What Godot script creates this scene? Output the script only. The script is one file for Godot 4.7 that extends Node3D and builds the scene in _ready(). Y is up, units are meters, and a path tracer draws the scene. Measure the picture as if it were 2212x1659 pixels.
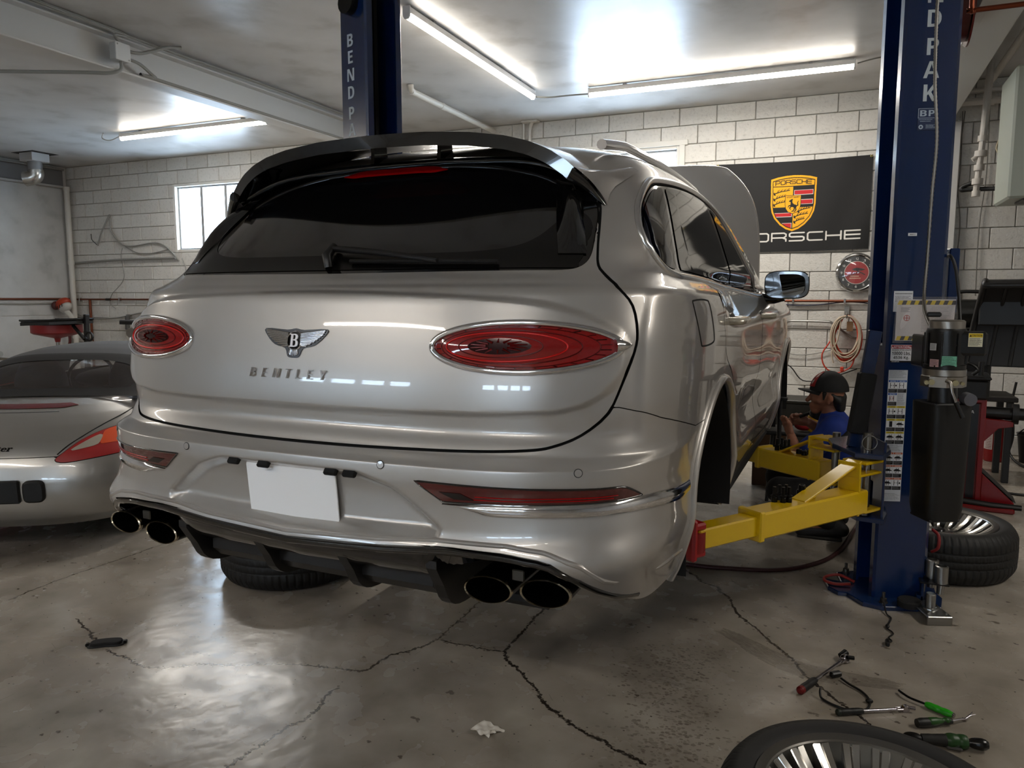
extends Node3D

# ---------------------------------------------------------------- mesh builder
class M:
	var v := PackedVector3Array()
	var uv := PackedVector2Array()
	var ix := PackedInt32Array()
	func add(p: Vector3, u := Vector2.ZERO) -> int:
		v.append(p); uv.append(u)
		return v.size() - 1
	func fin(si: int, ref) -> void:
		# turn the faces added since si outward from ref
		var s := 0.0
		for k in range(si, ix.size(), 3):
			var a := v[ix[k]]; var b := v[ix[k + 1]]; var c := v[ix[k + 2]]
			s += (c - a).cross(b - a).dot((a + b + c) / 3.0 - ref)
		if s < 0.0:
			for k in range(si, ix.size(), 3):
				var t := ix[k + 1]; ix[k + 1] = ix[k + 2]; ix[k + 2] = t
	func mid(sv: int) -> Vector3:
		var s := Vector3.ZERO
		for k in range(sv, v.size()): s += v[k]
		return s / maxf(1.0, float(v.size() - sv))
	func quad(a: Vector3, b: Vector3, c: Vector3, d: Vector3) -> void:
		var i := add(a, Vector2(0, 1)); add(b, Vector2(1, 1)); add(c, Vector2(1, 0)); add(d, Vector2(0, 0))
		for k in [0, 1, 2, 0, 2, 3]: ix.append(i + k)
	func tri(a: Vector3, b: Vector3, c: Vector3) -> void:
		var i := add(a); add(b); add(c)
		ix.append(i); ix.append(i + 1); ix.append(i + 2)
	func box(c: Vector3, s: Vector3, bev := 0.0, xf := Transform3D.IDENTITY) -> M:
		var sv := v.size(); var si := ix.size()
		var h := s * 0.5
		var b := minf(bev, minf(h.x, minf(h.y, h.z)) * 0.95)
		for ax in 3:
			for sg in [-1.0, 1.0]:
				var u := (ax + 1) % 3; var w := (ax + 2) % 3
				var q := []
				for e in [[-1, -1], [1, -1], [1, 1], [-1, 1]]:
					var p := Vector3.ZERO
					p[ax] = sg * h[ax]; p[u] = e[0] * (h[u] - b); p[w] = e[1] * (h[w] - b)
					q.append(xf * (c + p))
				if sg > 0: quad(q[0], q[3], q[2], q[1])
				else: quad(q[0], q[1], q[2], q[3])
		if b > 0.0:
			for ax in 3:
				var u := (ax + 1) % 3; var w := (ax + 2) % 3
				for e in [[-1, -1], [1, -1], [1, 1], [-1, 1]]:
					var q := []
					for k in 4:
						var p := Vector3.ZERO
						p[ax] = (-1.0 if k < 2 else 1.0) * (h[ax] - b)
						if k == 0 or k == 3:
							p[u] = e[0] * h[u]; p[w] = e[1] * (h[w] - b)
						else:
							p[u] = e[0] * (h[u] - b); p[w] = e[1] * h[w]
						q.append(xf * (c + p))
					if e[0] * e[1] > 0: quad(q[0], q[3], q[2], q[1])
					else: quad(q[0], q[1], q[2], q[3])
			for x in [-1.0, 1.0]:
				for y in [-1.0, 1.0]:
					for z in [-1.0, 1.0]:
						var a := xf * (c + Vector3(x * h.x, y * (h.y - b), z * (h.z - b)))
						var d := xf * (c + Vector3(x * (h.x - b), y * h.y, z * (h.z - b)))
						var f := xf * (c + Vector3(x * (h.x - b), y * (h.y - b), z * h.z))
						if x * y * z > 0: tri(a, f, d)
						else: tri(a, d, f)
		fin(si, mid(sv))
		return self
	func tube(pts, r, seg := 8, closed := false, caps := true) -> M:
		# pts: Vector3 array, r: float or array
		var sv := v.size(); var si := ix.size()
		var n: int = pts.size()
		var up := Vector3.ZERO
		for k in n:
			var d: Vector3
			if closed: d = pts[(k + 1) % n] - pts[(k - 1 + n) % n]
			elif k == 0: d = pts[1] - pts[0]
			elif k == n - 1: d = pts[k] - pts[k - 1]
			else: d = pts[k + 1] - pts[k - 1]
			d = d.normalized()
			if k == 0:
				up = d.cross(Vector3.UP if absf(d.y) < 0.9 else Vector3.RIGHT).normalized()
			up = (up - d * up.dot(d)).normalized()
			var w := d.cross(up)
			var rr: float = r if (r is float or r is int) else r[k]
			for j in seg + 1:
				var a := TAU * j / seg
				add(pts[k] + (up * cos(a) + w * sin(a)) * rr, Vector2(float(j) / seg, float(k) / maxi(1, n - 1)))
		var m := n if closed else n - 1
		for k in m:
			var k2 := (k + 1) % n
			for j in seg:
				var a := sv + k * (seg + 1) + j; var b := sv + k2 * (seg + 1) + j
				for q in [a, b, b + 1, a, b + 1, a + 1]: ix.append(q)
		# outward check on first ring
		if n > 1:
			var a3 := v[ix[si]]; var b3 := v[ix[si + 1]]; var c3 := v[ix[si + 2]]
			if (c3 - a3).cross(b3 - a3).dot(a3 - pts[0]) < 0.0:
				for k in range(si, ix.size(), 3):
					var t := ix[k + 1]; ix[k + 1] = ix[k + 2]; ix[k + 2] = t
		if caps and not closed:
			for e in [0, n - 1]:
				var si2 := ix.size()
				var c := add(pts[e])
				var st := v.size()
				for j in seg: add(v[sv + e * (seg + 1) + j])
				for j in seg:
					ix.append(c); ix.append(st + j); ix.append(st + (j + 1) % seg)
				fin(si2, pts[1] if e == 0 else pts[n - 2])
		return self
	func cyl(a: Vector3, b: Vector3, r: float, r2 := -1.0, seg := 16) -> M:
		return tube([a, b], [r, r if r2 < 0 else r2], seg)
	func lathe(prof: Array, seg := 32, xf := Transform3D.IDENTITY, sharp := 30.0, arc := TAU) -> M:
		# prof: array of [r, y]; a crease where the profile turns more than sharp degrees
		var si := ix.size()
		var rows := []
		var np := prof.size()
		for k in np - 1:
			for e in [k, k + 1]:
				if e == k and k > 0 and rows.size() > 0:
					var p0 := Vector2(prof[k][0] - prof[k - 1][0], prof[k][1] - prof[k - 1][1])
					var p1 := Vector2(prof[k + 1][0] - prof[k][0], prof[k + 1][1] - prof[k][1])
					if absf(rad_to_deg(p0.angle_to(p1))) < sharp:
						continue
					rows.append(-1)
				var st := v.size()
				for j in seg + 1:
					var a := arc * j / seg
					add(xf * Vector3(prof[e][0] * cos(a), prof[e][1], prof[e][0] * sin(a)), Vector2(float(j) / seg, float(e) / (np - 1)))
				rows.append(st)
		for k in rows.size() - 1:
			if rows[k] < 0 or rows[k + 1] < 0: continue
			for j in seg:
				var a: int = rows[k] + j; var b: int = rows[k + 1] + j
				for q in [a, b, b + 1, a, b + 1, a + 1]: ix.append(q)
		# outward: closed profiles running so that the outside is left; decide by volume
		var s := 0.0
		for k in range(si, ix.size(), 3):
			var a := v[ix[k]]; var b := v[ix[k + 1]]; var c := v[ix[k + 2]]
			s += (c - a).cross(b - a).dot((a + b + c) / 3.0 - xf.origin)
		if s < 0.0:
			for k in range(si, ix.size(), 3):
				var t := ix[k + 1]; ix[k + 1] = ix[k + 2]; ix[k + 2] = t
		return self
	func prism(poly: PackedVector2Array, depth: float, xf := Transform3D.IDENTITY, bev := 0.0) -> M:
		# polygon in local xy, extruded along local z from 0 to depth, with a chamfer at the far cap
		var si := ix.size(); var sv := v.size()
		var n := poly.size()
		var top := poly
		if bev > 0.0:
			var off := Geometry2D.offset_polygon(poly, -bev, Geometry2D.JOIN_MITER)
			if off.size() == 1 and off[0].size() == n:
				# line the start up with the source outline
				var best := 0
				for k in n:
					if off[0][k].distance_to(poly[0]) < off[0][best].distance_to(poly[0]): best = k
				top = PackedVector2Array()
				var same := Geometry2D.is_polygon_clockwise(off[0]) == Geometry2D.is_polygon_clockwise(poly)
				for k in n: top.append(off[0][((best + k) if same else (best - k + n)) % n])
			else: bev = 0.0
		var tr := Geometry2D.triangulate_polygon(poly)
		var ct := Vector3.ZERO
		for p in poly: ct += xf * Vector3(p.x, p.y, depth * 0.5)
		ct /= n
		for e in 2:
			var st := v.size(); var s2 := ix.size()
			for p in (poly if e == 0 else top): add(xf * Vector3(p.x, p.y, 0.0 if e == 0 else depth), p)
			for k in tr: ix.append(st + k)
			fin(s2, xf * Vector3(poly[0].x, poly[0].y, depth * 0.5))
		var zs := [0.0, depth] if bev <= 0.0 else [0.0, depth - bev, depth]
		var cw := Geometry2D.is_polygon_clockwise(poly)
		for k in n:
			var p := poly[k]; var q := poly[(k + 1) % n]
			for e in zs.size() - 1:
				var p2 := p; var q2 := q
				if bev > 0.0 and e == 1:
					p2 = top[k]; q2 = top[(k + 1) % n]
				var a := xf * Vector3(p.x, p.y, zs[e]); var b := xf * Vector3(q.x, q.y, zs[e])
				var c := xf * Vector3(q2.x, q2.y, zs[e + 1]); var d := xf * Vector3(p2.x, p2.y, zs[e + 1])
				var s2 := ix.size()
				quad(a, b, c, d)
				var o := xf.basis * (Vector3(q.y - p.y, p.x - q.x, 0) * (-1.0 if cw else 1.0))
				if (v[ix[s2 + 2]] - v[ix[s2]]).cross(v[ix[s2 + 1]] - v[ix[s2]]).dot(o) < 0.0:
					for t in [s2, s2 + 3]:
						var w := ix[t + 1]; ix[t + 1] = ix[t + 2]; ix[t + 2] = w
		return self
	func ell(c: Vector3, r: Vector3, su := 20, sv_ := 12, bas := Basis.IDENTITY) -> M:
		var si := ix.size(); var st := v.size()
		for i in sv_ + 1:
			var t := PI * i / sv_
			for j in su + 1:
				var a := TAU * j / su
				add(c + bas * (r * Vector3(sin(t) * cos(a), cos(t), sin(t) * sin(a))), Vector2(float(j) / su, float(i) / sv_))
		for i in sv_:
			for j in su:
				var a := st + i * (su + 1) + j; var b := a + su + 1
				for q in [a, b, b + 1, a, b + 1, a + 1]: ix.append(q)
		fin(si, c)
		return self
	func grid(nu: int, nv: int, f: Callable, ref = null) -> M:
		# f(u, v) in 0..1
		var si := ix.size(); var st := v.size()
		for i in nv + 1:
			for j in nu + 1:
				add(f.call(float(j) / nu, float(i) / nv), Vector2(float(j) / nu, float(i) / nv))
		for i in nv:
			for j in nu:
				var a := st + i * (nu + 1) + j; var b := a + nu + 1
				for q in [a, b, b + 1, a, b + 1, a + 1]: ix.append(q)
		if ref != null: fin(si, ref)
		return self
	func mesh() -> ArrayMesh:
		var nn := PackedVector3Array(); nn.resize(v.size())
		for k in range(0, ix.size(), 3):
			var a := ix[k]; var b := ix[k + 1]; var c := ix[k + 2]
			var f := (v[c] - v[a]).cross(v[b] - v[a])
			nn[a] += f; nn[b] += f; nn[c] += f
		for k in nn.size():
			nn[k] = nn[k].normalized() if nn[k].length_squared() > 1e-20 else Vector3.UP
		var ar := []; ar.resize(Mesh.ARRAY_MAX)
		ar[Mesh.ARRAY_VERTEX] = v; ar[Mesh.ARRAY_NORMAL] = nn; ar[Mesh.ARRAY_TEX_UV] = uv; ar[Mesh.ARRAY_INDEX] = ix
		var am := ArrayMesh.new()
		am.add_surface_from_arrays(Mesh.PRIMITIVE_TRIANGLES, ar)
		return am

# ---------------------------------------------------------------- nodes
func put(parent: Node, called: String, m, material: Material, label := "") -> MeshInstance3D:
	var o := MeshInstance3D.new()
	o.name = called
	o.mesh = m.mesh() if m is M else m
	o.material_override = material
	o.cast_shadow = GeometryInstance3D.SHADOW_CASTING_SETTING_ON
	parent.add_child(o, true)
	if label != "": o.set_meta("label", label)
	return o
var taken := {}
func numbered(called: String) -> String:
	taken[called] = taken.get(called, -1) + 1
	return called if taken[called] == 0 else "%s_%03d" % [called, taken[called]]
func tag(o: Node, label: String, category: String, group := "") -> Node:
	o.set_meta("label", label); o.set_meta("category", category)
	if group != "": o.set_meta("group", group)
	return o
func thing(called: String, label: String, category: String, at := Vector3.ZERO, turn := 0.0, group := "") -> Node3D:
	var o := Node3D.new()
	o.name = numbered(called)
	add_child(o)
	o.position = at; o.rotation.y = turn
	tag(o, label, category, group)
	return o
func single(called: String, m, material: Material, label: String, category: String, at := Vector3.ZERO, turn := 0.0, group := "") -> MeshInstance3D:
	var o := put(self, numbered(called), m, material)
	o.position = at; o.rotation.y = turn
	tag(o, label, category, group)
	return o
func struct(called: String, m, material: Material, parent: Node = null) -> MeshInstance3D:
	var o := put(self if parent == null else parent, called, m, material)
	if parent == null: o.set_meta("kind", "structure")
	return o

# ---------------------------------------------------------------- materials
var mats := {}
func mat(c: Color, rough := 0.6, metal := 0.0, extra := {}) -> StandardMaterial3D:
	var key := str(c, rough, metal, extra)
	if mats.has(key): return mats[key]
	var m := StandardMaterial3D.new()
	m.albedo_color = c; m.roughness = rough; m.metallic = metal
	for k in extra: m.set(k, extra[k])
	mats[key] = m
	return m
func glass(c: Color, a: float, rough := 0.02) -> StandardMaterial3D:
	var m := mat(Color(c.r, c.g, c.b, a), rough, 0.0, {"transparency": BaseMaterial3D.TRANSPARENCY_ALPHA})
	return m
func noise_image(size: int, freq: float, seed_: int, oct := 4, kind := FastNoiseLite.TYPE_SIMPLEX_SMOOTH) -> Image:
	var n := FastNoiseLite.new()
	n.seed = seed_; n.frequency = freq; n.noise_type = kind; n.fractal_octaves = oct
	return n.get_seamless_image(size, size)
func ramp_texture(img: Image, cols: Array) -> ImageTexture:
	# grey image to colours through a ramp [[pos, Color], ...]
	var lut := []
	for k in 256:
		var x := k / 255.0
		var c: Color = cols[0][1]
		for j in cols.size() - 1:
			if x >= cols[j][0]:
				c = (cols[j][1] as Color).lerp(cols[j + 1][1], clampf((x - cols[j][0]) / (cols[j + 1][0] - cols[j][0]), 0, 1))
		lut.append([int(c.r * 255), int(c.g * 255), int(c.b * 255)])
	img.convert(Image.FORMAT_L8)
	var d := img.get_data()
	var o := PackedByteArray(); o.resize(d.size() * 3)
	for k in d.size():
		var q: Array = lut[d[k]]
		o[k * 3] = q[0]; o[k * 3 + 1] = q[1]; o[k * 3 + 2] = q[2]
	var r := Image.create_from_data(img.get_width(), img.get_height(), false, Image.FORMAT_RGB8, o)
	r.generate_mipmaps()
	return ImageTexture.create_from_image(r)
func normal_texture(img: Image, strength: float) -> ImageTexture:
	img.convert(Image.FORMAT_RGBA8)
	img.bump_map_to_normal_map(strength)
	return ImageTexture.create_from_image(img)

# ---------------------------------------------------------------- drawing on images (print, stickers)
func fill_poly(img: Image, pts: PackedVector2Array, c: Color) -> void:
	var lo := 1e9; var hi := -1e9
	for p in pts:
		lo = minf(lo, p.y); hi = maxf(hi, p.y)
	var n := pts.size()
	for y in range(maxi(0, int(floor(lo))), mini(img.get_height() - 1, int(ceil(hi))) + 1):
		var yy := y + 0.5
		var xs := []
		for k in n:
			var a := pts[k]; var b := pts[(k + 1) % n]
			if (a.y <= yy) != (b.y <= yy): xs.append(a.x + (yy - a.y) / (b.y - a.y) * (b.x - a.x))
		xs.sort()
		for k in range(0, xs.size() - 1, 2):
			var x0 := int(round(xs[k])); var x1 := int(round(xs[k + 1]))
			if x1 > x0: img.fill_rect(Rect2i(x0, y, x1 - x0, 1), c)
func stroke(img: Image, pts: Array, w: float, c: Color, w2 := -1.0) -> void:
	var n := pts.size()
	for k in n - 1:
		var a: Vector2 = pts[k]; var b: Vector2 = pts[k + 1]
		var wa := w; var wb := w
		if w2 >= 0.0:
			wa = lerpf(w, w2, float(k) / (n - 1)); wb = lerpf(w, w2, float(k + 1) / (n - 1))
		var d := (b - a).normalized(); var s := Vector2(-d.y, d.x)
		fill_poly(img, PackedVector2Array([a + s * wa / 2, b + s * wb / 2, b - s * wb / 2, a - s * wa / 2]), c)
		if wa > 2.0: disc(img, a, wa / 2, c)
		if wb > 2.0: disc(img, b, wb / 2, c)
func disc(img: Image, p: Vector2, r: float, c: Color) -> void:
	var q := PackedVector2Array()
	for k in 14: q.append(p + Vector2(cos(TAU * k / 14), sin(TAU * k / 14)) * r)
	fill_poly(img, q, c)
var fonts := {}
func font(face: String, bold := false) -> SystemFont:
	var key := face + str(bold)
	if not fonts.has(key):
		var f := SystemFont.new()
		f.font_names = PackedStringArray([face]); f.font_weight = 700 if bold else 400
		fonts[key] = f
	return fonts[key]
func text_tris(s: String, face: String, bold: bool) -> Array:
	# [vertices, indices, bounds] of flat lettering
	var t := TextMesh.new()
	t.text = s; t.font = font(face, bold); t.font_size = 64; t.pixel_size = 1.0; t.depth = 0.0; t.curve_step = 2.0
	var a := t.get_mesh_arrays()
	var v: PackedVector3Array = a[Mesh.ARRAY_VERTEX]
	var ii: PackedInt32Array = a[Mesh.ARRAY_INDEX] if a[Mesh.ARRAY_INDEX] != null else PackedInt32Array(range(v.size()))
	var r := Rect2(v[0].x, v[0].y, 0, 0) if v.size() else Rect2()
	for p in v: r = r.expand(Vector2(p.x, p.y))
	return [v, ii, r]
func img_text(img: Image, s: String, box: Rect2, c: Color, bold := true, turn := false, face := "Droid Sans") -> void:
	# fit the words into box; turn: reading upwards
	var t := text_tris(s, face, bold)
	var b: Rect2 = t[2]
	if b.size.x <= 0.0: return
	for k in range(0, t[1].size(), 3):
		var q := PackedVector2Array()
		for j in 3:
			var p: Vector3 = t[0][t[1][k + j]]
			var u := (p.x - b.position.x) / b.size.x; var w := 1.0 - (p.y - b.position.y) / b.size.y
			q.append(box.position + (Vector2(w * box.size.x, (1.0 - u) * box.size.y) if turn else Vector2(u * box.size.x, w * box.size.y)))
		fill_poly(img, q, c)
func lines(img: Image, box: Rect2, n: int, c: Color, seed_ := 1, fillk := 0.5) -> void:
	# small print that the photograph does not resolve: rows of broken dashes
	var rg := RandomNumberGenerator.new(); rg.seed = seed_
	var h := box.size.y / n
	for k in n:
		var x := box.position.x
		var e := box.end.x - rg.randf() * box.size.x * 0.3
		while x < e:
			var w := rg.randf_range(2.0, 9.0)
			img.fill_rect(Rect2i(int(x), int(box.position.y + k * h), int(minf(w, e - x)), maxi(1, int(h * fillk))), c)
			x += w + rg.randf_range(1.0, 2.5)
func tex(img: Image) -> ImageTexture:
	img.generate_mipmaps()
	return ImageTexture.create_from_image(img)
func print_mat(img: Image, rough := 0.5) -> StandardMaterial3D:
	var m := StandardMaterial3D.new()
	m.albedo_texture = tex(img); m.roughness = rough
	return m
func card(w: float, h: float, thick := 0.0015) -> M:
	# a sheet facing +z, uv across its face
	var m := M.new()
	m.box(Vector3.ZERO, Vector3(w, h, thick))
	for k in m.v.size():
		var p := m.v[k]
		m.uv[k] = Vector2(p.x / w + 0.5, 0.5 - p.y / h)
	return m
func text_solid(s: String, h: float, depth: float, face := "Droid Sans", bold := true, slant := 0.0, widen := 1.0) -> M:
	# raised lettering of cap height h, centred, facing +z
	var t := text_tris(s, face, bold)
	var b: Rect2 = t[2]
	var k := h / b.size.y
	var m := M.new()
	var st := []
	for e in 2:
		var s0 := m.v.size(); var i0 := m.ix.size()
		for p in t[0]:
			var x: float = (p.x - b.get_center().x) * k * widen; var y: float = (p.y - b.get_center().y) * k
			m.add(Vector3(x + y * slant, y, depth * e))
		for q in t[1]: m.ix.append(s0 + q)
		m.fin(i0, Vector3(0, 0, depth * 0.5))
		st.append(s0)
	# sides along edges that belong to one triangle only
	var cnt := {}
	for q in range(0, t[1].size(), 3):
		for j in 3:
			var a: int = t[1][q + j]; var c: int = t[1][q + (j + 1) % 3]
			var pa: Vector3 = t[0][a]; var pc: Vector3 = t[0][c]
			var ka := str(pa.snapped(Vector3.ONE * 0.01)); var kc := str(pc.snapped(Vector3.ONE * 0.01))
			var kk := ka + kc if ka < kc else kc + ka
			if cnt.has(kk): cnt[kk] = null
			else: cnt[kk] = [a, c, t[1][q + (j + 2) % 3]]
	for kk in cnt:
		if cnt[kk] == null: continue
		var e: Array = cnt[kk]
		var a := m.v[st[0] + e[0]]; var c := m.v[st[0] + e[1]]; var o := m.v[st[0] + e[2]]
		var i0 := m.ix.size()
		m.quad(a, c, c + Vector3(0, 0, depth), a + Vector3(0, 0, depth))
		m.fin(i0, o)
	return m
func spline(pts: Array, n := 6, closed := false) -> Array:
	var o := []
	var c := pts.size()
	for k in (c if closed else c - 1):
		var p0 = pts[(k - 1 + c) % c] if (closed or k > 0) else pts[0]
		var p1 = pts[k]; var p2 = pts[(k + 1) % c]
		var p3 = pts[(k + 2) % c] if (closed or k + 2 < c) else pts[c - 1]
		for j in n:
			var t := float(j) / n
			o.append(0.5 * ((2.0 * p1) + (p2 - p0) * t + (2.0 * p0 - 5.0 * p1 + 4.0 * p2 - p3) * t * t + (3.0 * p1 - p0 - 3.0 * p2 + p3) * t * t * t))
	if not closed: o.append(pts[c - 1])
	return o
func W(x: float, y: float, d: float) -> Vector3:
	return Vector3(x, y, -d)
func sm(a: float, b: float, x: float) -> float:
	return smoothstep(a, b, x)
var cracks := [
	[0.0100, [Vector2(-3.313, 2.382), Vector2(-3.180, 2.328), Vector2(-3.103, 2.303), Vector2(-3.067, 2.272), Vector2(-2.984, 2.261)]],
	[0.0080, [Vector2(-2.877, 2.210), Vector2(-2.803, 2.191), Vector2(-2.740, 2.193), Vector2(-2.679, 2.171), Vector2(-2.602, 2.164), Vector2(-2.506, 2.197), Vector2(-2.466, 2.238), Vector2(-2.432, 2.261), Vector2(-2.380, 2.291), Vector2(-2.282, 2.314), Vector2(-2.189, 2.370), Vector2(-2.074, 2.423), Vector2(-1.980, 2.447), Vector2(-1.906, 2.463), Vector2(-1.824, 2.478), Vector2(-1.758, 2.491), Vector2(-1.729, 2.524)]],
	[0.0090, [Vector2(-1.820, 2.480), Vector2(-1.761, 2.490), Vector2(-1.729, 2.516), Vector2(-1.731, 2.594), Vector2(-1.718, 2.666), Vector2(-1.668, 2.722), Vector2(-1.631, 2.790), Vector2(-1.601, 2.874)]],
	[0.0070, [Vector2(-1.601, 2.874), Vector2(-1.606, 2.947), Vector2(-1.608, 3.085), Vector2(-1.607, 3.190), Vector2(-1.617, 3.343), Vector2(-1.629, 3.532)]],
	[0.0080, [Vector2(-1.595, 2.877), Vector2(-1.530, 2.869), Vector2(-1.433, 2.875), Vector2(-1.334, 2.874), Vector2(-1.279, 2.885)]],
	[0.0100, [Vector2(-1.277, 2.890), Vector2(-1.281, 2.994), Vector2(-1.279, 3.107), Vector2(-1.284, 3.224), Vector2(-1.282, 3.330), Vector2(-1.287, 3.484), Vector2(-1.292, 3.677)]],
	[0.0110, [Vector2(-1.274, 2.883), Vector2(-1.239, 2.822), Vector2(-1.183, 2.782), Vector2(-1.124, 2.730), Vector2(-1.073, 2.678), Vector2(-1.034, 2.652), Vector2(-0.984, 2.578), Vector2(-0.940, 2.532), Vector2(-0.901, 2.518), Vector2(-0.864, 2.490), Vector2(-0.822, 2.461), Vector2(-0.770, 2.437), Vector2(-0.721, 2.419), Vector2(-0.681, 2.408), Vector2(-0.635, 2.374), Vector2(-0.598, 2.365), Vector2(-0.561, 2.355), Vector2(-0.521, 2.332)]],
	[0.0090, [Vector2(-1.758, 2.341), Vector2(-1.771, 2.273), Vector2(-1.743, 2.226), Vector2(-1.735, 2.165), Vector2(-1.737, 2.091), Vector2(-1.761, 2.045), Vector2(-1.766, 1.963), Vector2(-1.775, 1.874), Vector2(-1.783, 1.819), Vector2(-1.783, 1.773)]],
	[0.0110, [Vector2(-0.769, 4.236), Vector2(-0.663, 4.122), Vector2(-0.614, 4.048), Vector2(-0.529, 4.018), Vector2(-0.512, 3.962), Vector2(-0.451, 3.889), Vector2(-0.422, 3.796), Vector2(-0.373, 3.662), Vector2(-0.286, 3.566), Vector2(-0.215, 3.444), Vector2(-0.153, 3.364), Vector2(-0.122, 3.317), Vector2(-0.077, 3.223), Vector2(-0.042, 3.154), Vector2(-0.002, 3.112), Vector2(0.042, 3.040), Vector2(0.090, 2.994), Vector2(0.141, 2.927), Vector2(0.185, 2.873)]],
	[0.0060, [Vector2(-3.837, 2.399), Vector2(-3.861, 2.585), Vector2(-3.864, 2.812), Vector2(-3.843, 3.044), Vector2(-3.835, 3.225), Vector2(-3.826, 3.473)]],
]
var smear := [Vector2(-0.445, 3.488), Vector2(-0.329, 3.404), Vector2(-0.219, 3.309), Vector2(-0.105, 3.243), Vector2(-0.011, 3.220), Vector2(0.104, 3.224), Vector2(0.229, 3.233)]
var blots := [Vector2(-0.577, 2.781), Vector2(-0.580, 3.095), Vector2(-0.531, 3.141), Vector2(-0.551, 2.913), Vector2(-0.513, 2.633), Vector2(-0.466, 2.524), Vector2(-0.490, 2.335), Vector2(-0.390, 2.428)]

# ---------------------------------------------------------------- the room
const CEIL := 3.59
const WALL := 8.6
var FIX := [[W(-2.9, 3.5, 4.86), W(-2.9, 3.5, 7.27)], [W(-2.36, 3.5, 7.42), W(0.03, 3.5, 7.42)], [W(-8.4, 3.5, 7.08), W(-6.08, 3.5, 7.08)],
	[W(-1.2, 3.5, -2.4), W(1.2, 3.5, -2.4)], [W(-4.9, 3.5, -2.4), W(-2.5, 3.5, -2.4)], [W(-8.2, 3.5, 2.4), W(-8.2, 3.5, 0.0)], [W(3.0, 3.5, 4.6), W(3.0, 3.5, 2.2)]]
func setup_camera() -> void:
	var cam := Camera3D.new()
	cam.name = "camera"
	add_child(cam)
	cam.fov = rad_to_deg(2.0 * atan(829.5 / 1635.0))
	cam.position = Vector3(0, 1.544, 0)
	cam.rotation = Vector3(deg_to_rad(-6.6), deg_to_rad(23.27), 0)
	cam.near = 0.05; cam.far = 200.0
	cam.current = true
	var we := WorldEnvironment.new(); we.name = "world_environment"
	var e := Environment.new()
	e.background_mode = Environment.BG_COLOR
	e.background_color = Color(0.80, 0.90, 1.0)
	e.background_energy_multiplier = SKY
	e.tonemap_mode = Environment.TONE_MAPPER_LINEAR
	e.tonemap_exposure = EXPO
	e.sdfgi_enabled = true; e.ssao_enabled = true; e.ssil_enabled = true
	we.environment = e
	add_child(we)
const SKY := 11.0
const EXPO := 2.0
const TUBE_ENERGY := 2.6
const TUBE_GLOW := 12.0

var fixture_nodes := []
func make_fixture(k: int, label: String) -> void:
	var a: Vector3 = FIX[k][0]; var b: Vector3 = FIX[k][1]
	var c := (a + b) * 0.5
	var ln := a.distance_to(b)
	var d := (b - a).normalized()
	var ang := atan2(-d.z, d.x)
	var t := thing("ceiling_light", label, "light", c, ang, "tube lights on the ceiling")
	fixture_nodes.append(t)
	var m := M.new()
	m.box(Vector3(0, 0.052, 0), Vector3(ln, 0.05, 0.055), 0.006)
	put(t, "housing", m, mat(Color(0.86, 0.85, 0.84), 0.45))
	var g := M.new()
	g.grid(2, 12, func(u, w): return Vector3((u - 0.5) * (ln - 0.02), 0.027 - sin(PI * w) * 0.034, -cos(PI * w) * 0.027), Vector3(0, 0.04, 0))
	put(t, "light_diffuser", g, mat(Color(1, 1, 1), 0.4, 0.0, {"emission_enabled": true, "emission": Color(1.0, 0.97, 0.92), "emission_energy_multiplier": TUBE_GLOW}))
	for s in [-1, 1]:
		var e := M.new()
		e.prism(PackedVector2Array([Vector2(-0.03, 0.03), Vector2(-0.027, 0.01), Vector2(-0.015, -0.008), Vector2(0.015, -0.008), Vector2(0.027, 0.01), Vector2(0.03, 0.03), Vector2(0.03, 0.08), Vector2(-0.03, 0.08)]), 0.012, Transform3D(Basis(Vector3(0, 0, 1), Vector3(0, 1, 0), Vector3(-1, 0, 0)), Vector3(s * ln / 2 + 0.006, 0, 0)))
		put(t, "end_cap", e, mat(Color(0.9, 0.9, 0.9), 0.4))
	for s in [-0.35, 0.35]:
		var e := M.new()
		e.box(Vector3(ln * s, 0.083, 0), Vector3(0.03, 0.014, 0.05))
		put(t, "mounting_clip", e, mat(Color(0.6, 0.6, 0.6), 0.4, 0.8))
	var l := AreaLight3D.new()
	l.name = "tube_lamp"
	l.area_size = Vector2(ln, 0.05)
	l.light_energy = TUBE_ENERGY
	l.light_color = Color(1.0, 0.97, 0.93)
	l.shadow_enabled = true
	l.area_range = 25.0
	t.add_child(l)
	l.position = Vector3(0, -0.012, 0)
	l.rotation = Vector3(-PI / 2, 0, 0)

func concrete() -> StandardMaterial3D:
	var m := StandardMaterial3D.new()
	var a := noise_image(1024, 0.006, 11, 6)
	m.albedo_texture = ramp_texture(a, [[0.0, Color(0.49, 0.46, 0.415)], [0.35, Color(0.565, 0.535, 0.49)], [0.6, Color(0.60, 0.57, 0.525)], [1.0, Color(0.66, 0.63, 0.58)]])
	m.uv1_scale = Vector3(0.4, 0.4, 1)
	var r := noise_image(512, 0.02, 5, 5)
	m.roughness_texture = ramp_texture(r, [[0.0, Color(0.16, 0.16, 0.16)], [0.5, Color(0.23, 0.23, 0.23)], [1.0, Color(0.36, 0.36, 0.36)]])
	m.roughness = 1.0
	m.normal_enabled = true
	m.normal_texture = normal_texture(noise_image(512, 0.03, 8, 4), 2.0)
	m.normal_scale = 0.12
	return m

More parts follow.
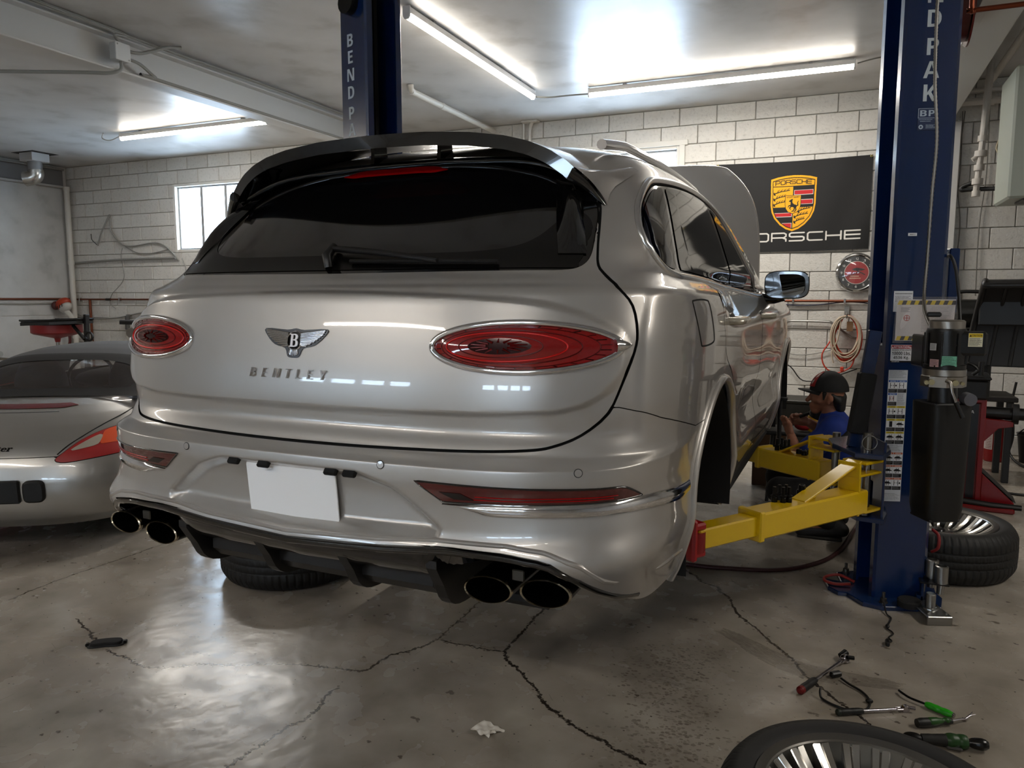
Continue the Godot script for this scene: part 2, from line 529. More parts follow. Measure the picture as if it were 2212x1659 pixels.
func floor_marks(R: Rect2) -> Image:
	# cracks, rubber marks, grease and specks on the slab; R: x and depth range of this patch
	var n := 2048
	var img := Image.create(n, n, false, Image.FORMAT_RGBA8)
	img.fill(Color(0.30, 0.27, 0.23, 0.0))
	var kx := n / R.size.x; var ky := n / R.size.y
	var km := (kx + ky) * 0.5
	var G := R.grow(0.1)
	var P := func(p: Vector2) -> Vector2: return Vector2((p.x - R.position.x) * kx, (R.end.y - p.y) * ky)
	var dot := func(p: Vector2, r: float, c: Color) -> void:
		if G.has_point(p): disc(img, P.call(p), maxf(0.6, r * km), c)
	var ln := func(a: Vector2, b: Vector2, w: float, c: Color) -> void:
		if G.has_point(a) or G.has_point(b): stroke(img, [P.call(a), P.call(b)], maxf(1.0, w * km), c)
	var rg := RandomNumberGenerator.new(); rg.seed = 77
	for b in blots:
		for k in 170:
			dot.call(Vector2(b.x + rg.randfn(0, 0.10), b.y + rg.randfn(0, 0.10)), rg.randf_range(0.0015, 0.008), Color(0.26, 0.2, 0.16, rg.randf_range(0.15, 0.6)))
	var s2 := spline(smear, 10)
	for k in s2.size() - 1:
		for j in 30:
			var f := float(k) / s2.size()
			var dd: Vector2 = (s2[k + 1] - s2[k]).normalized()
			var off := rg.randf_range(-1, 1) * (0.03 + 0.035 * sin(PI * f))
			var p: Vector2 = s2[k] + Vector2(-dd.y, dd.x) * off + dd * rg.randf_range(0, 0.03)
			ln.call(p, p + dd * rg.randf_range(0.02, 0.07), rg.randf_range(0.002, 0.007), Color(0.33, 0.30, 0.26, rg.randf_range(0.25, 0.6)))
	for k in 6500:
		var p := Vector2(rg.randf_range(-4.6, 2.6), rg.randf_range(1.1, 7.4))
		var r := rg.randf(); var r2 := rg.randf(); var a := rg.randf() * TAU
		if r < 0.86: dot.call(p, lerpf(0.0010, 0.0038, r2 * r2), Color(0.16, 0.14, 0.12, 0.4 + 0.55 * r2))
		elif r < 0.93:
			for j in 3: dot.call(p + Vector2(cos(a + j * 2.0), sin(a + j * 1.3)) * 0.005, lerpf(0.003, 0.006, r2), Color(0.22, 0.18, 0.15, 0.75))
		else: ln.call(p, p + Vector2(cos(a), sin(a)) * lerpf(0.01, 0.08, r2), 0.0016, Color(0.3, 0.27, 0.24, 0.6))
	for k in 70:
		var p := Vector2(rg.randf_range(-4.2, 2.4), rg.randf_range(1.3, 6.8))
		for j in 6: dot.call(p + Vector2(rg.randfn(0, 0.010), rg.randfn(0, 0.006)), rg.randf_range(0.003, 0.009), Color(0.24, 0.2, 0.17, 0.7))
	for c in cracks:
		var pts: Array = c[1]
		var w: float = c[0] * 0.95
		var fine := []
		for k in pts.size() - 1:
			for j in 9:
				fine.append((pts[k] as Vector2).lerp(pts[k + 1], j / 9.0) + Vector2(rg.randfn(0, 0.0035), rg.randfn(0, 0.0035)))
		fine.append(pts[pts.size() - 1])
		for k in fine.size() - 1:
			ln.call(fine[k], fine[k + 1], w * rg.randf_range(0.55, 1.4), Color(0.13, 0.11, 0.095, 0.95))
			var q := Vector2(rg.randfn(0, 0.008), rg.randfn(0, 0.008)); var r := rg.randf()
			if r < 0.5: dot.call(fine[k] + q, 0.002 + r * 0.009, Color(0.25, 0.22, 0.19, 0.7))
	return img

func plane_xz(x0: float, x1: float, d0: float, d1: float, y: float) -> M:
	var m := M.new()
	var i := m.add(Vector3(x0, y, -d0), Vector2(x0, -d0)); m.add(Vector3(x1, y, -d0), Vector2(x1, -d0)); m.add(Vector3(x1, y, -d1), Vector2(x1, -d1)); m.add(Vector3(x0, y, -d1), Vector2(x0, -d1))
	for q in [0, 1, 2, 0, 2, 3]: m.ix.append(i + q)
	m.fin(0, Vector3(0, y - 5, 0))
	return m

func room() -> void:
	# floor: a worn slab in the middle of the view and the slab around it
	var con := concrete()
	var base := struct("floor", M.new().box(Vector3(-3.25, -0.08, -1.8), Vector3(16.8, 0.159, 14.0)), con)
	var o := M.new()
	for r in [[-11.65, 5.15, 7.4, 8.75], [-11.65, 5.15, -5.15, 1.1], [-11.65, -4.6, 1.1, 7.4], [2.6, 5.15, 1.1, 7.4]]:
		var q := plane_xz(r[0], r[1], r[2], r[3], 0.0)
		var st := o.v.size()
		for k in q.v.size(): o.add(q.v[k], q.uv[k])
		for k in q.ix: o.ix.append(st + k)
	put(base, "slab_surface", o, con)
	for R in [Rect2(-4.6, 1.1, 3.6, 2.8), Rect2(-1.0, 1.1, 3.6, 2.8), Rect2(-4.6, 3.9, 7.2, 3.5)]:
		var worn := con.duplicate() as StandardMaterial3D
		worn.detail_enabled = true
		worn.detail_albedo = tex(floor_marks(R))
		worn.detail_uv_layer = BaseMaterial3D.DETAIL_UV_2
		worn.detail_blend_mode = BaseMaterial3D.BLEND_MODE_MIX
		var am := ArrayMesh.new()
		var pm := plane_xz(R.position.x, R.end.x, R.position.y, R.end.y, 0.0)
		var ar := []; ar.resize(Mesh.ARRAY_MAX)
		ar[Mesh.ARRAY_VERTEX] = pm.v; ar[Mesh.ARRAY_TEX_UV] = pm.uv; ar[Mesh.ARRAY_INDEX] = pm.ix
		ar[Mesh.ARRAY_NORMAL] = PackedVector3Array([Vector3.UP, Vector3.UP, Vector3.UP, Vector3.UP])
		ar[Mesh.ARRAY_TEX_UV2] = PackedVector2Array([Vector2(0, 1), Vector2(1, 1), Vector2(1, 0), Vector2(0, 0)])
		am.add_surface_from_arrays(Mesh.PRIMITIVE_TRIANGLES, ar)
		put(base, "worn_slab", am, worn)
	# ceiling, gloss-painted boards
	var cm := StandardMaterial3D.new()
	cm.uv1_triplanar = true; cm.uv1_world_triplanar = true; cm.uv1_scale = Vector3(0.22, 0.22, 0.22)
	cm.albedo_texture = ramp_texture(noise_image(1024, 0.006, 21, 6), [[0.0, Color(0.63, 0.62, 0.60)], [0.4, Color(0.75, 0.745, 0.735)], [1.0, Color(0.80, 0.795, 0.785)]])
	cm.roughness = 0.33
	cm.normal_enabled = true; cm.normal_scale = 0.10
	cm.normal_texture = normal_texture(noise_image(512, 0.012, 3, 3), 3.0)
	struct("ceiling", M.new().box(Vector3(-3.25, CEIL + 0.08, -1.8), Vector3(16.8, 0.16, 14.0)), cm)
	# painted block wall
	var wm := []
	for k in 3:
		var m := StandardMaterial3D.new()
		var g: Color = Color(0.80, 0.79, 0.765) * [0.985, 1.0, 1.02][k]; g.a = 1.0
		m.albedo_texture = ramp_texture(noise_image(512, 0.035, 40 + k, 5), [[0.0, g * 0.86], [0.22, g * 0.96], [0.36, g], [1.0, g * 1.02]])
		m.uv1_triplanar = true; m.uv1_world_triplanar = true; m.uv1_scale = Vector3.ONE * 1.1
		m.roughness = 0.62
		m.normal_enabled = true; m.normal_scale = 0.28
		m.normal_texture = normal_texture(noise_image(512, 0.07, 50 + k, 4), 5.0)
		wm.append(m)
	var mortar := mat(Color(0.77, 0.76, 0.74), 0.8)
	var OPEN := [Rect2(-9.2, 2.2, 1.46, 1.0), Rect2(-3.0, 2.2, 1.32, 1.0)]
	var bk := M.new()
	for r in [[-11.65, 5.15, 0.0, 2.2], [-11.65, 5.15, 3.2, CEIL], [-11.65, -9.2, 2.2, 3.2], [-7.74, -3.0, 2.2, 3.2], [-1.68, 5.15, 2.2, 3.2]]:
		bk.box(Vector3((r[0] + r[1]) / 2, (r[2] + r[3]) / 2, -WALL - 0.105), Vector3(r[1] - r[0], r[3] - r[2], 0.15))
	var wall := struct("wall_back", bk, mortar)
	var shared := {}
	var rest := M.new()
	var cnt := 0
	var rg := RandomNumberGenerator.new(); rg.seed = 4
	for row in 18:
		var y0 := row * 0.2
		var y1 := minf(y0 + 0.2, CEIL)
		var x := -11.5 - (0.2 if row % 2 else 0.0)
		while x < 5.0:
			var x0 := maxf(x, -11.5); var x1 := minf(x + 0.4, 5.0)
			x += 0.4
			var segs := [[x0, x1]]
			for op in OPEN:
				if y0 > op.position.y - 0.01 and y1 < op.end.y + 0.01:
					var ns := []
					for s in segs:
						if s[1] <= op.position.x or s[0] >= op.end.x: ns.append(s)
						else:
							if s[0] < op.position.x - 0.03: ns.append([s[0], op.position.x])
							if s[1] > op.end.x + 0.03: ns.append([op.end.x, s[1]])
					segs = ns
			for s in segs:
				var w: float = s[1] - s[0]
				if w < 0.05: continue
				var c := Vector3((s[0] + s[1]) / 2, (y0 + y1) / 2, -WALL - 0.014)
				var sz := Vector3(w - 0.007, y1 - y0 - 0.007, 0.028)
				var seen: bool = (c.x < -7.6 and y0 > 1.1) or (c.x >= -7.6 and c.x < -1.4 and y0 > 2.75) or (c.x >= -1.4 and c.x < 2.0 and y0 > 0.5)
				if seen and cnt < 300:
					cnt += 1
					var key := "%d_%d" % [roundi(sz.x * 100), roundi(sz.y * 100)]
					if not shared.has(key): shared[key] = M.new().box(Vector3.ZERO, sz, 0.005).mesh()
					var b := put(wall, "block", shared[key], wm[rg.randi() % 3])
					b.position = c + Vector3(0, 0, rg.randf_range(-0.001, 0.0015))
				else: rest.box(c, sz, 0.005)
	put(wall, "block_field", rest, wm[1]).set_meta("kind", "stuff")
	# windows in the block wall
	for k in 2:
		var op: Rect2 = OPEN[k]
		var c := Vector3(op.get_center().x, op.get_center().y, -WALL - 0.06)
		var m := M.new()
		var fr := mat(Color(0.83, 0.82, 0.79), 0.5)
		for s in [-1, 1]:
			m.box(Vector3(c.x + s * (op.size.x / 2 - 0.02), c.y, c.z), Vector3(0.04, op.size.y, 0.13), 0.004)
			m.box(Vector3(c.x, c.y + s * (op.size.y / 2 - 0.02), c.z), Vector3(op.size.x - 0.08, 0.04, 0.13), 0.004)
		var win := struct("window_%d" % (k + 1), m, fr)
		for j in 3:
			var w := (op.size.x - 0.08) / 3.0
			var px := op.position.x + 0.04 + w * (j + 0.5)
			var f := M.new()
			for s in [-1, 1]:
				f.box(Vector3(px + s * (w / 2 - 0.012), c.y, c.z - 0.01), Vector3(0.024, op.size.y - 0.08, 0.03), 0.003)
				f.box(Vector3(px, c.y + s * (op.size.y / 2 - 0.052), c.z - 0.01), Vector3(w - 0.048, 0.024, 0.03), 0.003)
			put(win, "window_sash", f, mat(Color(0.62, 0.62, 0.62), 0.4, 0.6))
			put(win, "window_pane", M.new().box(Vector3(px, c.y, c.z - 0.01), Vector3(w - 0.044, op.size.y - 0.12, 0.005)), glass(Color(0.95, 0.97, 1.0), 0.08))
		if k == 1:
			var tr := M.new()
			for s in [-1, 1]: tr.box(Vector3(c.x + s * (op.size.x / 2 + 0.02), c.y, -WALL + 0.012), Vector3(0.06, op.size.y + 0.1, 0.024), 0.004)
			tr.box(Vector3(c.x, c.y + op.size.y / 2 + 0.02, -WALL + 0.013), Vector3(op.size.x + 0.16, 0.06, 0.026), 0.004)
			put(win, "window_trim", tr, fr)
	# side and rear walls
	var pm2 := StandardMaterial3D.new()
	pm2.albedo_texture = ramp_texture(noise_image(512, 0.01, 61, 5), [[0.0, Color(0.64, 0.64, 0.63)], [0.4, Color(0.72, 0.72, 0.71)], [1.0, Color(0.76, 0.76, 0.75)]])
	pm2.uv1_triplanar = true; pm2.uv1_world_triplanar = true; pm2.uv1_scale = Vector3.ONE * 0.4
	pm2.roughness = 0.5
	var lw := struct("wall_left", M.new().box(Vector3(-11.575, CEIL / 2, -1.8), Vector3(0.15, CEIL, 14.0)), mortar)
	for k in 5:
		put(lw, "wall_panel", M.new().box(Vector3(-11.494, 0.62 + 0.001, -WALL + 0.72 + k * 1.44), Vector3(0.014, 1.236, 1.434), 0.004), pm2)
		put(lw, "wall_panel", M.new().box(Vector3(-11.494, 2.25, -WALL + 0.72 + k * 1.44), Vector3(0.014, 2.0, 1.434), 0.004), pm2)
	put(lw, "header_board", M.new().box(Vector3(-11.46, 3.40, -5.0), Vector3(0.08, 0.24, 7.0), 0.006), mat(Color(0.42, 0.42, 0.42), 0.6))
	put(lw, "header_rail", M.new().box(Vector3(-11.44, 3.265, -5.0), Vector3(0.12, 0.03, 7.0), 0.004), mat(Color(0.66, 0.66, 0.65), 0.5))
	put(lw, "header_rail", M.new().box(Vector3(-11.44, 3.535, -5.0), Vector3(0.12, 0.03, 7.0), 0.004), mat(Color(0.5, 0.5, 0.49), 0.5))
	struct("wall_right", M.new().box(Vector3(5.075, CEIL / 2, -1.8), Vector3(0.15, CEIL, 14.0)), pm2)
	# rear wall with two sectional doors, each with a row of panes: they light the shop from behind
	var rw := M.new()
	for r in [[-11.65, -7.2, 0.0, CEIL], [-4.2, -1.6, 0.0, CEIL], [1.4, 5.15, 0.0, CEIL], [-7.2, -4.2, 3.0, CEIL], [-1.6, 1.4, 3.0, CEIL]]:
		rw.box(Vector3((r[0] + r[1]) / 2, (r[2] + r[3]) / 2, 5.075), Vector3(r[1] - r[0], r[3] - r[2], 0.15))
	struct("wall_front", rw, mortar)
	for k in 2:
		var cx := -5.7 if k == 0 else -0.1
		var dr: MeshInstance3D = null
		for j in 5:
			var y := 0.3 + j * 0.6
			if j == 3:
				for i in 4:
					var x := cx - 1.5 + 0.375 + i * 0.75
					var m := M.new()
					for s in [-1, 1]:
						m.box(Vector3(x + s * 0.33, y, 5.05), Vector3(0.09, 0.596, 0.04), 0.004)
						m.box(Vector3(x, y + s * 0.255, 5.05), Vector3(0.57, 0.086, 0.04), 0.004)
					put(dr, "door_window_frame", m, mat(Color(0.82, 0.82, 0.8), 0.5))
					put(dr, "window_pane", M.new().box(Vector3(x, y, 5.05), Vector3(0.57, 0.424, 0.005)), glass(Color(0.95, 0.97, 1.0), 0.08))
			else:
				var m := M.new().box(Vector3(cx, y, 5.05), Vector3(2.99, 0.596, 0.05), 0.008)
				if dr == null: dr = struct("door_%d" % (k + 1), m, mat(Color(0.82, 0.82, 0.8), 0.5))
				else: put(dr, "door_panel", m, mat(Color(0.82, 0.82, 0.8), 0.5))

func beams() -> void:
	var wh := mat(Color(0.77, 0.765, 0.75), 0.4)
	# steel beam over the left bay
	var m := M.new()
	m.box(Vector3(-5.34, 3.30, -1.85), Vector3(0.17, 0.016, 13.4), 0.003)
	m.box(Vector3(-5.34, 3.55, -1.85), Vector3(0.17, 0.016, 13.4), 0.003)
	m.box(Vector3(-5.34, 3.425, -1.85), Vector3(0.012, 0.24, 13.4))
	m.box(Vector3(-5.34, 3.575, -1.85), Vector3(0.13, 0.03, 13.4))
	struct("trim_1", m, wh)
	var b := M.new()
	b.box(Vector3(0.79, 3.40, -1.85), Vector3(0.25, 0.38, 13.4), 0.008)
	var rb := struct("trim_2", b, wh)
	put(rb, "beam_cap", M.new().box(Vector3(0.69, 3.215, -1.85), Vector3(0.05, 0.012, 13.4), 0.002), wh)
	put(rb, "pilaster", M.new().box(Vector3(0.84, 1.6, -WALL + 0.05), Vector3(0.30, 3.2, 0.12), 0.006), mat(Color(0.79, 0.785, 0.77), 0.6))

# ---------------------------------------------------------------- lofted car bodies
# a body is a grid of points (right half, mirrored); its panels are cut out of the grid along lines given as fields (inside below zero)
class Body:
	var nr := 0
	var nc := 0
	var P := PackedVector3Array()   # x to the right, y up, z = minus the distance from the rear
	var N := PackedVector3Array()
	var flip := false
	func finish() -> void:
		N.resize(P.size())
		for i in nr - 1:
			for j in nc - 1:
				var a := i * nc + j
				var p := P[a]; var q := P[a + 1]; var r := P[a + nc]; var s := P[a + nc + 1]
				var n := (s - p).cross(q - r)
				N[a] += n; N[a + 1] += n; N[a + nc] += n; N[a + nc + 1] += n
		for i in nr:
			N[i * nc].x = 0.0   # the middle of the car is smooth across the mirror line
		var tot := 0.0
		for k in N.size():
			N[k] = N[k].normalized() if N[k].length_squared() > 1e-16 else Vector3.UP
			tot += N[k].dot(P[k] - Vector3(0, 1.2, -2.5))
		if tot < 0.0:
			for k in N.size(): N[k] = -N[k]
	func cut(m: M, nrm: PackedVector3Array, F: PackedFloat32Array, off, both := true, lo := 0, hi := -1, left := false) -> void:
		# add the part of the grid where F < 0; off: a number or one per vertex; both: mirrored too
		var sides := [1.0, -1.0] if both else ([-1.0] if left else [1.0])
		for sx in sides:
			var map := {}
			var S := Vector3(sx, 1, 1)
			var put := func(k: int) -> int:
				if not map.has(k):
					var o: float = off if off is float else off[k]
					map[k] = m.add((P[k] + N[k] * o) * S); nrm.append(N[k] * S)
				return map[k]
			var mid := func(a: int, b: int) -> int:
				var key := (mini(a, b) * 1000000 + maxi(a, b)) + 10000000000000
				if not map.has(key):
					var t := F[a] / (F[a] - F[b])
					var oa: float = off if off is float else off[a]
					var ob: float = off if off is float else off[b]
					var n := N[a].lerp(N[b], t).normalized()
					map[key] = m.add((P[a].lerp(P[b], t) + n * lerpf(oa, ob, t)) * S); nrm.append(n * S)
				return map[key]
			for i in range(lo, (nr - 1) if hi < 0 else hi):
				for j in nc - 1:
					var q := i * nc + j
					var f0 := F[q]; var f1 := F[q + 1]; var f2 := F[q + nc + 1]; var f3 := F[q + nc]
					if f0 >= 0.0 and f1 >= 0.0 and f2 >= 0.0 and f3 >= 0.0: continue
					for tr in [[q, q + 1, q + nc + 1], [q, q + nc + 1, q + nc]]:
						var poly := []
						for k in 3:
							var a: int = tr[k]; var b: int = tr[(k + 1) % 3]
							if F[a] < 0.0: poly.append(put.call(a))
							if (F[a] < 0.0) != (F[b] < 0.0): poly.append(mid.call(a, b))
						for k in range(1, poly.size() - 1):
							var va := m.v[poly[0]]; var vb := m.v[poly[k]]; var vc := m.v[poly[k + 1]]
							var up: bool = (vc - va).cross(vb - va).dot(nrm[poly[0]]) >= 0.0
							m.ix.append(poly[0]); m.ix.append(poly[k] if up else poly[k + 1]); m.ix.append(poly[k + 1] if up else poly[k])
	func panel(F: PackedFloat32Array, off = 0.0, both := true, left := false, own := false) -> ArrayMesh:
		var m := M.new(); var nrm := PackedVector3Array()
		cut(m, nrm, F, off, both, 0, -1, left)
		if own: return m.mesh()
		var ar := []; ar.resize(Mesh.ARRAY_MAX)
		ar[Mesh.ARRAY_VERTEX] = m.v; ar[Mesh.ARRAY_NORMAL] = nrm; ar[Mesh.ARRAY_TEX_UV] = m.uv; ar[Mesh.ARRAY_INDEX] = m.ix
		var am := ArrayMesh.new()
		if m.ix.size() > 0: am.add_surface_from_arrays(Mesh.PRIMITIVE_TRIANGLES, ar)
		return am
	func near(x0: float, x1: float, y0: float, y1: float, t1: float) -> PackedInt32Array:
		var o := PackedInt32Array()
		for k in P.size():
			if P[k].x >= x0 and P[k].x <= x1 and P[k].y >= y0 and P[k].y <= y1 and -P[k].z < t1: o.append(k)
		return o
	func field(f: Callable) -> PackedFloat32Array:
		var F := PackedFloat32Array(); F.resize(P.size())
		for k in P.size():
			var p := P[k]
			F[k] = f.call(p.x, p.y, -p.z, k / nc, k % nc)
		return F
	func at_ly(l: float, y: float) -> Array:
		# the point of the rear face at that side position and height, with its normal
		var al := absf(l)
		var sx := -1.0 if l < 0.0 else 1.0
		var i := 0
		while i < nr - 2 and P[(i + 1) * nc].y < y: i += 1
		# higher up the rows rise toward the front: refine at the column found
		var j := 0
		for pass_ in 2:
			j = 0
			while j < nc - 2 and P[i * nc + j + 1].x < al and -P[i * nc + j + 1].z < 1.6: j += 1
			while i > 0 and P[i * nc + j].y > y: i -= 1
			while i < nr - 2 and P[(i + 1) * nc + j].y < y: i += 1
		var q0 := i * nc + j; var q1 := q0 + nc
		var fy := clampf((y - P[q0].y) / maxf(1e-6, P[q1].y - P[q0].y), 0.0, 1.0)
		var a := P[q0].lerp(P[q1], fy); var b := P[q0 + 1].lerp(P[q1 + 1], fy)
		var fx := clampf((al - a.x) / maxf(1e-6, b.x - a.x), 0.0, 1.0)
		var p := a.lerp(b, fx)
		var n := N[q0].lerp(N[q1], fy).lerp(N[q0 + 1].lerp(N[q1 + 1], fy), fx).normalized()
		return [Vector3(l, y, p.z), Vector3(n.x * sx, n.y, n.z)]
	func at_ty(t: float, y: float) -> Vector3:
		# the point of the right side at that distance from the rear and height
		var i := 0
		var j := 0
		for pass_ in 3:
			j = 0
			while j < nc - 2 and -P[i * nc + j + 1].z < t: j += 1
			i = 0
			while i < nr - 2 and P[(i + 1) * nc + j].y < y: i += 1
		var q0 := i * nc + j; var q1 := q0 + nc
		var fy := clampf((y - P[q0].y) / maxf(1e-6, P[q1].y - P[q0].y), 0.0, 1.0)
		var a := P[q0].lerp(P[q1], fy); var b := P[q0 + 1].lerp(P[q1 + 1], fy)
		var fx := clampf((t + a.z) / maxf(1e-6, a.z - b.z), 0.0, 1.0)
		return Vector3(a.lerp(b, fx).x, y, -t)
	func on_rear(_cand, l: float, y: float, off: float) -> Vector3:
		var q := at_ly(l, y)
		return q[0] + q[1] * off

func sdpoly(p: Vector2, pts: PackedVector2Array) -> float:
	var d := 1e9; var s := 1.0
	var n := pts.size()
	var j := n - 1
	for i in n:
		var a := pts[i]; var b := pts[j]
		var e := b - a; var w := p - a
		var t := clampf(w.dot(e) / maxf(e.length_squared(), 1e-12), 0.0, 1.0)
		d = minf(d, (w - e * t).length_squared())
		if (a.y <= p.y) != (b.y <= p.y):
			if p.x < a.x + (p.y - a.y) / (b.y - a.y) * (b.x - a.x): s = -s
		j = i
	return s * sqrt(d)
func table(x: float, t: Array) -> float:
	if x <= t[0][0]: return t[0][1]
	for k in t.size() - 1:
		if x <= t[k + 1][0]: return lerpf(t[k][1], t[k + 1][1], (x - t[k][0]) / (t[k + 1][0] - t[k][0]))
	return t[t.size() - 1][1]
func smooth_poly(pts: Array, n := 4, closed := true) -> PackedVector2Array:
	return PackedVector2Array(spline(pts, n, closed))

# rows of the sport utility vehicle, from sill to roof: height, rear end at the middle, half width, corner power, corner length, front end
var SUV_ROWS := [
	[0.60, 0.30, 0.900, 5.0, 0.95, 5.00], [0.70, 0.12, 0.945, 5.0, 1.0, 5.06], [0.80, 0.05, 0.975, 5.5, 1.1, 5.10], [0.88, 0.02, 0.988, 6.0, 1.1, 5.12],
	[0.95, 0.040, 0.985, 5.5, 1.1, 5.12], [1.02, 0.035, 0.985, 5.0, 1.1, 5.12], [1.08, 0.022, 0.988, 5.0, 1.1, 5.12], [1.112, 0.024, 0.990, 5.0, 1.1, 5.12],
	[1.122, 0.036, 0.991, 4.9, 1.1, 5.12], [1.14, 0.072, 0.993, 4.8, 1.1, 5.12], [1.16, 0.082, 0.994, 4.8, 1.1, 5.12], [1.20, 0.086, 0.996, 4.8, 1.1, 5.12], [1.245, 0.082, 0.998, 4.8, 1.1, 5.12],
	[1.30, 0.085, 1.0, 4.8, 1.1, 5.12], [1.41, 0.105, 1.0, 4.8, 1.1, 5.10], [1.50, 0.127, 0.995, 4.6, 1.1, 5.08], [1.545, 0.140, 0.985, 4.5, 1.05, 5.05],
	[1.565, 0.155, 0.970, 4.5, 1.0, 4.95], [1.58, 0.190, 0.945, 4.5, 0.95, 4.70], [1.60, 0.235, 0.915, 4.5, 0.9, 4.35], [1.62, 0.265, 0.895, 4.5, 0.85, 4.10],
	[1.70, 0.345, 0.862, 4.6, 0.80, 3.93], [1.80, 0.450, 0.822, 4.6, 0.75, 3.68], [1.88, 0.535, 0.785, 4.6, 0.75, 3.45], [1.94, 0.605, 0.745, 4.4, 0.75, 3.25],
	[1.98, 0.660, 0.695, 4.2, 0.75, 3.10], [2.01, 0.720, 0.600, 4.0, 0.75, 2.95], [2.03, 0.800, 0.480, 3.5, 0.75, 2.80], [2.045, 0.920, 0.280, 3.0, 0.75, 2.60], [2.05, 1.1, 0.020, 3.0, 0.75, 2.40]]
var oval_poly := PackedVector2Array([Vector2(-0.3, 1.553), Vector2(0.0, 1.553), Vector2(0.2, 1.550), Vector2(0.35, 1.545), Vector2(0.5, 1.539), Vector2(0.607, 1.532), Vector2(0.67, 1.524), Vector2(0.721, 1.514), Vector2(0.78, 1.496), Vector2(0.828, 1.472), Vector2(0.862, 1.447), Vector2(0.880, 1.417), Vector2(0.886, 1.385), Vector2(0.880, 1.352), Vector2(0.866, 1.325), Vector2(0.843, 1.300), Vector2(0.80, 1.272), Vector2(0.74, 1.257), Vector2(0.6, 1.250), Vector2(0.3, 1.244), Vector2(0.0, 1.241), Vector2(-0.3, 1.241)])
func suv_side(t: float, y: float) -> float:
	var f := -0.018 * exp(-pow((t - 2.6) / 0.9, 2)) * (1.0 if y < 1.6 else 0.3)
	f -= 0.055 * sm(1.40, 1.55, y) * (1.0 - sm(1.56, 1.66, y)) * sm(1.1, 1.9, t)
	# hollow of the lower doors, flare round the wheel openings
	f -= 0.022 * exp(-pow((y - 1.02) / 0.10, 2)) * sm(1.75, 2.0, t) * (1.0 - sm(3.45, 3.7, t))
	if t > 3.9: f -= 0.02 * pow((t - 3.9) / 1.2, 2)
	return f
func suv_lift(y: float, t: float) -> float:
	if y <= 1.62: return 0.0
	return 0.075 * minf(1.0, (y - 1.62) / 0.36) * maxf(0.0, 1.0 - pow((t - 2.0) / 1.45, 2))
var recess_poly := PackedVector2Array([Vector2(-0.1, 1.085), Vector2(0.235, 1.085), Vector2(0.33, 1.055), Vector2(0.41, 1.0), Vector2(0.475, 0.945), Vector2(0.462, 0.925), Vector2(-0.1, 0.908)])
func suv_point(r: Array, s: float) -> Vector3:
	var y: float = r[0]; var tr: float = r[1]; var w: float = r[2]; var n: float = r[3]; var b: float = r[4]; var tf: float = r[5]
	var l: float; var t: float
	if s <= 1.0:
		var g: float
		if s < 0.55: g = s / 0.55 * 0.78
		else:
			var a0 := asin(pow(0.78, n / 2.0))
			g = pow(sin(lerpf(a0, PI / 2, (s - 0.55) / 0.45)), 2.0 / n)
		l = w * g
		t = tr + b - b * pow(maxf(0.0, 1.0 - pow(g, n)), 1.0 / n)
		t += 0.05 * l * l * (1.0 - sm(0.75, 1.0, g))
	else:
		var t0 := tr + b
		var bf := minf(0.9, (tf - t0) * 0.45)
		var t1 := tf - bf
		if s <= 2.0:
			t = lerpf(t0, t1, s - 1.0)
			l = w + (suv_side(t, y) if w > 0.5 else 0.0)
		else:
			var a := (s - 2.0) * PI / 2
			l = (w + (suv_side(t1, y) if w > 0.5 else 0.0)) * pow(maxf(0.0, cos(a)), 2.0 / 3.0)
			t = t1 + bf * pow(sin(a), 2.0 / 3.0)
	if s <= 1.0 and y > 0.88 and y < 1.12 and l < 0.6:
		t += 0.032 * sm(0.004, -0.022, sdpoly(Vector2(l, y), recess_poly))
	if s <= 1.0 and y > 1.15 and y < 1.60 and l < 0.94:
		# the raised oval of the tailgate that carries the lamps
		t += 0.020 * sm(-0.001, 0.011, sdpoly(Vector2(l, y), oval_poly)) * sm(0.935, 0.90, l) * sm(1.15, 1.20, y) * sm(1.60, 1.565, y)
	return Vector3(l, y + suv_lift(y, t), -t)
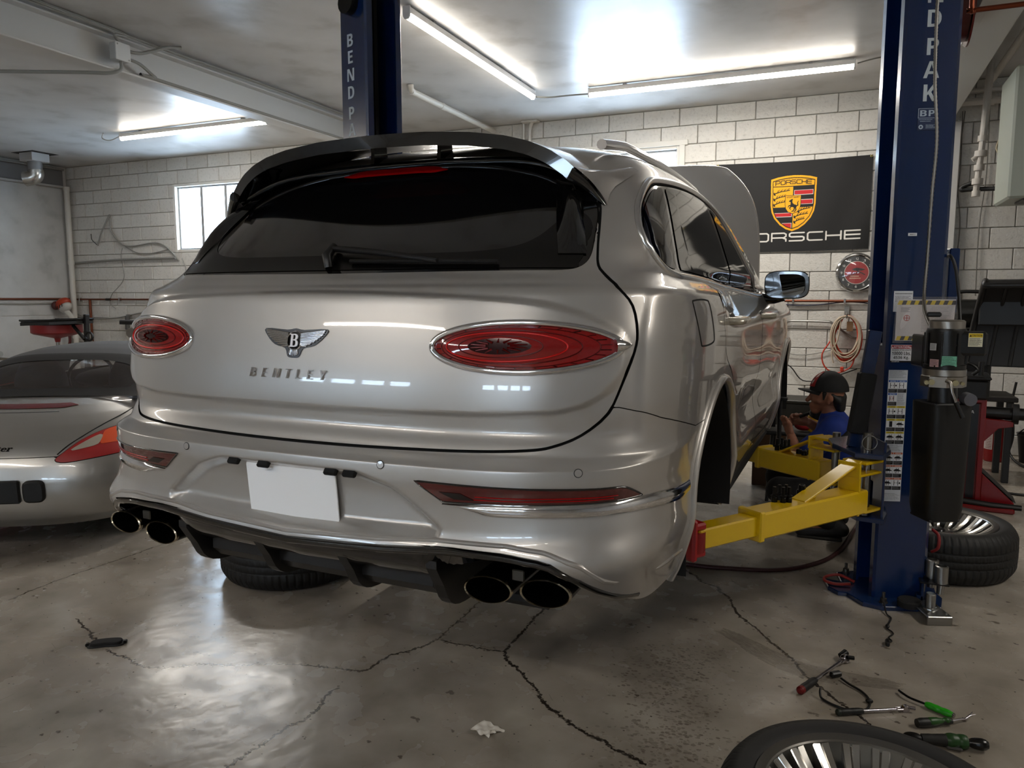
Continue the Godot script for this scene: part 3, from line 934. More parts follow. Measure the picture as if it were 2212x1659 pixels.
func suv_body() -> Body:
	var B := Body.new()
	var ss := []
	for k in 70: ss.append(0.55 * k / 70.0)
	for k in 64: ss.append(0.55 + 0.45 * k / 64.0)
	for k in 84: ss.append(1.0 + k / 84.0)
	for k in 25: ss.append(2.0 + k / 24.0)
	var rows := []
	var n := SUV_ROWS.size()
	for i in n - 1:
		var c: int = [6, 5, 6, 6][i % 4]
		if i in [4, 5, 20, 21, 22]: c = 9
		if i in [12, 13, 14, 15]: c = 12
		for j in c:
			var t := float(j) / c
			var r := []
			for k in 6:
				var p0: float = SUV_ROWS[maxi(0, i - 1)][k]; var p1: float = SUV_ROWS[i][k]; var p2: float = SUV_ROWS[i + 1][k]; var p3: float = SUV_ROWS[mini(n - 1, i + 2)][k]
				# monotone slopes keep the creases where the rows are dense
				var y0: float = SUV_ROWS[maxi(0, i - 1)][0]; var y1: float = SUV_ROWS[i][0]; var y2: float = SUV_ROWS[i + 1][0]; var y3: float = SUV_ROWS[mini(n - 1, i + 2)][0]
				var h := y2 - y1
				var d1 := (p2 - p1) / h
				var d0 := (p1 - p0) / (y1 - y0) if i > 0 else d1
				var d2 := (p3 - p2) / (y3 - y2) if i + 2 < n else d1
				var m1 := 0.0 if d0 * d1 <= 0 else 2.0 * d0 * d1 / (d0 + d1)
				var m2 := 0.0 if d1 * d2 <= 0 else 2.0 * d1 * d2 / (d1 + d2)
				r.append((2 * t * t * t - 3 * t * t + 1) * p1 + (t * t * t - 2 * t * t + t) * h * m1 + (-2 * t * t * t + 3 * t * t) * p2 + (t * t * t - t * t) * h * m2)
			rows.append(r)
	rows.append(SUV_ROWS[n - 1])
	B.nr = rows.size(); B.nc = ss.size()
	for r in rows:
		for s in ss: B.P.append(suv_point(r, s))
	B.finish()
	return B

func suv() -> void:
	var car := thing("sport_utility_vehicle", "silver sport utility vehicle raised on the blue lift, wheels off and bonnet open", "car", Vector3(-1.388, 0, -1.612), deg_to_rad(-0.88))
	var B := suv_body()
	var paint := mat(Color(0.72, 0.705, 0.685), 0.36, 0.62, {"clearcoat_enabled": true, "clearcoat": 1.0, "clearcoat_roughness": 0.03})
	var black := mat(Color(0.035, 0.035, 0.04), 0.08, 0.0, {"clearcoat_enabled": true, "clearcoat": 1.0, "clearcoat_roughness": 0.02})
	var plastic := mat(Color(0.075, 0.075, 0.078), 0.38)
	var chrome := mat(Color(0.88, 0.88, 0.89), 0.07, 1.0)
	var dark := mat(Color(0.012, 0.012, 0.013), 0.9)
	var tint := mat(Color(0.02, 0.021, 0.024), 0.04)
	var gate := smooth_poly([Vector2(-0.9, 1.142), Vector2(-0.6, 1.142), Vector2(-0.2, 1.142), Vector2(0.15, 1.143), Vector2(0.38, 1.147), Vector2(0.55, 1.151), Vector2(0.68, 1.157), Vector2(0.735, 1.166), Vector2(0.793, 1.191), Vector2(0.852, 1.246), Vector2(0.880, 1.32), Vector2(0.900, 1.40), Vector2(0.902, 1.45), Vector2(0.884, 1.52), Vector2(0.851, 1.563), Vector2(0.80, 1.60), Vector2(0.77, 1.63), Vector2(0.755, 1.68), Vector2(0.735, 1.76), Vector2(0.715, 1.82), Vector2(0.67, 1.89), Vector2(0.6, 1.945), Vector2(0.45, 1.972), Vector2(0.2, 1.982), Vector2(-0.2, 1.985), Vector2(-0.6, 1.985), Vector2(-0.9, 1.985)], 3)
	var pane := smooth_poly([Vector2(-0.9, 1.612), Vector2(-0.6, 1.612), Vector2(-0.2, 1.612), Vector2(0.3, 1.615), Vector2(0.6, 1.617), Vector2(0.69, 1.618), Vector2(0.73, 1.628), Vector2(0.743, 1.66), Vector2(0.735, 1.72), Vector2(0.715, 1.80), Vector2(0.665, 1.88), Vector2(0.58, 1.935), Vector2(0.4, 1.963), Vector2(0.2, 1.974), Vector2(-0.2, 1.978), Vector2(-0.6, 1.978), Vector2(-0.9, 1.978)], 3)
	var big := 9.0
	var Fgate := B.field(func(l, y, t, i, j): return sdpoly(Vector2(l, y), gate) if t < 1.0 and y > 1.1 and y < 2.03 else big)
	var Fpane := B.field(func(l, y, t, i, j): return sdpoly(Vector2(l, y), pane) if t < 1.0 and y > 1.55 and y < 2.03 else big)
	var lowt := [[0.0, 0.878], [0.3, 0.892], [0.5, 0.908], [0.65, 0.905], [0.751, 0.890], [0.818, 0.842], [0.887, 0.762], [0.925, 0.69]]
	var archf := func(y: float, t: float) -> float: return minf(Vector2(t - 1.19, y - 0.76).length() - 0.48, Vector2(t - 4.185, y - 0.76).length() - 0.47)
	# lower edge of the painted body
	var Flow := B.field(func(l, y, t, i, j):
		var yl := table(l, lowt)
		if t > 0.28: yl = lerpf(yl, 0.695, sm(0.26, 0.60, t))
		if t > 1.5: yl = lerpf(0.695, 0.64, sm(1.5, 1.8, t))
		return yl - y)
	var Farch := B.field(func(l, y, t, i, j): return -archf.call(y, t) if l > 0.7 and y < 1.5 else -big)
	var seam := [[0.0, 1.262], [0.28, 1.262], [0.414, 1.221], [0.72, 1.154], [0.9, 1.15]]
	var Fseam := B.field(func(l, y, t, i, j): return y - table(t, seam) if t < 0.95 else big)
	# doors in side view (t, y)
	var rdoor := smooth_poly([Vector2(1.17, 1.57), Vector2(1.175, 1.50), Vector2(1.185, 1.43), Vector2(1.27, 1.32), Vector2(1.46, 1.235), Vector2(1.62, 1.08), Vector2(1.70, 0.92), Vector2(1.73, 0.80), Vector2(1.78, 0.755), Vector2(2.0, 0.75), Vector2(2.4, 0.75), Vector2(2.54, 0.755), Vector2(2.575, 0.80), Vector2(2.58, 1.1), Vector2(2.60, 1.4), Vector2(2.61, 1.56), Vector2(2.5, 1.62), Vector2(1.9, 1.70), Vector2(1.4, 1.65)], 3)
	var fdoor := smooth_poly([Vector2(2.62, 1.56), Vector2(2.61, 1.4), Vector2(2.59, 1.1), Vector2(2.585, 0.80), Vector2(2.62, 0.755), Vector2(3.0, 0.75), Vector2(3.4, 0.75), Vector2(3.5, 0.77), Vector2(3.53, 0.85), Vector2(3.50, 1.1), Vector2(3.50, 1.4), Vector2(3.46, 1.6), Vector2(3.0, 1.75)], 3)
	var dlo := smooth_poly([Vector2(0.655, 1.70), Vector2(0.665, 1.75), Vector2(0.72, 1.81), Vector2(0.82, 1.87), Vector2(0.95, 1.922), Vector2(1.10, 1.948), Vector2(1.5, 1.985), Vector2(1.94, 2.0), Vector2(2.30, 1.965), Vector2(2.55, 1.88), Vector2(2.80, 1.75), Vector2(3.05, 1.62), Vector2(3.10, 1.56), Vector2(2.94, 1.548), Vector2(2.4, 1.565), Vector2(1.6, 1.59), Vector2(0.95, 1.605), Vector2(0.80, 1.608), Vector2(0.715, 1.628), Vector2(0.675, 1.66)], 3)
	var Fdlo := B.field(func(l, y, t, i, j): return sdpoly(Vector2(t, y), dlo) if l > 0.6 and y > 1.5 and t > 0.6 and t < 3.2 else big)
	var Frd := B.field(func(l, y, t, i, j): return sdpoly(Vector2(t, y), rdoor) if l > 0.6 and t > 1.0 and t < 2.8 and y < 1.75 else big)
	var Ffd := B.field(func(l, y, t, i, j): return sdpoly(Vector2(t, y), fdoor) if l > 0.6 and t > 2.4 and t < 3.7 and y < 1.8 else big)
	var Fhood := B.field(func(l, y, t, i, j): return maxf(4.12 - t, l - 0.74) if y > 1.44 and t > 3.9 else big)
	var Fwind := B.field(func(l, y, t, i, j): return maxf(maxf(l - 0.70 + (y - 1.65) * 0.35, 1.66 - y), y - 2.03) if t > 2.85 and y > 1.6 else big)
	var gap := 0.0028
	var n := B.P.size()
	var comb := func(f: Callable) -> PackedFloat32Array:
		var o := PackedFloat32Array(); o.resize(n)
		for k in n: o[k] = f.call(k)
		return o
	# inner shell, dark, shows in the gaps and the wheel openings
	put(car, "inner_shell", B.panel(comb.call(func(k): return maxf(maxf(Farch[k], Flow[k] - 0.01), -Fhood[k])), -0.012), dark)
	put(car, "tailgate", B.panel(comb.call(func(k): return maxf(Fgate[k] + gap, gap - Fpane[k])), 0.0), paint)
	put(car, "rear_bumper", B.panel(comb.call(func(k): return maxf(maxf(gap * 1.6 - Fgate[k], Fseam[k] + gap), maxf(Flow[k], Farch[k]))), 0.0), paint)
	put(car, "body_shell", B.panel(comb.call(func(k): return maxf(maxf(maxf(gap - Fgate[k], -Fseam[k] + (-gap * 0.0)), maxf(Flow[k], Farch[k])), maxf(maxf(-Fdlo[k], gap - Frd[k]), maxf(maxf(gap - Ffd[k], -Fhood[k]), -Fwind[k])))), 0.0), paint)
	var rdF: PackedFloat32Array = comb.call(func(k): return maxf(maxf(Frd[k] + gap, Farch[k] + 0.012), -Fdlo[k]))
	var fdF: PackedFloat32Array = comb.call(func(k): return maxf(Ffd[k] + gap, -Fdlo[k]))
	var frF: PackedFloat32Array = comb.call(func(k): return maxf(Fdlo[k] - 0.004, -Fdlo[k] - 0.024))
	var plF: PackedFloat32Array = comb.call(func(k): return Fdlo[k] + 0.018)
	var bulg: PackedFloat32Array = comb.call(func(k): return 0.001 + 0.008 * sm(0.014, 0.0, absf(Fdlo[k] + 0.010)))
	var div := func(t: float, y: float, a: float, b: float) -> float: return t - lerpf(a, b, (y - 1.6) / 0.36)
	var names := ["quarter_window", "rear_door_window", "front_door_window"]
	var panes := []
	for w in 3:
		panes.append(comb.call(func(k):
			var y := B.P[k].y; var t := -B.P[k].z
			var a: float = div.call(t, y, 0.86, 1.13); var b: float = div.call(t, y, 2.04, 2.02)
			if w == 0: return maxf(Fdlo[k] + 0.026, a)
			if w == 1: return maxf(Fdlo[k] + 0.026, maxf(0.055 - a, b))
			return maxf(Fdlo[k] + 0.026, 0.11 - b)))
	put(car, "rear_window", B.panel(comb.call(func(k): return Fpane[k] - 0.001), -0.002), black, "black tinted rear window")
	put(car, "windscreen", B.panel(Fwind, -0.003), tint)
	for side in [false, true]:
		var rd := put(car, "rear_door", B.panel(rdF, 0.0, false, side), paint)
		var fd := put(car, "front_door", B.panel(fdF, 0.0, false, side), paint)
		var fpts := []
		for q in dlo:
			var v := B.at_ty(q.x, q.y)
			fpts.append(Vector3((v.x - 0.002) * (-1.0 if side else 1.0), v.y, v.z))
		put(car, "window_frame", M.new().tube(fpts, 0.0135, 10, true), mat(Color(0.86, 0.86, 0.86), 0.22, 0.95), "bright window surround")
		put(car, "window_pillar", B.panel(plF, -0.003, false, side), black)
		for w in 3: put(car if w == 0 else (rd if w == 1 else fd), names[w], B.panel(panes[w], 0.0, false, side), tint)
	# arch lips
	for c in [[1.19, 0.48], [4.185, 0.47]]:
		var lipp := []
		for k in 41:
			var a := -0.20 + (PI + 0.40) * k / 40.0
			var q := B.at_ty(c[0] + cos(a) * (c[1] + 0.010), 0.76 + sin(a) * (c[1] + 0.010))
			lipp.append(q + Vector3(-0.002, 0, 0))
		for s in [-1.0, 1.0]:
			var pp := []
			for q in lipp: pp.append(q * Vector3(s, 1, 1))
			put(car, "wheel_arch_trim", M.new().tube(pp, 0.017, 10), paint)
			var liner := M.new()
			liner.grid(28, 4, func(u, w): return Vector3(s * (0.972 - 0.34 * w), 0.76 + sin(-0.2 + (PI + 0.4) * u) * (c[1] - 0.012), -c[0] - cos(-0.2 + (PI + 0.4) * u) * (c[1] - 0.012)))
			liner.grid(24, 1, func(u, w): return Vector3(s * 0.64, 0.76 + sin(-0.2 + (PI + 0.4) * u) * (c[1] - 0.012) * w, -c[0] - cos(-0.2 + (PI + 0.4) * u) * (c[1] - 0.012) * w))
			put(car, "wheel_well", liner, mat(Color(0.03, 0.03, 0.032), 0.85))
	for s in [-1.0, 1.0]:
		for c in [1.19, 4.185]:
			var h := M.new()
			h.lathe([[0.0, 0.10], [0.035, 0.10], [0.038, 0.06], [0.08, 0.05], [0.085, 0.03], [0.19, 0.028], [0.19, 0.0], [0.0, 0.0]], 28, Transform3D(Basis(Vector3.FORWARD, s * PI / 2), Vector3(s * 0.72, 0.70, -c)))
			put(car, "brake_disc", h, mat(Color(0.33, 0.32, 0.31), 0.4, 0.9))
	# underside
	var ub := M.new()
	ub.box(Vector3(0, 0.65, -2.7), Vector3(1.3, 0.06, 4.6), 0.02)
	ub.box(Vector3(0, 0.655, -2.69), Vector3(1.86, 0.05, 1.9), 0.02)
	ub.box(Vector3(0, 0.70, -0.85), Vector3(0.9, 0.14, 0.9), 0.04)
	put(car, "underbody", ub, mat(Color(0.04, 0.04, 0.042), 0.7))
	# lamps
	var Fe := B.field(func(l, y, t, i, j): return (Vector2((l - 0.645) / 0.219, (y - 1.4155) / 0.0565).length() - 1.0) * 0.0565 if t < 0.8 and y > 1.3 and y < 1.52 and l > 0.35 else big)
	for side in [false, true]:
		var S := Vector3(-1.0 if side else 1.0, 1, 1)
		var red := mat(Color(0.52, 0.010, 0.016), 0.08, 0.0, {"clearcoat_enabled": true, "clearcoat": 1.0, "clearcoat_roughness": 0.01})
		var bright := mat(Color(0.80, 0.07, 0.06), 0.2, 0.2)
		var deep := mat(Color(0.17, 0.004, 0.008), 0.12, 0.3)
		var mid := mat(Color(0.36, 0.008, 0.012), 0.10, 0.2)
		var bulge: PackedFloat32Array = comb.call(func(k): return 0.001 + 0.024 * sm(0.0, -0.055, Fe[k]))
		var tl := put(car, "tail_lamp", B.panel(comb.call(func(k): return Fe[k] - 0.002), bulge, false, side, true), red, "oval red tail lamp")
		var lens := func(l: float, y: float, o: float) -> Vector3:
			var e := (Vector2((l - 0.645) / 0.219, (y - 1.4155) / 0.0565).length() - 1.0) * 0.0565
			return B.on_rear(0, l, y, 0.001 + 0.024 * sm(0.0, -0.055, e) + o) * S
		var rp := []; var rr := []
		for q in 96:
			var a := TAU * q / 96.0
			rp.append(lens.call(0.646 + cos(a) * (0.226 + 0.006 * maxf(0.0, cos(a))), 1.4155 + sin(a) * 0.0615, 0.002)); rr.append(0.0085)
		var sur := put(tl, "lamp_surround", M.new().tube(rp, rr, 10, true), chrome, "bright oval lamp surround")
		put(sur, "surround_tip", M.new().tube([lens.call(0.862, 1.4175, 0.003), lens.call(0.874, 1.418, 0.004), lens.call(0.886, 1.419, 0.003), lens.call(0.894, 1.4195, 0.0)], [0.020, 0.016, 0.009, 0.002], 12), chrome)
		var cF: PackedFloat32Array = comb.call(func(k): return (Vector2((B.P[k].x - 0.60) / 0.080, (B.P[k].y - 1.4155) / 0.020).length() - 1.0) * 0.02 if Fe[k] < 0.5 else big)
		put(tl, "lamp_core", B.panel(cF, comb.call(func(k): return bulge[k] + 0.0012), false, side), deep)
		for e in [[0.61, 0.150, 0.036, 0.0024], [0.625, 0.168, 0.042, 0.0016], [0.64, 0.194, 0.050, 0.0013], [0.60, 0.105, 0.027, 0.0015]]:
			var pts := []
			for q in 64: pts.append(lens.call(e[0] + cos(TAU * q / 64) * e[1], 1.4155 + sin(TAU * q / 64) * e[2], 0.0005))
			put(tl, "light_guide", M.new().tube(pts, e[3], 6, true), bright if e[3] > 0.002 else mid)
		for q in 26:
			var a := TAU * (q + 0.5) / 26.0
			var p0 := Vector2(0.64 + cos(a) * 0.194, 1.4155 + sin(a) * 0.050); var p1 := Vector2(0.645 + cos(a) * 0.214, 1.4155 + sin(a) * 0.055)
			put(tl, "lamp_facet", M.new().tube([lens.call(p0.x, p0.y, 0.0003), lens.call(p1.x, p1.y, 0.0003)], 0.0012, 5), deep if q % 2 else mid)
		for q in 14:
			var a := TAU * (q + 0.5) / 14.0
			var p0 := Vector2(0.60 + cos(a) * 0.03, 1.4155 + sin(a) * 0.008); var p1 := Vector2(0.60 + cos(a) * 0.072, 1.4155 + sin(a) * 0.018)
			put(tl, "lamp_facet", M.new().tube([lens.call(p0.x, p0.y, 0.001), lens.call(p1.x, p1.y, 0.001)], [0.004, 0.0015], 5), mid)
		# bumper reflector and the bright strip under it, laid on the bumper
		var refl := func(u: float, v: float, o: float) -> Vector3:
			var l := lerpf(lerpf(0.412, 0.482, v), lerpf(0.898, 0.932, pow(v, 0.6)), u)
			return B.on_rear(0, l, lerpf(lerpf(1.077, 1.066, u), lerpf(1.027, 1.031, u), v), o) * S
		var rm := M.new(); rm.grid(40, 8, func(u, v): return refl.call(u, v, 0.003), Vector3(0, 1.05, -2.0))
		var rf := put(car, "bumper_reflector", rm, mat(Color(0.30, 0.010, 0.016), 0.07, 0.0, {"clearcoat_enabled": true, "clearcoat": 1.0, "clearcoat_roughness": 0.01}), "dark red bumper reflector")
		var ep := []
		for q in 40: ep.append(refl.call(q / 40.0, 0.0, 0.001))
		for q in 8: ep.append(refl.call(1.0, q / 8.0, 0.001))
		for q in 40: ep.append(refl.call(1.0 - q / 40.0, 1.0, 0.001))
		for q in 8: ep.append(refl.call(0.0, 1.0 - q / 8.0, 0.001))
		put(rf, "reflector_edge", M.new().tube(ep, 0.0032, 6, true), black)
		for e in [[0.60, 0.25, 0.93], [0.78, 0.22, 0.90]]:
			var bp := []
			for q in 25: bp.append(refl.call(lerpf(e[1], e[2], q / 24.0), e[0], 0.0035))
			put(rf, "reflector_line", M.new().tube(bp, 0.0016, 6), mat(Color(0.62, 0.03, 0.04), 0.2, 0.2))
		var sk := M.new(); sk.grid(8, 4, func(u, v): return refl.call(lerpf(0.07, 0.19, u) + 0.03 * v, lerpf(0.45, 0.82, v), 0.0042), Vector3(0, 1.05, -2.0))
		put(rf, "side_marker", sk, mat(Color(0.07, 0.05, 0.05), 0.2))
		var j0 := 0; var j1 := 0
		var irow := 0
		while B.P[(irow + 1) * B.nc].y < 1.0: irow += 1
		while B.P[irow * B.nc + j0 + 1].x < 0.485: j0 += 1
		while -B.P[irow * B.nc + j1].z < 0.66: j1 += 1
		var strip := M.new()
		strip.grid(j1 - j0, 8, func(u, v):
			var j: int = j0 + roundi(u * (j1 - j0))
			var x: float = B.P[irow * B.nc + j].x; var t: float = -B.P[irow * B.nc + j].z
			var yt: float = lerpf(1.0225, 1.026, sm(0.0, 0.2, u)) - 0.030 * sm(0.28, 0.66, t)
			var yb: float = lerpf(1.020, 0.995, sm(0.0, 0.16, u)) - 0.008 * sm(0.2, 0.66, t) - 0.026 * sm(0.25, 0.66, t)
			var y: float = lerpf(yt, yb, v)
			var i := irow
			while B.P[(i + 1) * B.nc + j].y < y: i += 1
			while B.P[i * B.nc + j].y > y: i -= 1
			var q0: int = i * B.nc + j
			var f: float = (y - B.P[q0].y) / (B.P[q0 + B.nc].y - B.P[q0].y)
			return (B.P[q0].lerp(B.P[q0 + B.nc], f) + B.N[q0] * (0.001 + 0.0085 * pow(sin(PI * clampf(v * 0.85 + 0.02, 0, 1)), 0.6))) * S, Vector3(0, 1.0, -2.0))
		put(car, "bumper_strip", strip, chrome, "bright bumper strip")
	suv_details(car, B, paint, black, plastic, chrome, dark, tint)

func frame_at(B: Body, l: float, y: float) -> Transform3D:
	# x to the right along the surface, y up, z outward
	var q := B.at_ly(l, y)
	var z: Vector3 = q[1]
	var x := Vector3.UP.cross(z).normalized()
	return Transform3D(Basis(x, z.cross(x), z), q[0])
func ring(r0: float, r1: float, h: float, seg := 28) -> M:
	# flat ring facing +z
	return M.new().lathe([[r0, 0.0], [r1, 0.0], [r1, h * 0.6], [(r0 + r1) / 2, h], [r0, h * 0.6], [r0, 0.0]], seg, Transform3D(Basis(Vector3.RIGHT, PI / 2), Vector3.ZERO))

func suv_details(car: Node3D, B: Body, paint: Material, black: Material, plastic: Material, chrome: Material, dark: Material, tint: Material) -> void:
	# spoiler: a blade over the rear window, joined to the pillars at its ends
	var wy := [[0.0, 2.043], [0.2, 2.040], [0.35, 2.030], [0.45, 2.016], [0.52, 1.998], [0.58, 1.972], [0.63, 1.938], [0.68, 1.890], [0.715, 1.845], [0.735, 1.80]]
	var blade := func(u: float, w: float, top: bool) -> Vector3:
		var l := (u - 0.5) * 1.30
		var a := absf(l)
		var y := table(a, wy)
		var t0 := 0.45 + 0.10 * pow(a / 0.65, 2)
		var ch := 0.30 - 0.02 * sm(0.5, 0.75, a)
		var out := sm(0.45, 0.72, a)
		# the section: rear face low, crown toward the front
		var yy := y + 0.022 * w * (1.0 - out * 0.6) + 0.02 * out * w
		if not top: yy = y - 0.040 + 0.046 * pow(w, 0.8)
		var ll := l - signf(l) * (0.0 if top else 0.016 * out)
		return Vector3(ll, yy, -(t0 + ch * w))
	var m := M.new()
	var ref := Vector3(0, 1.9, -0.6)
	m.grid(64, 8, func(u, w): return blade.call(u, w, false), Vector3(0, 2.4, -0.6))
	m.grid(64, 2, func(u, w): return (blade.call(u, 0.0, false) as Vector3).lerp(blade.call(u, 0.0, true), w), Vector3(0, 1.9, -1.6))
	m.grid(64, 2, func(u, w): return (blade.call(u, 1.0, false) as Vector3).lerp(blade.call(u, 1.0, true), w), Vector3(0, 1.9, 0.4))
	var spo := put(car, "rear_spoiler", m, black, "gloss black roof spoiler")
	var tm := M.new()
	tm.grid(54, 8, func(u, w): return blade.call(u, w, true), ref)
	put(spo, "spoiler_skin", tm, paint)
	# lower lip of the slot and the end cheeks
	var lip := M.new()
	lip.tube(spline([Vector3(-0.66, 1.885, -0.60), Vector3(-0.5, 1.955, -0.625), Vector3(-0.25, 1.979, -0.64), Vector3(0, 1.984, -0.645), Vector3(0.25, 1.979, -0.64), Vector3(0.5, 1.955, -0.625), Vector3(0.66, 1.885, -0.60)], 6), 0.011, 8)
	put(spo, "slot_lip", lip, black)
	for x in [-0.12, 0.14]:
		put(spo, "strut", M.new().prism(PackedVector2Array([Vector2(-0.06, -0.02), Vector2(0.05, -0.02), Vector2(0.02, 0.065), Vector2(-0.05, 0.065)]), 0.014, Transform3D(Basis(Vector3(0, 0, -1), Vector3.UP, Vector3.RIGHT), Vector3(x, 1.99, -0.70))), black)
	for s in [-1.0, 1.0]:
		var u0 := 1.0 if s > 0 else 0.0
		var lowB: Array = B.at_ly(s * 0.735, 1.812)
		var cap := M.new()
		cap.grid(12, 12, func(w, v):
			var A: Vector3 = blade.call(u0, w, true)
			var side: Vector3 = B.at_ty(lerpf(0.62, 0.92, w), lerpf(1.83, 1.955, pow(w, 0.7)))
			var E: Vector3 = (lowB[0] as Vector3).lerp(Vector3(side.x * s, side.y, side.z), sm(0.0, 0.25, w))
			var p := A.lerp(E, v)
			return p + Vector3(s * 0.018, 0.012, 0.0) * sin(PI * v) * (0.4 + 0.6 * w) + Vector3(s * 0.004, 0, 0.004), Vector3(0, 1.7, -1.2))
		put(spo, "spoiler_cap", cap, paint, "silver end of the spoiler")
		var ek := []; var er := []
		for k in 10:
			var f := k / 9.0
			var A: Vector3 = (blade.call(u0, 0.0, true) as Vector3).lerp(blade.call(u0, 0.0, false), 0.5)
			ek.append(A.lerp(lowB[0], f) + Vector3(-s * 0.006, 0.010 * sin(PI * f), 0.004)); er.append(lerpf(0.021, 0.006, f))
		put(spo, "spoiler_edge", M.new().tube(ek, er, 10), black)
		var ck := M.new()
		ck.grid(10, 16, func(u, w):
			var p: Vector2 = Vector2(0.735, 1.66).lerp(Vector2(0.63, 1.93), w)
			var q := B.at_ly(s * (p.x - 0.07 * u), p.y)
			return (q[0] as Vector3) + (q[1] as Vector3) * (0.003 + 0.030 * sin(PI * u) * sin(PI * clampf(w * 1.1, 0, 1))), Vector3(0, 1.7, -1.4))
		put(spo, "spoiler_cheek", ck, black)
	# third brake lamp under the blade
	var F := B.field(func(l, y, t, i, j): return maxf(absf(y - 1.952 + 0.006 * sm(0.1, 0.2, l)) - 0.0125 + 0.010 * sm(0.14, 0.21, l), l - 0.205) if t < 0.9 and y > 1.9 and y < 2.0 else 9.0)
	put(car, "brake_lamp", B.panel(F, 0.006), mat(Color(0.62, 0.02, 0.03), 0.25, 0.1), "thin red brake lamp under the spoiler")
	# print border on the glass: a lighter satin band along the foot of the window
	var band := smooth_poly([Vector2(-0.9, 1.668), Vector2(-0.5, 1.668), Vector2(-0.2, 1.668), Vector2(0.30, 1.668), Vector2(0.46, 1.672), Vector2(0.55, 1.686), Vector2(0.60, 1.715), Vector2(0.635, 1.765), Vector2(0.67, 1.79), Vector2(0.715, 1.76), Vector2(0.74, 1.68), Vector2(0.73, 1.60), Vector2(0.4, 1.60), Vector2(-0.2, 1.60), Vector2(-0.5, 1.60), Vector2(-0.9, 1.60)], 3)
	var Fb := B.field(func(l, y, t, i, j): return maxf(sdpoly(Vector2(l, y), band), 1.622 - y) if t < 1.0 and y > 1.55 and y < 1.9 and l < 0.728 else 9.0)
	put(car, "glass_border", B.panel(Fb, 0.0), mat(Color(0.024, 0.024, 0.026), 0.25), "satin border along the foot of the rear window")
	# wiper
	var q0: Vector3 = B.at_ly(-0.02, 1.66)[0]
	var wp := M.new()
	var pts := []
	for k in 9:
		var f := k / 8.0
		var q := B.at_ly(-0.03 + 0.38 * f, 1.672 - 0.045 * f + 0.004 * sin(PI * f))
		pts.append(q[0] + q[1] * 0.022)
	wp.tube(pts, [0.009, 0.010, 0.010, 0.009, 0.009, 0.008, 0.007, 0.007, 0.006], 8)
	var wip := put(car, "rear_wiper", wp, plastic)
	var hub := M.new()
	hub.tube([q0 + Vector3(-0.015, 0.035, -0.01), q0 + Vector3(-0.012, 0.005, 0.03), q0 + Vector3(-0.005, -0.03, 0.03)], [0.012, 0.016, 0.013], 12)
	put(wip, "wiper_hub", hub, plastic)
	pts = []
	for k in 9:
		var f := k / 8.0
		var q := B.at_ly(0.05 + 0.47 * f, 1.640 - 0.008 * f)
		pts.append(q[0] + q[1] * 0.010)
	put(wip, "wiper_blade", M.new().tube(pts, 0.007, 6), mat(Color(0.02, 0.02, 0.02), 0.6))
	# winged emblem
	var fe := frame_at(B, -0.018, 1.42)
	var em := M.new()
	var outline := []
	for s in [-1.0, 1.0]:
		for k in 9:
			var f := k / 8.0
			# feathers fan out under the leading edge
			var a0 := Vector2(s * 0.022, 0.020 - 0.034 * f)
			var a1 := Vector2(s * (0.104 - 0.060 * f * f), 0.030 - 0.046 * pow(f, 1.15))
			var d := (a1 - a0).normalized(); var nn := Vector2(-d.y, d.x)
			var w := 0.0034
			em.grid(3, 2, func(u, v):
				var p: Vector2 = a0.lerp(a1, v) + nn * (u - 0.5) * 2.0 * w * (1.0 if v < 0.9 else 0.7)
				return fe * Vector3(p.x, p.y, 0.002 + 0.0045 * sin(PI * u) + 0.001 * (1.0 - v)), fe * Vector3(0, 0, -0.3))
	for k in 7:
		var f := (k - 3) / 3.0
		em.tube([fe * Vector3(f * 0.012, -0.024, 0.003), fe * Vector3(f * 0.017, -0.044 + 0.005 * absf(f), 0.003)], 0.0022, 6)
	var emb := put(car, "winged_emblem", em, chrome, "bright winged emblem")
	var bp := M.new()
	bp.prism(smooth_poly([Vector2(-0.108, 0.034), Vector2(-0.03, 0.031), Vector2(0.0, 0.035), Vector2(0.03, 0.031), Vector2(0.108, 0.034), Vector2(0.10, 0.012), Vector2(0.07, -0.012), Vector2(0.032, -0.022), Vector2(0.02, -0.045), Vector2(0, -0.049), Vector2(-0.02, -0.045), Vector2(-0.032, -0.022), Vector2(-0.07, -0.012), Vector2(-0.10, 0.012)], 3), 0.0025, fe)
	put(emb, "emblem_base", bp, mat(Color(0.35, 0.36, 0.38), 0.25, 1.0))
	var rm := ring(0.0245, 0.029, 0.006)
	var ro := put(emb, "emblem_ring", rm, chrome); ro.transform = fe
	put(emb, "emblem_disc", M.new().lathe([[0.0, 0.0], [0.025, 0.0], [0.025, 0.004], [0.0, 0.005]], 28, fe * Transform3D(Basis(Vector3.RIGHT, PI / 2), Vector3.ZERO)), mat(Color(0.01, 0.01, 0.03), 0.1))
	var bo := put(emb, "emblem_letter", text_solid("B", 0.037, 0.003, "Droid Serif", true, 0.0, 0.95), mat(Color(0.93, 0.93, 0.95), 0.25, 0.3)); bo.transform = fe * Transform3D(Basis.IDENTITY, Vector3(0, 0, 0.0045))
	# name in single raised letters
	var word := "BENTLEY"
	var lx := [-0.156, -0.114, -0.071, -0.030, 0.008, 0.047, 0.090]
	for k in 7:
		var lt := put(car, "letter", text_solid(word[k], 0.026, 0.005, "Droid Sans", false, 0.22, 1.12), chrome)
		var f2 := frame_at(B, lx[k], 1.328)
		lt.transform = f2 * Transform3D(Basis.IDENTITY, Vector3(0, 0, 0.0005))
	# blank number plate, its lamps, parking sensors, towing covers
	var pf := frame_at(B, -0.004, 0.995)
	var pl := PackedVector2Array()
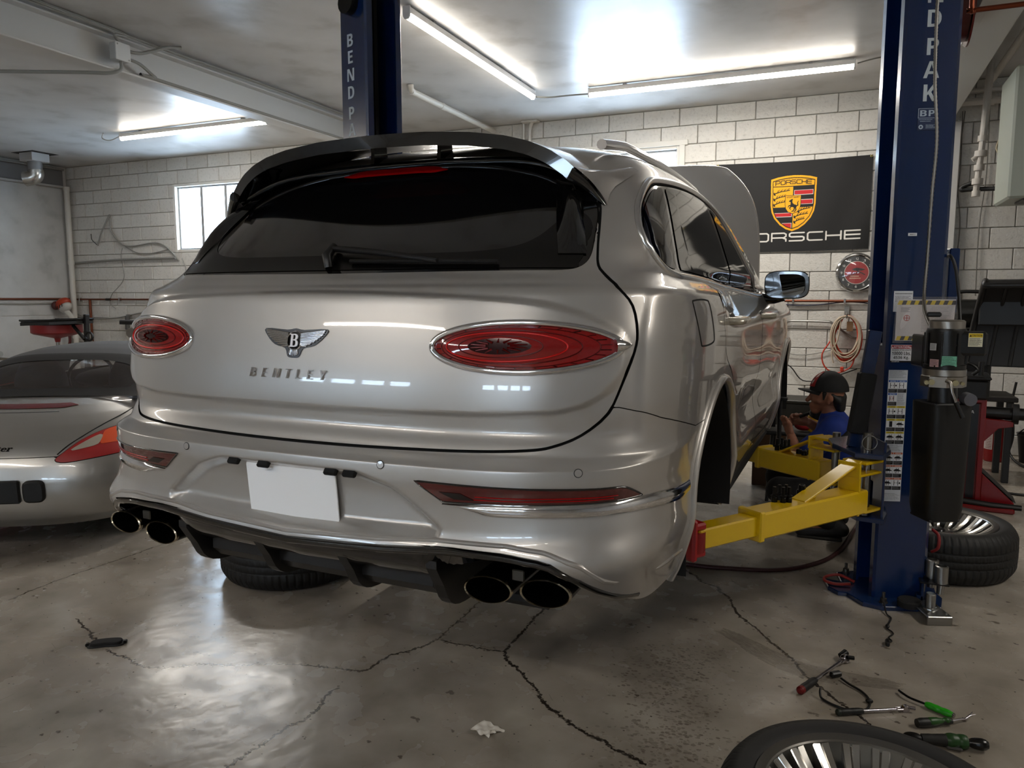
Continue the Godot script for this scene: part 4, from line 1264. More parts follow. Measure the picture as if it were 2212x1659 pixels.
	for k in 28:
		var a := TAU * k / 28.0
		pl.append(Vector2(signf(cos(a)) * (0.139 + 0.018 * absf(cos(a))), signf(sin(a)) * (0.070 + 0.018 * absf(sin(a)))))
	var pm := M.new().prism(pl, 0.004, Transform3D(pf.basis, pf.origin + pf.basis.z * 0.012), 0.001)
	put(car, "number_plate", pm, mat(Color(0.97, 0.97, 0.97), 0.5), "blank white number plate")
	for x in [-0.185, -0.075, 0.155, 0.215]:
		var q := frame_at(B, x, 1.082)
		put(car, "plate_lamp", M.new().box(Vector3(0, 0, 0.006), Vector3(0.042, 0.014, 0.02), 0.004, q), dark)
	for s in [[-0.373, 1.103], [0.312, 1.110], [0.812, 1.110], [-0.812, 1.110]]:
		var so := put(car, "parking_sensor", ring(0.0095, 0.0115, 0.001, 20), mat(Color(0.12, 0.12, 0.12), 0.5))
		so.transform = frame_at(B, s[0], s[1]) * Transform3D(Basis.IDENTITY, Vector3(0, 0, 0.0008))
		put(so, "sensor_face", M.new().lathe([[0.0, 0.0], [0.0095, 0.0], [0.0095, 0.0015], [0.0, 0.002]], 20, Transform3D(Basis(Vector3.RIGHT, PI / 2), Vector3.ZERO)), paint)
	for s in [-1.0, 1.0]:
		var tc := put(car, "towing_cover", ring(0.0265, 0.0285, 0.001, 32), mat(Color(0.10, 0.10, 0.10), 0.6))
		tc.transform = frame_at(B, s * 0.432, 0.950) * Transform3D(Basis.IDENTITY, Vector3(0, 0, 0.001))
	# black diffuser with strakes, under the painted lip
	var dt := [[0.0, 0.884], [0.3, 0.898], [0.5, 0.914], [0.65, 0.911], [0.751, 0.896], [0.818, 0.848], [0.887, 0.766]]
	var df := M.new()
	df.grid(64, 10, func(u, w):
		var l = (u - 0.5) * 1.79
		var a := absf(l)
		var y0 := table(a, dt)
		var t0: float = 0.035 + 0.10 * pow(a / 0.87, 6.0) + 0.16 * sm(0.75, 0.89, a)
		var y1 := 0.715 - 0.01 * a
		var tt = t0 + 0.05 * w + 0.30 * w * w * w
		var arch := sm(0.43, 0.50, a) * sm(0.89, 0.84, a)
		return Vector3(l, lerpf(y0, y1, w * (1.0 - 0.72 * arch)) , -(tt + arch * 0.10 * w)), Vector3(0, 0.9, -2.0))
	var dif := put(car, "rear_diffuser", df, black)
	var lipm := M.new()
	var lp := []
	for k in 61:
		var l := (k / 60.0 - 0.5) * 1.82
		var q := B.at_ly(l, table(absf(l), [[0.0, 0.878], [0.3, 0.892], [0.5, 0.908], [0.65, 0.905], [0.751, 0.890], [0.818, 0.842], [0.887, 0.762], [0.92, 0.735]]) - 0.006)
		lp.append(q[0] + q[1] * -0.002)
	lipm.tube(lp, 0.011, 8)
	put(dif, "diffuser_lip", lipm, black)
	var cr := []
	for k in 61:
		var l := (k / 60.0 - 0.5) * 1.78
		var q := B.at_ly(l, table(absf(l), [[0.0, 0.897], [0.3, 0.910], [0.465, 0.924], [0.65, 0.924], [0.749, 0.912], [0.832, 0.880], [0.888, 0.818]]))
		cr.append(q[0] + q[1] * -0.003)
	for s in [-1.0, 1.0]:
		for e in [[0.42, 0.80], [0.55, 0.79], [0.70, 0.765]]:
			var v := B.at_ty(e[0], e[1])
			var pt := Vector3((v.x - 0.003) * s, v.y, v.z)
			if s < 0: cr.push_front(pt)
			else: cr.append(pt)
	put(car, "bumper_crease", M.new().tube(spline(cr, 2), 0.0075, 8), paint)
	for x in [-0.44, -0.15, 0.15, 0.44]:
		var st := M.new()
		st.prism(smooth_poly([Vector2(-0.06, 0.86), Vector2(-0.10, 0.78), Vector2(-0.14, 0.72), Vector2(-0.22, 0.695), Vector2(-0.42, 0.69), Vector2(-0.55, 0.70), Vector2(-0.5, 0.80), Vector2(-0.2, 0.86)], 3), 0.035, Transform3D(Basis(Vector3(0, 0, 1), Vector3.UP, Vector3(-1, 0, 0)), Vector3(x + 0.0175, 0, 0)), 0.004)
		put(dif, "strake", st, plastic)
	put(dif, "rear_valance", M.new().box(Vector3(0, 0.77, -0.32), Vector3(0.86, 0.09, 0.36), 0.03), plastic)
	# exhaust tips
	for s in [-1.0, 1.0]:
		for e in [[0.583, 0.802], [0.743, 0.817]]:
			var xf := Transform3D(Basis.from_euler(Vector3(0, 0, s * 0.05)) * Basis.from_scale(Vector3(1, 0.52, 1)), Vector3(s * e[0], e[1] - 0.012, -0.11))
			var tip := M.new()
			tip.lathe([[0.066, -0.35], [0.068, 0.0], [0.0665, 0.006], [0.063, 0.004], [0.060, -0.02], [0.058, -0.34]], 40, xf * Transform3D(Basis(Vector3.RIGHT, PI / 2), Vector3.ZERO))
			var ex := put(car, "exhaust_tip", tip, mat(Color(0.06, 0.06, 0.062), 0.3, 0.7))
			var rim := M.new()
			rim.lathe([[0.063, 0.0], [0.0695, -0.002], [0.0695, 0.007], [0.066, 0.010], [0.063, 0.007], [0.063, 0.0]], 40, xf * Transform3D(Basis(Vector3.RIGHT, PI / 2), Vector3.ZERO))
			put(ex, "bright_rim", rim, mat(Color(0.78, 0.74, 0.66), 0.2, 1.0))
			put(ex, "inner_pipe", M.new().lathe([[0.0, -0.18], [0.058, -0.18], [0.058, -0.19], [0.0, -0.19]], 32, xf * Transform3D(Basis(Vector3.RIGHT, PI / 2), Vector3.ZERO)), dark)
		put(car, "exhaust_hanger", M.new().box(Vector3(s * 0.663, 0.835, -0.12), Vector3(0.035, 0.03, 0.006), 0.003), mat(Color(0.3, 0.29, 0.27), 0.4, 0.8))
		put(car, "silencer", M.new().ell(Vector3(s * 0.66, 0.80, -0.55), Vector3(0.2, 0.09, 0.22), 20, 10), mat(Color(0.05, 0.05, 0.05), 0.6, 0.4))
	# roof rails
	for s in [-1.0, 1.0]:
		var pr := []
		for k in 15:
			var f := k / 14.0
			var t := 0.80 + 1.85 * f
			pr.append(Vector3(s * (0.655 - 0.01 * f), 2.015 + 0.05 * maxf(0.0, 1.0 - pow((t - 1.85) / 1.2, 2)) + 0.022 * sm(0.0, 0.14, f) * sm(1.0, 0.86, f), -t))
		var rm2 := M.new(); rm2.tube(pr, 0.017, 10)
		put(car, "roof_rail", rm2, chrome, "bright roof rail")
	# door handles, fuel flap, mirror
	for s in [-1.0, 1.0]:
		for t in [[1.36, 1.452], [2.60, 1.440]]:
			var h := M.new()
			h.tube(spline([Vector3(s * 0.975, t[1], -t[0] + 0.02), Vector3(s * 1.03, t[1], -t[0]), Vector3(s * 1.035, t[1], -t[0] - 0.10), Vector3(s * 1.03, t[1], -t[0] - 0.19), Vector3(s * 0.97, t[1], -t[0] - 0.21)], 5), 0.014, 8)
			var ho := put(car, "door_handle", h, mat(Color(0.78, 0.76, 0.70), 0.25, 0.5))
			put(ho, "handle_recess", M.new().ell(Vector3(s * (0.985 if t[0] < 2 else 0.962), t[1], -t[0] - 0.08), Vector3(0.012, 0.030, 0.075), 16, 10), mat(Color(0.30, 0.29, 0.28), 0.4, 0.6))
	var fp := smooth_poly([Vector2(0.675, 1.515), Vector2(0.70, 1.532), Vector2(0.86, 1.532), Vector2(0.90, 1.515), Vector2(0.955, 1.42), Vector2(0.94, 1.395), Vector2(0.78, 1.392), Vector2(0.735, 1.41)], 4)
	var flap := []
	for q in fp:
		var v := B.at_ty(q.x, q.y)
		flap.append(v + Vector3(-0.0008, 0, 0))
	put(car, "fuel_flap_gap", M.new().tube(flap, 0.0032, 6, true), dark, "thin dark gap around the fuel flap")
	for s in [-1.0, 1.0]:
		var mm := M.new()
		mm.grid(20, 14, func(u, w):
			var a = PI * (u - 0.5); var c: Vector2 = Vector2(cos(TAU * w), sin(TAU * w))
			var px := signf(c.x) * pow(absf(c.x), 0.55) * 0.125; var py := signf(c.y) * pow(absf(c.y), 0.55) * 0.082
			var k := cos(PI / 2 * u)
			return Vector3(s * (1.05 + 0.02 * u) + px * pow(k, 0.6), 1.612 + py * pow(k, 0.6) - 0.01 * px * s, -3.18 - 0.11 * u), Vector3(s * 1.05, 1.61, -3.2))
		var mo := put(car, "door_mirror", mm, paint, "silver door mirror")
		var fr := M.new()
		var op := PackedVector2Array(); var ip := PackedVector2Array()
		for k in 36:
			var a := TAU * k / 36.0
			var c := Vector2(signf(cos(a)) * pow(absf(cos(a)), 0.55), signf(sin(a)) * pow(absf(sin(a)), 0.55))
			op.append(c * Vector2(0.126, 0.083)); ip.append(c * Vector2(0.105, 0.062))
		fr.prism(op, 0.02, Transform3D(Basis.IDENTITY, Vector3(s * 1.05, 1.612, -3.185)), 0.006)
		put(mo, "mirror_rim", fr, black)
		put(mo, "mirror_glass", M.new().prism(ip, 0.003, Transform3D(Basis.from_euler(Vector3(0.05, s * -0.25, 0)), Vector3(s * 1.05, 1.612, -3.160))), mat(Color(0.75, 0.77, 0.78), 0.02, 1.0))
		put(mo, "mirror_arm", M.new().tube(spline([Vector3(s * 1.03, 1.545, -3.24), Vector3(s * 0.98, 1.53, -3.24), Vector3(s * 0.90, 1.53, -3.22)], 4), [0.03, 0.03, 0.028, 0.028, 0.03, 0.032, 0.034, 0.036, 0.036], 10), black)
	# raised bonnet with its folded edge
	var hp := func(u: float, w: float) -> Vector3:
		var l := (u - 0.5) * 2.0
		var hw := 0.775 - 0.06 * w - 0.27 * pow(w, 4.0)
		var yy := 1.645 + 0.935 * w - 0.02 * l * l * w - 0.015 * pow(absf(l), 8.0)
		return Vector3(l * hw, yy, -(4.10 + 0.57 * w - 0.04 * sin(PI * w) + 0.05 * l * l))
	var hm := M.new()
	hm.grid(30, 24, hp, Vector3(0, 2.0, -6.0))
	var hood := put(car, "bonnet", hm, paint, "raised silver bonnet")
	var hu := M.new()
	hu.grid(30, 24, func(u, w): return (hp.call(u, w) as Vector3) + Vector3(0, 0.004, -0.03), Vector3(0, 2.0, -3.0))
	put(hood, "bonnet_lining", hu, mat(Color(0.08, 0.08, 0.08), 0.8))
	var he := M.new()
	var ep := []
	for k in 25: ep.append(hp.call(0.0, k / 24.0) + Vector3(0, 0, -0.012))
	for k in 29: ep.append(hp.call((k + 1) / 30.0, 1.0) + Vector3(0, 0, -0.012))
	for k in 25: ep.append(hp.call(1.0, 1.0 - k / 24.0) + Vector3(0, 0, -0.012))
	he.tube(ep, 0.012, 8)
	put(hood, "bonnet_edge", he, paint)
	for s in [-1.0, 1.0]:
		put(hood, "gas_strut", M.new().cyl(Vector3(s * 0.70, 1.55, -4.45), Vector3(s * 0.62, 2.05, -4.45), 0.011), mat(Color(0.1, 0.1, 0.1), 0.4))
	put(car, "engine_bay", M.new().box(Vector3(0, 1.2, -4.55), Vector3(1.4, 0.5, 0.86), 0.05), mat(Color(0.05, 0.05, 0.05), 0.7))

# ---------------------------------------------------------------- two post lift
func sheet(parent: Node, called: String, img: Image, w: float, h: float, xf: Transform3D, rough := 0.45, label := "") -> MeshInstance3D:
	var o := put(parent, called, card(w, h), print_mat(img, rough), label)
	o.transform = xf
	return o
func bar(m: M, a: Vector3, b: Vector3, w: float, h: float, bev := 0.004) -> M:
	# a box section from a to b, h upright
	var d := b - a
	var x := Vector3(d.x, 0, d.z).normalized()
	var ax := d.normalized()
	var side := Vector3.UP.cross(x).normalized()
	var up := ax.cross(side) * -1.0
	if up.y < 0: up = -up
	return m.box(Vector3.ZERO, Vector3(d.length(), h, w), bev, Transform3D(Basis(ax, up, ax.cross(up)), (a + b) / 2))
func sticker_strip() -> Image:
	var im := Image.create(200, 1440, false, Image.FORMAT_RGB8)
	im.fill(Color(0.78, 0.79, 0.80))
	var ink := Color(0.05, 0.05, 0.06)
	lines(im, Rect2(8, 8, 184, 84), 9, Color(0.45, 0.46, 0.48), 3)
	var y := 110
	var heads := [[Color(0.10, 0.30, 0.62), "NOTICE"], [Color(0.10, 0.30, 0.62), "NOTICE"], [Color(0.85, 0.75, 0.12), "CAUTION"], [Color(0.85, 0.75, 0.12), "CAUTION"], [Color(0.85, 0.75, 0.12), "CAUTION"], [Color(0.72, 0.32, 0.14), "WARNING"], [Color(0.72, 0.32, 0.14), "WARNING"], [Color(0.72, 0.32, 0.14), "WARNING"]]
	for r in 8:
		for c in 2:
			var x := 6 + c * 97
			if r == 1 and c == 1:
				lines(im, Rect2(x + 4, y + 4, 84, 128), 12, Color(0.5, 0.5, 0.52), 5)
				continue
			im.fill_rect(Rect2i(x, y, 92, 20), heads[r][0])
			img_text(im, heads[r][1], Rect2(x + 16, y + 5, 62, 11), Color(0.93, 0.93, 0.93) if r != 2 and r != 3 and r != 4 else ink)
			im.fill_rect(Rect2i(x, y + 22, 92, 70), Color(0.88, 0.88, 0.88))
			im.fill_rect(Rect2i(x, y + 94, 92, 40), Color(0.07, 0.07, 0.08))
			lines(im, Rect2(x + 5, y + 98, 82, 32), 5, Color(0.55, 0.55, 0.55), r * 2 + c)
			# pictograms: posts, a car on arms, a person
			if r < 3 or (r == 7 and c == 1):
				for px in [16, 58]: im.fill_rect(Rect2i(x + px, y + 28, 6, 58), ink)
				im.fill_rect(Rect2i(x + 22, y + 54, 14, 5), ink); im.fill_rect(Rect2i(x + 44, y + 54, 14, 5), ink)
				if (r + c) % 2 == 0: disc(im, Vector2(x + 78, y + 58), 9, ink)
				if r == 1: for k in 24: disc(im, Vector2(x + 39, y + 56) + Vector2(cos(TAU * k / 24), sin(TAU * k / 24)) * 18, 2.2, Color(0.7, 0.1, 0.1))
			elif r == 3 and c == 0: im.fill_rect(Rect2i(x + 30, y + 26, 32, 62), ink)
			else:
				fill_poly(im, PackedVector2Array([Vector2(x + 8, y + 56), Vector2(x + 24, y + 44), Vector2(x + 58, y + 42), Vector2(x + 72, y + 54), Vector2(x + 86, y + 58), Vector2(x + 84, y + 66), Vector2(x + 10, y + 66)]), ink)
				for px in [34, 56]: im.fill_rect(Rect2i(x + px, y + 30, 5, 56), ink)
				if c == 1 and r > 3: stroke(im, [Vector2(x + 20, y + 72), Vector2(x + 30, y + 86)], 4, Color(0.5, 0.1, 0.1) if r == 5 else ink)
		y += 140 if r != 4 else 228
		if r == 4: lines(im, Rect2(8, y - 84, 184, 76), 7, Color(0.5, 0.5, 0.52), 9)
	lines(im, Rect2(8, 1350, 184, 80), 8, Color(0.5, 0.5, 0.52), 12)
	return im
func lift_post(sx: float, label: String) -> void:
	# local frame: the post's own centre at the floor; the channel opens toward the car
	var cx := 0.303 if sx > 0 else -2.843
	var blue := mat(Color(0.035, 0.135, 0.29), 0.25, 0.0, {"clearcoat_enabled": true, "clearcoat": 0.6, "clearcoat_roughness": 0.12})
	var yellow := mat(Color(0.86, 0.70, 0.03), 0.3, 0.0, {"clearcoat_enabled": true, "clearcoat": 0.4, "clearcoat_roughness": 0.15})
	var steel := mat(Color(0.55, 0.55, 0.54), 0.3, 1.0)
	var rubber := mat(Color(0.045, 0.045, 0.045), 0.75)
	var t := thing("lift_post", label, "car lift", W(cx, 0, 4.313), sx * deg_to_rad(17.0), "two post lift")
	var R := t.transform.affine_inverse()
	# channel with folded lips
	var w := 0.131; var h := 0.15; var k := 0.012
	var sec := PackedVector2Array([Vector2(-w, h - 0.055), Vector2(-w, h - 0.012), Vector2(-w + 0.012, h), Vector2(w - 0.02, h), Vector2(w, h - 0.02), Vector2(w, -h + 0.02), Vector2(w - 0.02, -h), Vector2(-w + 0.012, -h), Vector2(-w, -h + 0.012), Vector2(-w, -h + 0.055),
		Vector2(-w + k, -h + 0.055), Vector2(-w + k, -h + k + 0.004), Vector2(w - 0.024, -h + k), Vector2(w - k, -h + 0.024), Vector2(w - k, h - 0.024), Vector2(w - 0.024, h - k), Vector2(-w + k, h - k - 0.004), Vector2(-w + k, h - 0.055)])
	if sx < 0:
		for i in sec.size(): sec[i].x = -sec[i].x
	put(t, "column", M.new().prism(sec, 3.53, Transform3D(Basis(Vector3.RIGHT, Vector3(0, 0, 1), Vector3.UP), Vector3(0, 0.02, 0))), blue)
	put(t, "slide_channel", M.new().box(Vector3(sx * 0.075, 1.78, 0), Vector3(0.02, 3.4, 0.2)), mat(Color(0.02, 0.02, 0.025), 0.8))
	put(t, "lift_chain", M.new().box(Vector3(sx * -0.02, 2.3, -0.02), Vector3(0.012, 2.3, 0.03), 0.002), mat(Color(0.06, 0.06, 0.06), 0.5, 0.5))
	var bp := PackedVector2Array([Vector2(-0.31, 0.02), Vector2(-0.30, -0.10), Vector2(-0.22, -0.06), Vector2(-0.20, -0.20), Vector2(-0.05, -0.25), Vector2(0.20, -0.25), Vector2(0.22, -0.12), Vector2(0.22, 0.12), Vector2(0.16, 0.25), Vector2(-0.12, 0.27), Vector2(-0.20, 0.22), Vector2(-0.24, 0.10), Vector2(-0.28, 0.09)])
	if sx < 0:
		for i in bp.size(): bp[i].x = -bp[i].x
	put(t, "base_plate", M.new().prism(bp, 0.022, Transform3D(Basis(Vector3.RIGHT, Vector3(0, 0, 1), Vector3.UP), Vector3.ZERO), 0.004), blue)
	for a in [[-0.10, 0.215], [0.13, 0.205], [-0.15, -0.2], [0.16, -0.2]]:
		var n := M.new()
		n.lathe([[0.0, 0.020], [0.022, 0.020], [0.022, 0.026], [0.016, 0.026], [0.016, 0.044], [0.008, 0.046], [0.008, 0.075], [0.0, 0.077]], 6, Transform3D(Basis.IDENTITY, Vector3(a[0] * sx, 0, a[1])))
		put(t, "anchor_bolt", n, mat(Color(0.36, 0.35, 0.33), 0.45, 0.9))
	# gusset fin at the foot of the outer side
	put(t, "foot_gusset", M.new().prism(PackedVector2Array([Vector2(0, 0.02), Vector2(0.085 * sx, 0.02), Vector2(0.0, 0.30)]), 0.012, Transform3D(Basis.IDENTITY, Vector3(sx * w, 0, 0.04))), blue)
	# painted name, reading down the face
	var names := "BENDPAK"
	var ys := [3.147, 3.045, 2.937, 2.830, 2.704, 2.600, 2.495]
	for i in 7:
		var lt := put(t, "painted_letter", text_solid(names[i], 0.076, 0.0008, "Droid Sans", true, 0.0, 1.05), mat(Color(0.72, 0.76, 0.78), 0.5))
		lt.position = Vector3(0.0 if sx > 0 else -0.02, ys[i], h + 0.0002)
	# carriage inside the channel with the arm brackets
	var car := M.new()
	car.box(Vector3(sx * -0.06, 0.95, 0), Vector3(0.12, 0.72, 0.20), 0.01)
	var cg := put(t, "carriage", car, blue)
	# arms, laid out in the room's own axes for the right post and mirrored for the left
	var MX := func(x: float, y: float, d: float) -> Vector3: return R * W(x if sx > 0 else -2.54 - x, y, d)
	put(t, "bracket_plate", M.new().prism(PackedVector2Array([Vector2(-0.02, 0.02), Vector2(0.0, -0.13), Vector2(0.10, -0.34), Vector2(0.22, -0.36), Vector2(0.26, -0.20), Vector2(0.26, 0.10), Vector2(0.10, 0.16)]) if sx > 0 else PackedVector2Array([Vector2(0.02, 0.02), Vector2(0.0, -0.13), Vector2(-0.10, -0.34), Vector2(-0.22, -0.36), Vector2(-0.26, -0.20), Vector2(-0.26, 0.10), Vector2(-0.10, 0.16)]), 0.022,
		R * Transform3D(Basis(Vector3.RIGHT, Vector3(0, 0, -1), Vector3.UP), W(0.0 if sx > 0 else -2.54, 0.79, 4.20)), 0.004), blue)
	put(t, "bracket_plate", M.new().prism(PackedVector2Array([Vector2(0.02, 0.02), Vector2(0.03, -0.13), Vector2(0.12, -0.30), Vector2(0.24, -0.32), Vector2(0.26, -0.20), Vector2(0.26, 0.10), Vector2(0.10, 0.16)]) if sx > 0 else PackedVector2Array([Vector2(-0.02, 0.02), Vector2(-0.03, -0.13), Vector2(-0.12, -0.30), Vector2(-0.24, -0.32), Vector2(-0.26, -0.20), Vector2(-0.26, 0.10), Vector2(-0.10, 0.16)]), 0.022,
		R * Transform3D(Basis(Vector3.RIGHT, Vector3(0, 0, -1), Vector3.UP), W(0.0 if sx > 0 else -2.54, 0.475, 4.20)), 0.004), blue)
	put(t, "bracket_web", M.new().box(Vector3.ZERO, Vector3(0.012, 0.40, 0.12), 0.002, Transform3D(Basis.IDENTITY, MX.call(0.215, 0.66, 3.98))), blue)
	for a in 2:
		var p: Vector3 = MX.call(0.155, 0.0, 3.93) if a == 0 else MX.call(0.02, 0.0, 4.42)
		var far: Vector3 = MX.call(-0.50, 0.0, 2.98) if a == 0 else MX.call(-0.62, 0.0, 4.92)
		var dir := (far - p).normalized()
		var U := Vector3.UP
		var y0 := 0.585 if a == 0 else 0.585
		var m := M.new()
		var mid := p + dir * (0.80 if a == 0 else 0.50)
		bar(m, p + dir * 0.06 + U * y0, mid + U * y0, 0.115, 0.115, 0.008)
		var arm := put(t, "arm", m, yellow)
		var inn := M.new()
		bar(inn, mid - dir * 0.02 + U * y0, far + U * y0, 0.088, 0.085, 0.006)
		put(arm, "inner_arm", inn, yellow)
		var col := M.new()
		bar(col, mid - dir * 0.012 + U * y0, mid + dir * 0.02 + U * y0, 0.128, 0.13, 0.006)
		put(arm, "collar", col, yellow)
		var ri := M.new()
		bar(ri, p - dir * 0.035 + U * (y0 + 0.13), p + dir * 0.14 + U * (y0 + 0.13), 0.115, 0.012, 0.003)
		ri.box(Vector3.ZERO, Vector3(0.012, 0.20, 0.112), 0.002, Transform3D(Basis(dir, U, dir.cross(U)), p + dir * 0.13 + U * (y0 + 0.04)))
		bar(ri, p - dir * 0.05 + U * (y0 - 0.05), p + dir * 0.08 + U * (y0 - 0.05), 0.115, 0.014, 0.003)
		bar(ri, p - dir * 0.05 + U * (y0 + 0.185), p + dir * 0.10 + U * (y0 + 0.185), 0.125, 0.014, 0.003)
		ri.box(Vector3.ZERO, Vector3(0.012, 0.07, 0.115), 0.002, Transform3D(Basis(dir, U, dir.cross(U)), p + dir * 0.135 + U * (y0 + 0.155)))
		put(arm, "pivot_fork", ri, yellow)
		var gs := M.new()
		bar(gs, p + dir * 0.09 + U * (y0 + 0.190), p + dir * (0.50 if a == 0 else 0.36) + U * (y0 + 0.055), 0.075, 0.012, 0.003)
		put(arm, "gusset", gs, yellow)
		put(arm, "pivot_pin", M.new().cyl(p + U * 0.50, p + U * (0.90 if a == 0 else 0.81), 0.021), steel)
		if a == 0:
			var rg := []
			for q in 25: rg.append(p + U * 0.855 + Vector3(cos(TAU * q / 24.0) * 0.034 * sx + 0.0, sin(TAU * q / 24.0) * 0.034, 0.024))
			put(arm, "pull_ring", M.new().tube(rg, 0.003, 6), steel)
		var pad := M.new()
		pad.cyl(far + U * (y0 - 0.05), far + U * (y0 + 0.03), 0.055, -1, 20)
		pad.cyl(far + U * (y0 + 0.0), far + U * 0.635, 0.028)
		put(arm, "lift_pad", pad, mat(Color(0.50, 0.02, 0.03), 0.4))
		# red side guard at the arm's end
		var gd := M.new()
		gd.box(Vector3.ZERO, Vector3(0.03, 0.17, 0.14), 0.01, Transform3D(Basis(dir, U, dir.cross(U)), far + dir * 0.045 + U * (y0 + 0.01)))
		gd.box(Vector3.ZERO, Vector3(0.09, 0.03, 0.10), 0.008, Transform3D(Basis(dir, U, dir.cross(U)), far + dir * 0.01 + U * (y0 + 0.055)))
		gd.box(Vector3.ZERO, Vector3(0.09, 0.03, 0.10), 0.008, Transform3D(Basis(dir, U, dir.cross(U)), far + dir * 0.01 + U * (y0 - 0.055)))
		put(arm, "pad_guard", gd, mat(Color(0.62, 0.03, 0.04), 0.35))
	# door guard: a leaning plate with a rubber pad
	var dg := M.new()
	var ga: Vector3 = MX.call(0.095, 0.81, 4.02); var gb: Vector3 = MX.call(0.165, 1.38, 4.05)
	dg.box(Vector3.ZERO, Vector3(0.062, ga.distance_to(gb), 0.03), 0.004, Transform3D(Basis((gb - ga).cross(Vector3(0, 0, 1)).normalized(), (gb - ga).normalized(), (gb - ga).cross(Vector3(0, 0, 1)).normalized().cross((gb - ga).normalized())), (ga + gb) / 2))
	var dgo := put(t, "door_guard", dg, blue)
	var ra: Vector3 = ga.lerp(gb, 0.12); var rb: Vector3 = ga.lerp(gb, 0.64)
	put(dgo, "rubber_pad", M.new().box(Vector3.ZERO, Vector3(0.080, ra.distance_to(rb), 0.055), 0.006, Transform3D(Basis((gb - ga).cross(Vector3(0, 0, 1)).normalized(), (gb - ga).normalized(), (gb - ga).cross(Vector3(0, 0, 1)).normalized().cross((gb - ga).normalized())), (ra + rb) / 2 + Vector3(0, 0, 0.004))), rubber)
	if sx < 0:
		put(t, "top_pulley", M.new().cyl(Vector3(0.0, 3.36, 0.1), Vector3(0.0, 3.36, 0.2), 0.07), mat(Color(0.05, 0.05, 0.05), 0.4, 0.5))
		return
	# ---- right post only: printed notices, document pouch, power unit
	var F := func(x: float, y: float, z := 0.0) -> Transform3D: return Transform3D(Basis.IDENTITY, Vector3((x - 0.347) / 0.956, y, h + 0.0012 + z))
	var st := sticker_strip()
	sheet(t, "warning_strip", st, 0.089, 0.66, F.call(0.281, 0.855), 0.4, "white strip of printed warning pictures")
	var im := Image.create(256, 220, false, Image.FORMAT_RGB8)
	im.fill(Color(0.86, 0.86, 0.87))
	im.fill_rect(Rect2i(6, 6, 244, 44), Color(0.60, 0.06, 0.12)); img_text(im, "ATTENTION", Rect2(34, 14, 188, 28), Color(0.95, 0.95, 0.95))
	fill_poly(im, PackedVector2Array([Vector2(12, 44), Vector2(21, 16), Vector2(30, 44)]), Color(0.95, 0.95, 0.95)); fill_poly(im, PackedVector2Array([Vector2(226, 44), Vector2(235, 16), Vector2(244, 44)]), Color(0.95, 0.95, 0.95))
	img_text(im, "MAXIMUM LIFTING CAPACITY", Rect2(14, 58, 228, 16), Color(0.05, 0.05, 0.06))
	img_text(im, "10000 Lbs.", Rect2(16, 84, 224, 46), Color(0.05, 0.05, 0.06)); img_text(im, "4536 Kg.", Rect2(34, 142, 190, 46), Color(0.05, 0.05, 0.06))
	im.fill_rect(Rect2i(0, 200, 256, 20), Color(0.05, 0.05, 0.06)); img_text(im, "BendPak", Rect2(16, 202, 90, 16), Color(0.85, 0.85, 0.85))
	sheet(t, "capacity_sign", im, 0.10, 0.086, F.call(0.290, 1.266), 0.4, "ATTENTION sign, 10000 Lbs. 4536 Kg.")
	im = Image.create(200, 190, false, Image.FORMAT_RGB8); im.fill(Color(0.84, 0.85, 0.86))
	for i in 15: im.fill_rect(Rect2i(14 + i * 12, 18, 7, 12), Color(0.25, 0.25, 0.27) if i != 9 else Color(0.02, 0.02, 0.02))
	lines(im, Rect2(12, 44, 176, 60), 5, Color(0.4, 0.4, 0.42), 31)
	sheet(t, "notice_card", im, 0.088, 0.10, F.call(0.284, 1.520), 0.5)
	im = Image.create(64, 24, false, Image.FORMAT_RGB8); im.fill(Color(0.85, 0.86, 0.88)); img_text(im, "MAX 3", Rect2(12, 7, 40, 10), Color(0.1, 0.1, 0.12))
	sheet(t, "name_tag", im, 0.040, 0.014, F.call(0.308, 1.84))
	im = Image.create(256, 300, false, Image.FORMAT_RGB8); im.fill(Color(0.035, 0.135, 0.29))
	var pale := Color(0.66, 0.71, 0.76)
	for q in [Rect2i(0, 0, 256, 6), Rect2i(0, 130, 256, 6), Rect2i(0, 0, 6, 136), Rect2i(250, 0, 6, 136)]: im.fill_rect(q, pale)
	img_text(im, "BP", Rect2(24, 26, 200, 84), pale)
	lines(im, Rect2(10, 150, 236, 14), 1, pale, 2); lines(im, Rect2(30, 172, 200, 18), 1, pale, 6)
	for q in 40: disc(im, Vector2(44, 256) + Vector2(cos(TAU * q / 40), sin(TAU * q / 40)) * 22, 9, pale)
	lines(im, Rect2(110, 226, 140, 56), 4, pale, 8)
	sheet(t, "maker_badge", im, 0.085, 0.10, F.call(0.342, 2.375), 0.4, "small pale BP maker's badge")
	# document pouch: clear sleeve over a striped sheet
	im = Image.create(512, 400, false, Image.FORMAT_RGB8); im.fill(Color(0.80, 0.78, 0.77))
	for q in 14:
		for yy in [12, 356]:
			fill_poly(im, PackedVector2Array([Vector2(20 + q * 72, yy), Vector2(56 + q * 72, yy), Vector2(42 + q * 72, yy + 40), Vector2(6 + q * 72, yy + 40)]), Color(0.86, 0.74, 0.08))
			fill_poly(im, PackedVector2Array([Vector2(56 + q * 72, yy), Vector2(92 + q * 72, yy), Vector2(78 + q * 72, yy + 40), Vector2(42 + q * 72, yy + 40)]), Color(0.16, 0.15, 0.15))
	lines(im, Rect2(230, 70, 250, 250), 18, Color(0.62, 0.60, 0.60), 44)
	for q in 40: disc(im, Vector2(92, 180) + Vector2(cos(TAU * q / 40), sin(TAU * q / 40)) * 26, 3, Color(0.62, 0.25, 0.22))
